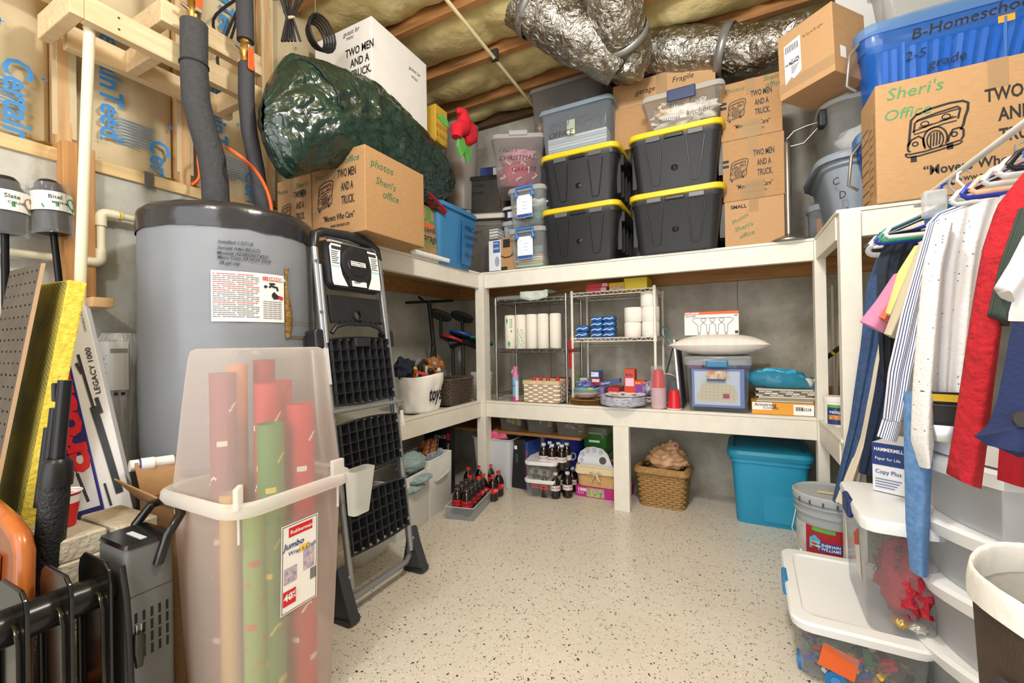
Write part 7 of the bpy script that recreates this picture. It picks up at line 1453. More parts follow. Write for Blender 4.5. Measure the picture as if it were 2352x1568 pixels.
# green bin, book box
t = thing('green_bin', 'lime green clear lidded bin on a printed box under the counter', 'storage bin', (at(1376, 1030, Y=2.965).x, 2.965, .235)); obj('body', MB().loft([(0, .155, .2, .015), (.145, .165, .21, .015)], True, False), P('#4fa348', .55, .2, .3), t, smooth=40); obj('lid', MB().loft([(.14, .175, .22, .018), (.185, .175, .22, .018), (.19, .16, .2, .015)], False, True), P('#b9beb4', .45, .15, .3), t, smooth=40); obj('handle', MB().tube([(-.06, -.112, .12), (-.05, -.116, .15), (.05, -.116, .15), (.06, -.112, .12)], .004, 6), M('#a9b0a8', .4), t); obj('label', patch(MB(), -.04, .035, .085, .10, facemap('F', (0, -.103, 0), .003)), WHITE, t)
o = obj('printed_box', MB().box(-.10, .10, -.10, .10, 0, .234), M('#8f8672', .6), None, bev=.003); o.location = (at(1376, 1040, Y=2.965).x+.0, 2.97, .0); tag(o, 'printed tan box beneath the lime green bin', 'box')
# puzzle box, wicker basket with bow, palette
px0 = at(1322, 1130, Y=2.70).x; pxw = at(1440, 1130, Y=2.70).x-px0
t = thing('puzzle_box', 'magenta thousand piece puzzle box under the bow basket', 'box', (px0, 2.70, 0)); obj('carton', MB().box(0, pxw, 0, .22, 0, .068), M('#b02a7e', .45), t, bev=.002); f = facemap('F', (0, 0, 0)); mb = MB(); puttxt(mb, '1000', .03, f, .015, .036, bold=.03); puttxt(mb, 'PUZZLE', .012, f, .015, .02); obj('white_lettering', mb, WHITE, t); obj('picture_marking', patch(MB(), .075, .19, .006, .062, f), M('#4a7fa0', .5, var=.9, vs=50, hex2='#d8c24a'), t); obj('red_marking', patch(MB(), .24, .27, .02, .05, f), REDINK, t)
t = thing('bow_basket', 'honey wicker basket with a cream bow on the puzzle box', 'basket', (px0+.14, 2.80, .069)); woven(t, .27, .19, .125, .93, wicker('#b98f56', '#d8b67c', 50), 13, thick=.0055, wob=24)
obj('cloth_lining', MB().grid(lambda u, v: tuple(Vector(rrect(.125+.012-.05*v, .28+.02*v, .2+.02*v, .03, n=6)[int(u*27.99)])+Vector((0, 0, .006*math.sin(u*40)*v))), 28, 5, True), M('#d9caa8', .85), t, smooth=70)
for s in (-1, 1): obj('bow_tail', MB().tube([(0, -.112, .095), (.012*s, -.118, .075), (.026*s, -.116, .045)], [.005, .010, .009], 6, flat=.3), M('#dccfb2', .8), t); obj('bow_loop', MB().tube([(0, -.113, .095), (.025*s, -.118, .105), (.04*s, -.116, .092), (.015*s, -.116, .085)], [.004, .009, .008, .004], 6, flat=.4), M('#dccfb2', .8), t)
t = thing('paint_palette', 'white plastic paint palette with wells in the bow basket', 'palette', (px0+.11, 2.775, .225), rot=(PI/2-.2, 0, 0)); out = [(-.115, -.04), (-.115, .0), (-.10, .045), (-.06, .075), (-.01, .085), (.05, .075), (.085, .045), (.115, -.02), (.14, -.05), (-.10, -.06)]
obj('plate', MB().prism(out, 0, .006, 'xy'), M('#e2e6ee', .4), t, bev=.002)
for (x, y) in ((-.09, -.01), (-.085, .028), (-.05, .055), (-.005, .062), (.04, .052)): obj('paint_well', MB().lathe([(.0165, .0062), (.0155, .0085), (.013, .0068), (.001, .0062)], 16, (x, y, 0)), M('#c4cad6', .4), t, smooth=60)
obj('thumb_hole', MB().lathe([(.024, .0062), (.024, .0068)], 20, (.055, .0, 0)), M('#5b5148', .6), t)
o = thing('paint_bottle', 'small purple paint bottle with a white cap in the bow basket', 'bottle', (px0+.245, 2.78, .15)); obj('body', MB().lathe([(.016, 0), (.016, .05), (.01, .06)], 14), M('#7a4f92', .4), o, smooth=50); obj('cap', MB().lathe([(.011, .06), (.011, .08)], 14), WHITE, o, smooth=40)
# seagrass basket with plastic bags
t = thing('seagrass_basket', 'square seagrass basket on the floor under the counter', 'basket', (-.395, 2.80, 0), -.06); SG = wicker('#6b4a20', '#c39a5e', 90); woven(t, .285, .22, .225, .86, SG, 15, r=.03, thick=.0075, wob=18, rim=.016, amp=.0065)
obj('rolled_rim', MB().tube([Vector(p) for p in rrect(.213, .295, .23, .03, n=3)]+[Vector(rrect(.213, .295, .23, .03, n=3)[0])], .017, 8), SG, t, smooth=70)
BAG = M('#b9906c', .35, bump=.7, bs=14, spec=.5, name='tan_plastic')
o = obj('plastic_bag', MB().ell((0, 0, 0), (.115, .09, .075), 44, 30, .3, 7, 3), BAG, None, smooth=75); o.location = (-.37, 2.79, .275); tag(o, 'stuffed tan plastic bag bulging from the seagrass basket', 'plastic bag'); o = obj('plastic_bag', MB().ell((0, 0, -.01), (.055, .045, .05), 26, 18, .5, 8, 6), BAG, None, smooth=75); o.location = (-.35, 2.80, .345); tag(o, 'knotted top of a tan plastic bag in the seagrass basket', 'plastic bag')
# big turquoise tote
TQ = M('#2692ba', .45, var=.05, vs=6, name='turquoise'); t = thing('turquoise_tote', 'turquoise plastic tote with a lid under the right of the counter', 'storage bin', (.165, 2.86, 0), -.02); w, d, h = .39, .44, .415
obj('body', MB().loft([(0, w*.80, d*.84, .04), (.01, w*.82, d*.86, .045), (h*.80, w*.92, d*.94, .05), (h*.81, w*.97, d*.98, .05), (h*.88, w*.97, d*.98, .05)]), TQ, t, smooth=40); obj('front_rib', MB().box(-.035, .16, -d*.45, -d*.40, .02, h*.74), TQ, t, bev=.01)
obj('lid', MB().loft([(h*.87, w*1.03, d*1.03, .06), (h*.92, w*1.05, d*1.05, .06), (h*.96, w*1.0, d*1.0, .055), (h*.985, w*.88, d*.88, .05), (h*.96, w*.85, d*.85, .05), (h*.99, w*.70, d*.70, .05)], True, True), M('#238aab', .42), t, smooth=35)
# paint bucket
PG = M('#9fa6ab', .45); bc = at(1878, 1285, Z=.0); t = thing('paint_bucket', 'grey five gallon paint bucket with a red label', 'bucket', (.375, 2.235, 0)); k = .92; R0 = .13*k
t.location = (.352, 2.225, 0)
obj('pail', MB().lathe([(.118*k, 0), (.122*k, .01), (.131*k, .27), (.131*k, .272), (.139*k, .275), (.139*k, .281), (.132*k, .284), (.133*k, .305), (.142*k, .308), (.142*k, .315), (.134*k, .318), (.135*k, .335)], 40), PG, t, smooth=35)
obj('lid', MB().lathe([(.143*k, .325), (.146*k, .33), (.146*k, .352), (.138*k, .358), (.126*k, .350), (.0, .350)], 40), M('#a9b0b5', .4), t, smooth=35)
for i in range(10): a = -2.6+.35*i; obj('lid_notch', MB().cbox((.1465*k*math.cos(a), .1465*k*math.sin(a), .333), (.006, .006, .016)), M('#4a4d50', .5), t)
fb = lambda e: cylmap(.126*k, -2.85, .02, .006+e); lb = obj('paper_label', patch(MB(), -.03, .42, 0, .215, fb(0), 30), M('#c4c5c4', .6, var=.2, vs=30), t); obj('red_marking', patch(MB(), .045, .195, 0, .215, fb(.0012), 12), M('#a3222e', .5), lb); obj('green_marking', patch(MB(), .07, .145, .198, .213, fb(.002), 6), M('#58a845', .5), lb)
mb = MB(); patch(mb, .095, .165, .125, .16, fb(.0026), 5); obj('blue_marking', mb, M('#2747a6', .5), lb); mb = MB(); mb.add([fb(.0022)(u, v) for u, v in [(.06, .125), (.098, .125), (.098, .165), (.079, .182), (.06, .165)]], [(0, 1, 2, 3, 4)]); obj('house_marking', mb, M('#49b3d8', .5), lb)
mb = MB(); puttxt(mb, 'SHERWIN', .017, fb(.004), .10, .144, bold=.02, sx=.8, shear=.15); puttxt(mb, 'WILLIAMS', .017, fb(.004), .10, .129, bold=.02, sx=.8, shear=.15); puttxt(mb, 'HGTV', .012, fb(.004), .066, .150, bold=.02); puttxt(mb, 'HOME', .012, fb(.004), .065, .136, bold=.02); puttxt(mb, 'SHOWCASE', .030, fb(.004), .05, .083, sx=.85); puttxt(mb, 'STAYS CLEAN, LONGER.', .012, fb(.004), .065, .06, bold=.01, sx=.8); puttxt(mb, 'ONE-COAT COVERAGE', .011, fb(.004), .07, .04, bold=.01, sx=.85)
puttxt(mb, 'GUARANTEED', .010, fb(.004), .08, .024, sx=.85); obj('white_lettering', mb, WHITE, lb)
obj('bail', MB().tube([(-.135*k, -.02, .27), (-.155*k, -.05, .20), (-.13*k, -.09, .13), (-.09*k, -.125, .095)], .0028, 6), STEEL, t); obj('bail', MB().tube([(.0, -.14, .068), (.05, -.13, .085), (.11, -.09, .13), (.135*k, -.02, .27)], .0028, 6), STEEL, t); obj('grip', MB().tube([(-.09*k, -.127, .095), (.0, -.142, .068)], .009, 10), WHITE, t, smooth=60)
o = obj('stir_stick', MB().box(-.085, .085, -.011, .011, 0, .005), M('#d9c49c', .7), None, bev=.002); o.location = (.352+.04, 2.20, .352); o.rotation_euler = (0, 0, -.12); tag(o, 'wooden paint stirrer lying on the bucket lid', 'stirrer')
# things behind the ladder
t = thing('white_wastebin', 'white plastic tub on the floor behind the ladder', 'tub', (-1.62, 1.50, 0)); obj('tub', MB().loft([(0, .20, .22, .05), (.02, .22, .24, .05), (.19, .25, .27, .05)], True, False), M('#dcdad4', .5), t, smooth=40, sol=.004)
for i in range(3): o = obj('paving_block', MB().box(-.045, .045, -.09, .09, 0, .06), M('#cdbfa2', .85, var=.1, vs=20), None, bev=.003); o.location = (-1.55, 1.25, .061*i); o.rotation_euler = (0, 0, .06*i); tag(o, ('lowest', 'middle', 'top')[i]+' cream paving block behind the ladder foot', 'block')
# ================================================================== right side: clothes, bins, hamper
def uvstripes(h1, h2, n, frac=.5):
    m = bpy.data.materials.new('shirt_stripes'); m.use_nodes = True; nt = m.node_tree; b = nt.nodes['Principled BSDF']; N = nt.nodes.new; L = nt.links.new
    tc = N('ShaderNodeTexCoord'); se = N('ShaderNodeSeparateXYZ'); L(tc.outputs['UV'], se.inputs[0]); mu = N('ShaderNodeMath'); mu.operation = 'MULTIPLY'; mu.inputs[1].default_value = n; L(se.outputs[0], mu.inputs[0]); fr = N('ShaderNodeMath'); fr.operation = 'FRACT'; L(mu.outputs[0], fr.inputs[0])
    g = N('ShaderNodeMath'); g.operation = 'GREATER_THAN'; g.inputs[1].default_value = frac; L(fr.outputs[0], g.inputs[0]); x = N('ShaderNodeMix'); x.data_type = 'RGBA'; x.inputs[6].default_value = lin(h1); x.inputs[7].default_value = lin(h2); L(g.outputs[0], x.inputs[0]); L(x.outputs[2], b.inputs['Base Color']); b.inputs['Roughness'].default_value = .85; return m
def poly(pts, t):
    d = [0]
    for a, b in zip(pts, pts[1:]): d.append(d[-1]+math.hypot(b[0]-a[0], b[1]-a[1]))
    s = t*d[-1]
    for i in range(len(pts)-1):
        if s <= d[i+1]+1e-9: k = (s-d[i])/max(1e-9, d[i+1]-d[i]); return (pts[i][0]+(pts[i+1][0]-pts[i][0])*k, pts[i][1]+(pts[i+1][1]-pts[i][1])*k)
    return pts[-1]
def drape(name, parent, Y, lp, rp, mat, depth=.03, folds=3, amp=.010, nu=24, nv=30, sd=0):
    """a hanging piece of cloth between two edge lines, with thickness and folds"""
    L_ = [(p.x, p.z) for p in (at(x, y, Y=Y) for x, y in lp)]; R_ = [(p.x, p.z) for p in (at(x, y, Y=Y) for x, y in rp)]
    mb = MB(); UV = []
    def fn(u, v, back=0):
        a, b = poly(L_, v), poly(R_, v); x = a[0]+(b[0]-a[0])*u; z = a[1]+(b[1]-a[1])*u; e = math.sin(PI*u)**.6 if 0 < u < 1 else 0
        f = amp*e*math.sin(folds*2*PI*u+2.5*v+sd)*(.35+.65*v)+.5*amp*e*mn.noise((x*12, z*8, sd+Y)); return (x, Y+(-1 if not back else 1)*depth/2*e+f, z+.004*mn.noise((x*20, sd, 1))*(v > .97))
    nfront = nu*nv
    mb.grid(lambda u, v: fn(u, v), nu, nv); mb.grid(lambda u, v: fn(1-u, v, 1), nu, nv)
    n = nfront
    for (a, b) in ((0, 1), (nv-1, nv-2)):
        for i in range(nu-1):
            p = a*nu+i; q = n+a*nu+(nu-1-i); mb.f.append((p+1, p, q, q-1) if a == 0 else (p, p+1, q-1, q))
    o = obj(name, mb, mat, parent, smooth=75); me = o.data; uv = me.uv_layers.new(name='UVMap')
    for lp_ in me.loops:
        i = lp_.vertex_index % nfront; k = (i % nu)/(nu-1); uv.data[lp_.index].uv = (k if lp_.vertex_index < nfront else 1-k, (i//nu)/(nv-1))
    return o
def garment(name, label, cat): return thing(name, label, cat, (0, 0, 0), 0, 'clothes hanging on the rod')
DEN = M('#33496e', .9, var=.2, vs=60, hex2='#3f5a86'); DEN2 = M('#1f2c47', .9, var=.15, vs=60); CHAR = M('#2b3340', .9, var=.2, vs=60); CRM = M('#d8cdb8', .85)
RX = .62
rod = thing('clothes_rod', 'clothes rod with hangers running toward the viewer on the right', 'rod', (RX, 1.7, 1.50)); obj('rod', MB().tube([(0, -.9, 0), (0, .355, 0)], .009, 12), M('#dcdcd8', .35), rod, smooth=60); obj('bracket', MB().box(-.03, .03, .352, .358, -.03, .04), STEEL, rod)
t = garment('blue_trousers', 'blue jeans hanging farthest left on the rod', 'trousers'); drape('leg', t, 2.0, [(2032, 536), (1990, 660), (1977, 790), (1950, 980), (1912, 1148)], [(2075, 536), (2040, 720), (2015, 850), (1970, 1040), (1928, 1150)], DEN, .05, 2)
t = garment('cream_trousers', 'cream trousers showing between the blue and navy pairs', 'trousers'); drape('leg', t, 1.975, [(2036, 700), (2006, 850), (1975, 1010), (1918, 1150)], [(2050, 700), (2026, 850), (1996, 990), (1962, 1158)], CRM, .03, 1)
t = garment('navy_trousers', 'navy trousers hanging behind the striped sleeve', 'trousers'); drape('leg', t, 1.945, [(2050, 560), (2030, 760), (2008, 900), (1972, 1085)], [(2135, 560), (2105, 760), (2085, 900), (2040, 1095)], DEN2, .04, 3)
t = garment('charcoal_jeans', 'charcoal jeans with elastic waist at the left hangers', 'trousers'); drape('leg', t, 1.905, [(2040, 540), (2014, 600), (2014, 720), (2022, 860)], [(2110, 535), (2085, 640), (2066, 780), (2060, 900)], CHAR, .03, 3)
obj('waistband', MB().tube([at(2040, 545, Y=1.90), at(2075, 538, Y=1.895), at(2112, 532, Y=1.90)], .012, 8), M('#191b20', .9), t, smooth=60)
for nm, lab, Y, lp, rp, c, de in (('pink_shirt', 'pink shirt with its short sleeve jutting left', 1.82, [(2052, 630), (2012, 690), (1974, 738)], [(2085, 620), (2060, 700), (2030, 766)], '#d98ab0', .045), ('coral_shirt', 'coral shirt sleeve just behind the yellow one', 1.79, [(2062, 640), (2045, 690), (2018, 728)], [(2085, 640), (2068, 690), (2040, 742)], '#d9705a', .02), ('yellow_shirt', 'pale yellow shirt sleeve beside the pink one', 1.75, [(2100, 565), (2062, 625), (2033, 720)], [(2125, 560), (2090, 640), (2050, 728)], '#e6d58c', .03), ('tan_shirt', 'tan shirt sleeve behind the striped shirt', 1.70, [(2112, 555), (2075, 650), (2030, 766)], [(2140, 545), (2110, 650), (2055, 778)], '#c9bfa6', .035)):
    t = garment(nm, lab, 'shirt'); drape('sleeve', t, Y, lp, rp, M(c, .85), de, 1, .004)
    drape('body', t, Y+.006, [rp[0], (rp[0][0]+10, rp[0][1]+120), (rp[0][0]+12, rp[0][1]+260)], [(rp[0][0]+80, rp[0][1]-20), (rp[0][0]+90, rp[0][1]+120), (rp[0][0]+90, rp[0][1]+260)], M(c, .85), .012, 2, .004)
STR = uvstripes('#e9eaf0', '#3a4a86', 13, .62)
t = garment('striped_shirt', 'blue and white striped shirt with a long gathered sleeve', 'shirt'); drape('sleeve', t, 1.62, [(2130, 515), (2105, 600), (2070, 720), (2040, 850), (2028, 962)], [(2175, 495), (2140, 640), (2118, 780), (2092, 900), (2072, 966)], STR, .06, 2, .008, 30, 34); drape('cuff', t, 1.618, [(2026, 963), (2014, 1002)], [(2073, 967), (2060, 1014)], uvstripes('#e9eaf0', '#3a4a86', 11, .62), .055, 0, 0, 16, 6); drape('shoulder', t, 1.635, [(2128, 515), (2150, 490), (2200, 470), (2260, 448)], [(2140, 528), (2165, 505), (2215, 488), (2275, 470)], uvstripes('#e9eaf0', '#3a4a86', 3, .6), .03, 0, 0, 8, 20)
SPK = M('#e6e6e8', .9, bump=.3, bs=120)
def speck(m):
    nt = m.node_tree; b = nt.nodes['Principled BSDF']; N = nt.nodes.new; L = nt.links.new; tc = N('ShaderNodeTexCoord'); v = N('ShaderNodeTexVoronoi'); v.inputs['Scale'].default_value = 95; L(tc.outputs['Object'], v.inputs[0]); a = N('ShaderNodeMath'); a.operation = 'LESS_THAN'; a.inputs[1].default_value = .17; L(v.outputs['Distance'], a.inputs[0]); se = N('ShaderNodeSeparateColor'); L(v.outputs['Color'], se.inputs[0]); g = N('ShaderNodeMath'); g.operation = 'LESS_THAN'; g.inputs[1].default_value = .25; L(se.outputs[0], g.inputs[0]); mu = N('ShaderNodeMath'); mu.operation = 'MULTIPLY'; L(a.outputs[0], mu.inputs[0]); L(g.outputs[0], mu.inputs[1]); x = N('ShaderNodeMix'); x.data_type = 'RGBA'; L(mu.outputs[0], x.inputs[0]); x.inputs[6].default_value = lin('#e6e6e8'); x.inputs[7].default_value = lin('#5a6076'); L(x.outputs[2], b.inputs['Base Color'])
speck(SPK)
t = garment('white_cardigan', 'white cardigan flecked with dark specks', 'cardigan'); drape('front', t, 1.455, [(2158, 498), (2150, 600), (2148, 760), (2150, 900), (2155, 1000)], [(2330, 440), (2290, 560), (2262, 760), (2240, 900), (2215, 1040)], SPK, .04, 3, .014, 30, 34); drape('sleeve', t, 1.43, [(2150, 510), (2122, 600), (2106, 760), (2096, 900), (2092, 1010), (2112, 1072)], [(2185, 520), (2165, 620), (2156, 780), (2150, 900), (2146, 1010), (2138, 1060)], SPK, .06, 1, .008)
t = garment('light_jeans', 'faded blue jeans leg hanging below the white cardigan', 'trousers'); drape('leg', t, 1.475, [(2075, 900), (2076, 1040), (2080, 1200), (2090, 1308)], [(2145, 900), (2142, 1040), (2136, 1200), (2132, 1322)], M('#4f78ac', .9, var=.25, vs=70, hex2='#6b93c4'), .05, 1, .004); drape('waistband', t, 1.66, [(2120, 488), (2124, 520)], [(2190, 474), (2192, 505)], M('#45699a', .9, var=.2, vs=70), .03, 0, 0, 8, 4)
REDW = M('#b3202c', .95, var=.2, vs=16, bump=.8, bs=60, name='red_wool')
t = garment('red_cardigan', 'fuzzy red cardigan with a long sleeve, near the right edge', 'cardigan'); drape('sleeve', t, 1.22, [(2352, 395), (2292, 470), (2262, 560), (2240, 680), (2215, 850), (2190, 1000), (2175, 1088)], [(2420, 400), (2352, 500), (2320, 620), (2298, 760), (2280, 900), (2268, 1010), (2253, 1122)], REDW, .07, 1, .008); drape('front', t, 1.26, [(2350, 500), (2335, 640), (2320, 800), (2300, 950), (2290, 1100)], [(2480, 480), (2480, 640), (2480, 800), (2470, 950), (2460, 1150)], REDW, .03, 2, .01)
t = garment('green_sweater', 'dark green ribbed sweater sleeve near the right edge', 'sweater'); drape('sleeve', t, 1.18, [(2340, 480), (2300, 600), (2270, 722)], [(2400, 480), (2352, 600), (2316, 748)], uvstripes('#3d4a44', '#2c3833', 16, .5), .05, 1, .004)
t = garment('white_shirt', 'white shirt sleeve with pink lining at the right edge', 'shirt'); drape('sleeve', t, 1.14, [(2352, 540), (2322, 600), (2286, 658)], [(2400, 560), (2360, 640), (2328, 692)], M('#eceaea', .85), .045, 1, .004); drape('body', t, 1.155, [(2345, 560), (2325, 650), (2315, 735)], [(2480, 560), (2480, 650), (2480, 745)], M('#eceaea', .85), .02, 2)
t = garment('red_shirt', 'red shirt hem showing beside the white sleeve', 'shirt'); drape('body', t, 1.20, [(2352, 600), (2330, 700), (2330, 712)], [(2480, 600), (2480, 700), (2480, 720)], M('#b8222e', .85), .02, 2)
NAV = M('#232f57', .9, bump=.25, bs=150)
t = garment('navy_coat', 'navy wool coat with a dark button at the right edge', 'coat'); drape('body', t, 1.06, [(2325, 740), (2308, 830), (2290, 920), (2270, 975), (2238, 1003)], [(2520, 740), (2520, 830), (2520, 930), (2480, 1030), (2340, 1052)], NAV, .06, 1, .012); p = at(2347, 962, Y=1.018); bt = obj('button', MB().tube([p, p+Vector((0, -.008, 0))], .013, 18), M('#3a3634', .4), t, smooth=40); drape('flap', t, 1.03, [(2242, 1000), (2262, 1022)], [(2420, 960), (2420, 1045)], NAV, .03, 1, .008, 18, 8)
# hangers
hp = MB().tube([(-.185, 0, -.09), (-.17, 0, -.068), (-.04, 0, -.012), (0, 0, .0), (.04, 0, -.012), (.17, 0, -.068), (.185, 0, -.09), (.175, 0, -.10), (-.175, 0, -.10), (-.185, 0, -.09)], .0065, 7); hk = MB().tube([(0, 0, 0), (0, 0, .03), (-.014, 0, .05), (-.012, 0, .07), (.004, 0, .078), (.018, 0, .068)], .004, 6)
for i, (c, nm) in enumerate((('#20242e', 'black'), ('#e9e9ea', 'white'), ('#2b3fae', 'blue'), ('#2f9a78', 'green'), ('#e9e9ea', 'white'), ('#8c2438', 'maroon'), ('#1d1d20', 'black'), ('#e9e9ea', 'white'), ('#2b3fae', 'royal blue'), ('#e8b8a0', 'peach'), ('#cfd3d6', 'grey'), ('#e9e9ea', 'white'), ('#1d1d20', 'black'), ('#3a6ee0', 'bright blue'), ('#e9e9ea', 'white'))):
    t = thing('hanger', nm+' plastic hanger, '+('farthest', 'second', 'third', 'fourth', 'fifth', 'sixth', 'seventh', 'eighth', 'ninth', 'tenth', 'eleventh', 'twelfth', 'thirteenth', 'fourteenth', 'nearest')[i]+' on the rod', 'hanger', (RX+(.0 if i < 5 else .10), 1.985-.056*i, 1.438-(.02 if i < 5 else -.02)), .03*(i % 3-1), 'plastic hangers on the rod'); obj('frame', hp, M(c, .35), t, smooth=60); obj('hook', hk, M('#c9ccd0', .3, .8) if i % 2 else M(c, .35), t, smooth=60)
t = thing('clip_hanger', 'clear plastic clip hanger holding the faded jeans', 'hanger', (.60, 1.64, 1.375)); obj('bar', MB().box(-.10, .16, -.006, .006, 0, .018), P('#dfe3e6', .35, .08, .2), t, bev=.003); obj('clip', MB().box(-.11, -.06, -.016, .016, -.035, .04), P('#e6eaec', .4, .08, .2), t, bev=.006)
t = thing('oval_hanger', 'clear oval hanger at the left end of the clothes', 'hanger', (.50, 1.93, 1.325)); obj('frame', MB().tube([(.07*math.cos(a*PI/12), 0, .03*math.sin(a*PI/12)+.02*math.cos(a*PI/12)) for a in range(25)], .009, 8), P('#e2e5e8', .4, .08, .2), t, smooth=60); obj('blue_hook', MB().tube([(.09, -.01, .05), (.03, -.02, .03), (.0, -.02, .0), (.03, -.02, -.025), (.09, -.02, -.02)], .006, 8), M('#2438b8', .35), t, smooth=60)
# --- toy brick bin
t = thing('toy_brick_bin', 'low clear bin of toy bricks with a big white lid and blue handle', 'storage bin', (.31, 1.735, 0), -.03); w, d, h = .31, .48, .185; CB = P('#dfe3e6', .10, .08, .12)
obj('body', MB().loft([(.012, w*.86, d*.90, .03), (.018, w*.90, d*.93, .035), (h-.02, w*.97, d*.98, .04)], True, False), CB, t, smooth=40); obj('lid', MB().loft([(h-.03, w*1.05, d*1.03, .05), (h-.008, w*1.08, d*1.05, .05), (h, w*1.05, d*1.03, .045), (h+.002, w*.86, d*.88, .04), (h-.004, w*.83, d*.85, .04)], True, True), M('#eceff2', .35), t, smooth=35)
obj('latch', MB().box(-w*.56, -w*.50, -.03, .075, h-.05, h+.004), M('#2f86c4', .35), t, bev=.01)
for y in (-.17, .17):
    wh = obj('wheel', MB().tube([(-w*.47, y, .026), (-w*.43, y, .026)], .026, 20), M('#2277b8', .35), t, smooth=35); obj('hub', MB().tube([(-w*.475, y, .026), (-w*.47, y, .026)], .012, 14), M('#3a90d0', .35), wh)
wh = obj('wheel', MB().tube([(-.06, -d*.478, .026), (-.06, -d*.44, .026)], .026, 20), M('#2277b8', .35), t, smooth=35); obj('hub', MB().tube([(-.06, -d*.484, .026), (-.06, -d*.478, .026)], .012, 14), M('#3a90d0', .35), wh)
random.seed(8); BC = (('#b3262c', 'red'), ('#d9b32a', 'yellow'), ('#2a4f9c', 'blue'), ('#3a7a40', 'green'), ('#6a6d70', 'grey'), ('#26272a', 'black'), ('#e2ddd2', 'white'), ('#c9602a', 'orange'), ('#7a5a3c', 'brown'))
protos = {}
for i in range(150):
    c, nm = BC[random.randrange(9)]; k = random.randrange(4); lx, ly, lz = ((.032, .016, .0096), (.016, .016, .0096), (.024, .016, .0035), (.048, .016, .0096))[k]
    if (nm, k) not in protos:
        mb = MB().box(-lx/2, lx/2, -ly/2, ly/2, 0, lz); nx = max(1, round(lx/.008))
        for a in range(nx):
            for b in range(2): mb.lathe([(.0024, 0), (.0024, .0017)], 6, (-lx/2+.004+.008*a, -ly/2+.004+.008*b, lz), cap0=False)
        o = obj('toy_brick', mb, M(c, .35), None); protos[(nm, k)] = o
    else: o = protos[(nm, k)].copy(); COL.objects.link(o)
    edge = i % 3; x, y = (random.random()-.5)*.22, (random.random()-.5)*.40
    if edge == 0: y = -.195-.012*random.random()
    elif edge == 1: x = -.115-.01*random.random()
    o.location = (.31+x, 1.735+y, .030+.075*random.random()); o.rotation_euler = (random.random()*1.5-.7, random.random()*1.5-.7, random.random()*6); tag(o, nm+' toy brick '+('tile' if k == 2 else 'block')+' in the low clear bin', 'toy brick', 'toy bricks in the low bin')
o = obj('brick_plate', MB().box(-.045, .045, -.03, .03, 0, .005), M('#d9622e', .4), None, bev=.001); o.location = (.25, 1.505, .085); o.rotation_euler = (1.25, .35, .1); tag(o, 'orange studded baseplate standing among the toy bricks', 'toy brick')
# tall clear bin on it
t = thing('garage_bin', 'tall clear bin with a white lid and navy handle marked garage', 'storage bin', (.405, 1.68, .189), -.04); w, d, h = .17, .36, .315
obj('body', MB().loft([(0, w*.84, d*.88, .03), (.008, w*.87, d*.9, .035), (h-.02, w*.97, d*.97, .035)], True, False), P('#dde1e4', .13, .1, .15), t, smooth=40); obj('lid', MB().loft([(h-.035, w*1.06, d*1.04, .04), (h-.008, w*1.1, d*1.05, .04), (h, w*1.06, d*1.03, .04), (h+.003, w*.9, d*.9, .035)], True, True), M('#eceff2', .35), t, smooth=35); obj('latch', MB().box(-w*.60, -w*.50, -.045, .045, h-.055, h+.006), M('#1f2f66', .35), t, bev=.008)
lb = obj('product_label', MB().add([(-w*.48-.0015, -.03, h-.10), (-w*.455-.0015, -.03, .05+.06), (-w*.455-.0015, -.095, .05+.05), (-w*.48-.0015, -.095, h-.06)], [(0, 1, 2, 3)]), M('#e2ddd8', .5), t); obj('orange_marking', MB().add([(-w*.48-.003, -.03, h-.10), (-w*.47-.003, -.03, h-.135), (-w*.47-.003, -.095, h-.11), (-w*.48-.003, -.095, h-.06)], [(0, 1, 2, 3)]), M('#c9482c', .5), lb)
mb = MB(); puttxt(mb, 'GARAGE', .026, lambda u, v: (-.005+v*.55-.02, -d*.487+.002-.0*u, h-.06-u*.0) if False else (-w*.30+v+.03, -d*.485-.001, .25-u*.8), sx=.9); puttxt(mb, 'XMAS', .026, lambda u, v: (-w*.30+v-.015, -d*.485-.001, .22-u*.8), sx=.9); obj('handwritten_lettering', mb, M('#5a6168', .6), t)
lump('red_tinsel', 'fluffy red garland inside the tall clear garage bin', 'garland', (.42, 1.60, .31), (.055, .10, .10), M('#b8283a', .8, bump=1, bs=70), nz=.4, ns=12, sd=2); lump('gold_ornament', 'gold ornament at the bottom of the garage bin', 'ornament', (.395, 1.535, .22), (.02, .02, .014), M('#c9a24a', .3, .7), nz=.3); lump('silver_ornament', 'silver ornament at the bottom of the garage bin', 'ornament', (.43, 1.532, .216), (.022, .018, .014), M('#d9d6cc', .3, .5), nz=.3, sd=3)
# paper carton on the lid
t = thing('paper_carton', 'blue and white copy paper carton standing on the garage bin', 'box', (.435, 1.74, .51), -.55); w, d, h = .10, .17, .155
obj('carton', MB().box(-w/2, w/2, 0, d, 0, h), M('#dfe1e6', .5), t, bev=.002); f = facemap('F', (0, 0, 0)); obj('blue_marking', patch(MB(), -w/2, w/2, h*.55, h, f), M('#223a78', .5), t); obj('blue_marking', patch(MB(), 0, d, h*.0, h, facemap('R', (w/2, 0, 0))), M('#2f63b8', .5), t); mb = MB(); puttxt(mb, 'HAMMERMILL', .0155, off(f, .001), -w*.44, h*.84, bold=.02, sx=.78); puttxt(mb, 'Paper for Life', .013, off(f, .001), -w*.42, h*.66, sx=.9); obj('white_lettering', mb, WHITE, t); mb = MB(); puttxt(mb, 'Copy Plus', .018, off(f, .001), -w*.42, h*.38, bold=.01, sx=.9)
for i in range(4): patch(mb, -w*.42, w*.25-.006*i, h*(.26-.055*i), h*(.275-.055*i), off(f, .001))
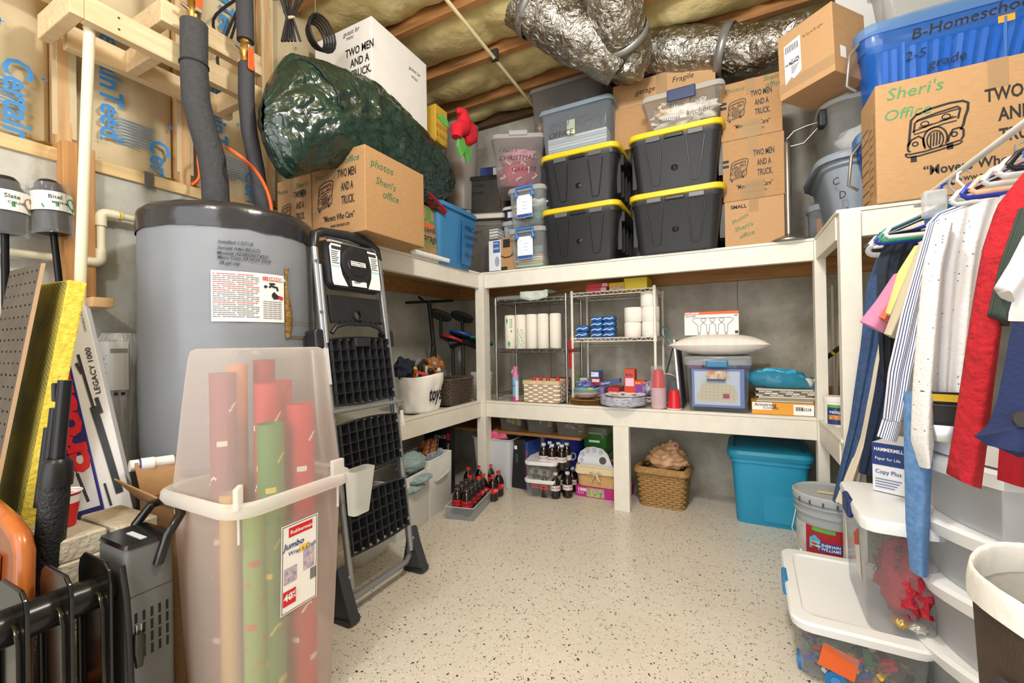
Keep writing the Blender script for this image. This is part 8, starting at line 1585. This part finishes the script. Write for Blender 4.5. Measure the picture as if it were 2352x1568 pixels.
obj('lettering', mb, M('#2c4a8c', .5), t)
# --- drawer tower
t = thing('drawer_tower', 'white rolling drawer tower with bowed translucent fronts', 'drawers', (.525, 1.55, 0), -PI/2); w, d = .43, .36; WP = M('#e9ebee', .35); MK = P('#eceef0', .45, .2, .4)
def bow(z, depth0, bulge, n=14): return [(-w/2+w*i/n, -bulge*math.sin(PI*i/n), z) for i in range(n+1)]+[(w/2, depth0, z), (-w/2, depth0, z)]
obj('top', MB().rings([bow(.705, d, .075), bow(.738, d, .078), bow(.743, d, .070)]), WP, t, smooth=40); obj('base', MB().rings([bow(0, d, .05), bow(.03, d, .055)]), WP, t, smooth=40)
for x in (-w/2+.006, w/2-.006): obj('frame_post', MB().box(x-.006, x+.006, .0, d, .03, .705), MK, t)
obj('back', MB().box(-w/2, w/2, d-.006, d, .03, .705), MK, t)
for k, (z0, z1) in enumerate(((.03, .205), (.208, .38), (.383, .54), (.543, .702))):
    dr = obj('drawer', MB().rings([[(x*.96, y+.004, z) for x, y, z in bow(z0, d-.02, .055)], [(x*.97, y, z) for x, y, z in bow(z1-.035, d-.02, .07)]], True, False), P('#f2f4f6', .42, .15, .55), t, smooth=40)
    obj('drawer_lip', MB().rings([[(x*.985, y, z) for x, y, z in bow(z1-.045, .06, .082)], [(x*.995, y-.006, z) for x, y, z in bow(z1-.012, .06, .092)], [(x*.985, y, z) for x, y, z in bow(z1-.003, .06, .085)]]), WP, dr, smooth=40)
for k, (z, c, nm) in enumerate(((.05, '#8fb0c8', 'blue'), (.24, '#b0a0a8', 'mauve'), (.42, '#d8dcdc', 'white'))): lump('drawer_contents', nm+' odds and ends inside the '+('bottom', 'second', 'third')[k]+' drawer of the tower', 'clothes', (.68, 1.55, z+.055), (.11, .15, .045), M(c, .8), nz=.3, sd=k)
# trays on the tower
t = thing('baking_tray', 'black baking pan with a yellow label on the tower by the red sleeve', 'tray', (.462, 1.44, .838), -.3); t.scale = (.6, .6, .9); obj('pan', MB().loft([(0, .10, .13, .015), (.03, .13, .16, .02), (.032, .14, .17, .02)], True, False), M('#222326', .4), t, smooth=40, sol=.002); obj('yellow_marking', MB().add([(-.055, -.0715, .006), (.055, -.0715, .006), (.062, -.0805, .026), (-.062, -.0805, .026)], [(0, 1, 2, 3)]), M('#d9b92e', .5), t)
t = thing('foil_pan', 'shiny foil pan stacked under the black pans on the tower', 'tray', (.470, 1.44, .745), -.3); t.scale = (.6, .6, 1); obj('pan', MB().loft([(0, .09, .12, .015), (.04, .12, .15, .02)], True, False), M('#b9bcc0', .25, .9), t, smooth=40, sol=.002)
t = thing('loaf_tin', 'black loaf tin resting in the foil pan', 'tray', (.464, 1.44, .787), -.3); t.scale = (.6, .6, 1); obj('pan', MB().loft([(0, .08, .11, .01), (.045, .11, .14, .015), (.047, .12, .15, .015)], True, False), M('#26272a', .4), t, smooth=40, sol=.003)
# --- hamper
HCX, HCY = .452, .80; t = thing('laundry_hamper', 'brown laundry hamper with a white cloth rim and mesh lining', 'hamper', (HCX, HCY, 0))
BRN = M('#4a3c31', .8, bump=.3, bs=200, var=.1, vs=30); zr = .672
obj('body', MB().loft([(0, .25, .25, .10), (.02, .26, .26, .11), (zr-.03, .315, .315, .14)], True, False, n=8), BRN, t, smooth=50)
obj('cloth_rim', MB().grid(lambda u, v: tuple(Vector(rrect(zr-.034+.040*math.sin(PI*v)-.006*math.sin(u*31)*(1-v), .320+.010*math.cos(PI*v)+.004*math.sin(u*38)*(1-v), .320+.010*math.cos(PI*v), .15, n=9)[int(u*39.99)])), 40, 10, True), M('#e6e4e0', .9, bump=.5, bs=22), t, smooth=75)
ml = bpy.data.materials.new('mesh_lining'); ml.use_nodes = True; nt = ml.node_tree; nt.nodes.clear(); N = nt.nodes.new; out = N('ShaderNodeOutputMaterial'); a = N('ShaderNodeBsdfTransparent'); b = N('ShaderNodeBsdfDiffuse'); b.inputs[0].default_value = lin('#8f8d8a'); v = N('ShaderNodeTexVoronoi'); v.inputs['Scale'].default_value = 130; v.inputs['Randomness'].default_value = .1; tc = N('ShaderNodeTexCoord'); nt.links.new(tc.outputs['Object'], v.inputs[0]); g = N('ShaderNodeMath'); g.operation = 'GREATER_THAN'; g.inputs[1].default_value = .36; nt.links.new(v.outputs['Distance'], g.inputs[0]); mx = N('ShaderNodeMixShader'); nt.links.new(g.outputs[0], mx.inputs[0]); nt.links.new(a.outputs[0], mx.inputs[1]); nt.links.new(b.outputs[0], mx.inputs[2]); nt.links.new(mx.outputs[0], out.inputs[0])
obj('mesh_liner', MB().loft([(.05, .24, .24, .10), (zr-.08, .30, .30, .13)], True, False, n=8), ml, t, smooth=50); obj('upper_liner', MB().loft([(zr-.085, .30, .30, .13), (zr-.005, .31, .31, .14)], False, False, n=8), M('#cfccc6', .85, bump=.4, bs=25), t, smooth=50)
obj('strap_handle', MB().tube([(-.155, -.05, zr-.10), (-.178, -.06, zr-.14), (-.175, -.065, zr-.20), (-.15, -.06, zr-.22)], .016, 8, flat=.3), M('#3a3338', .8), t, smooth=60)
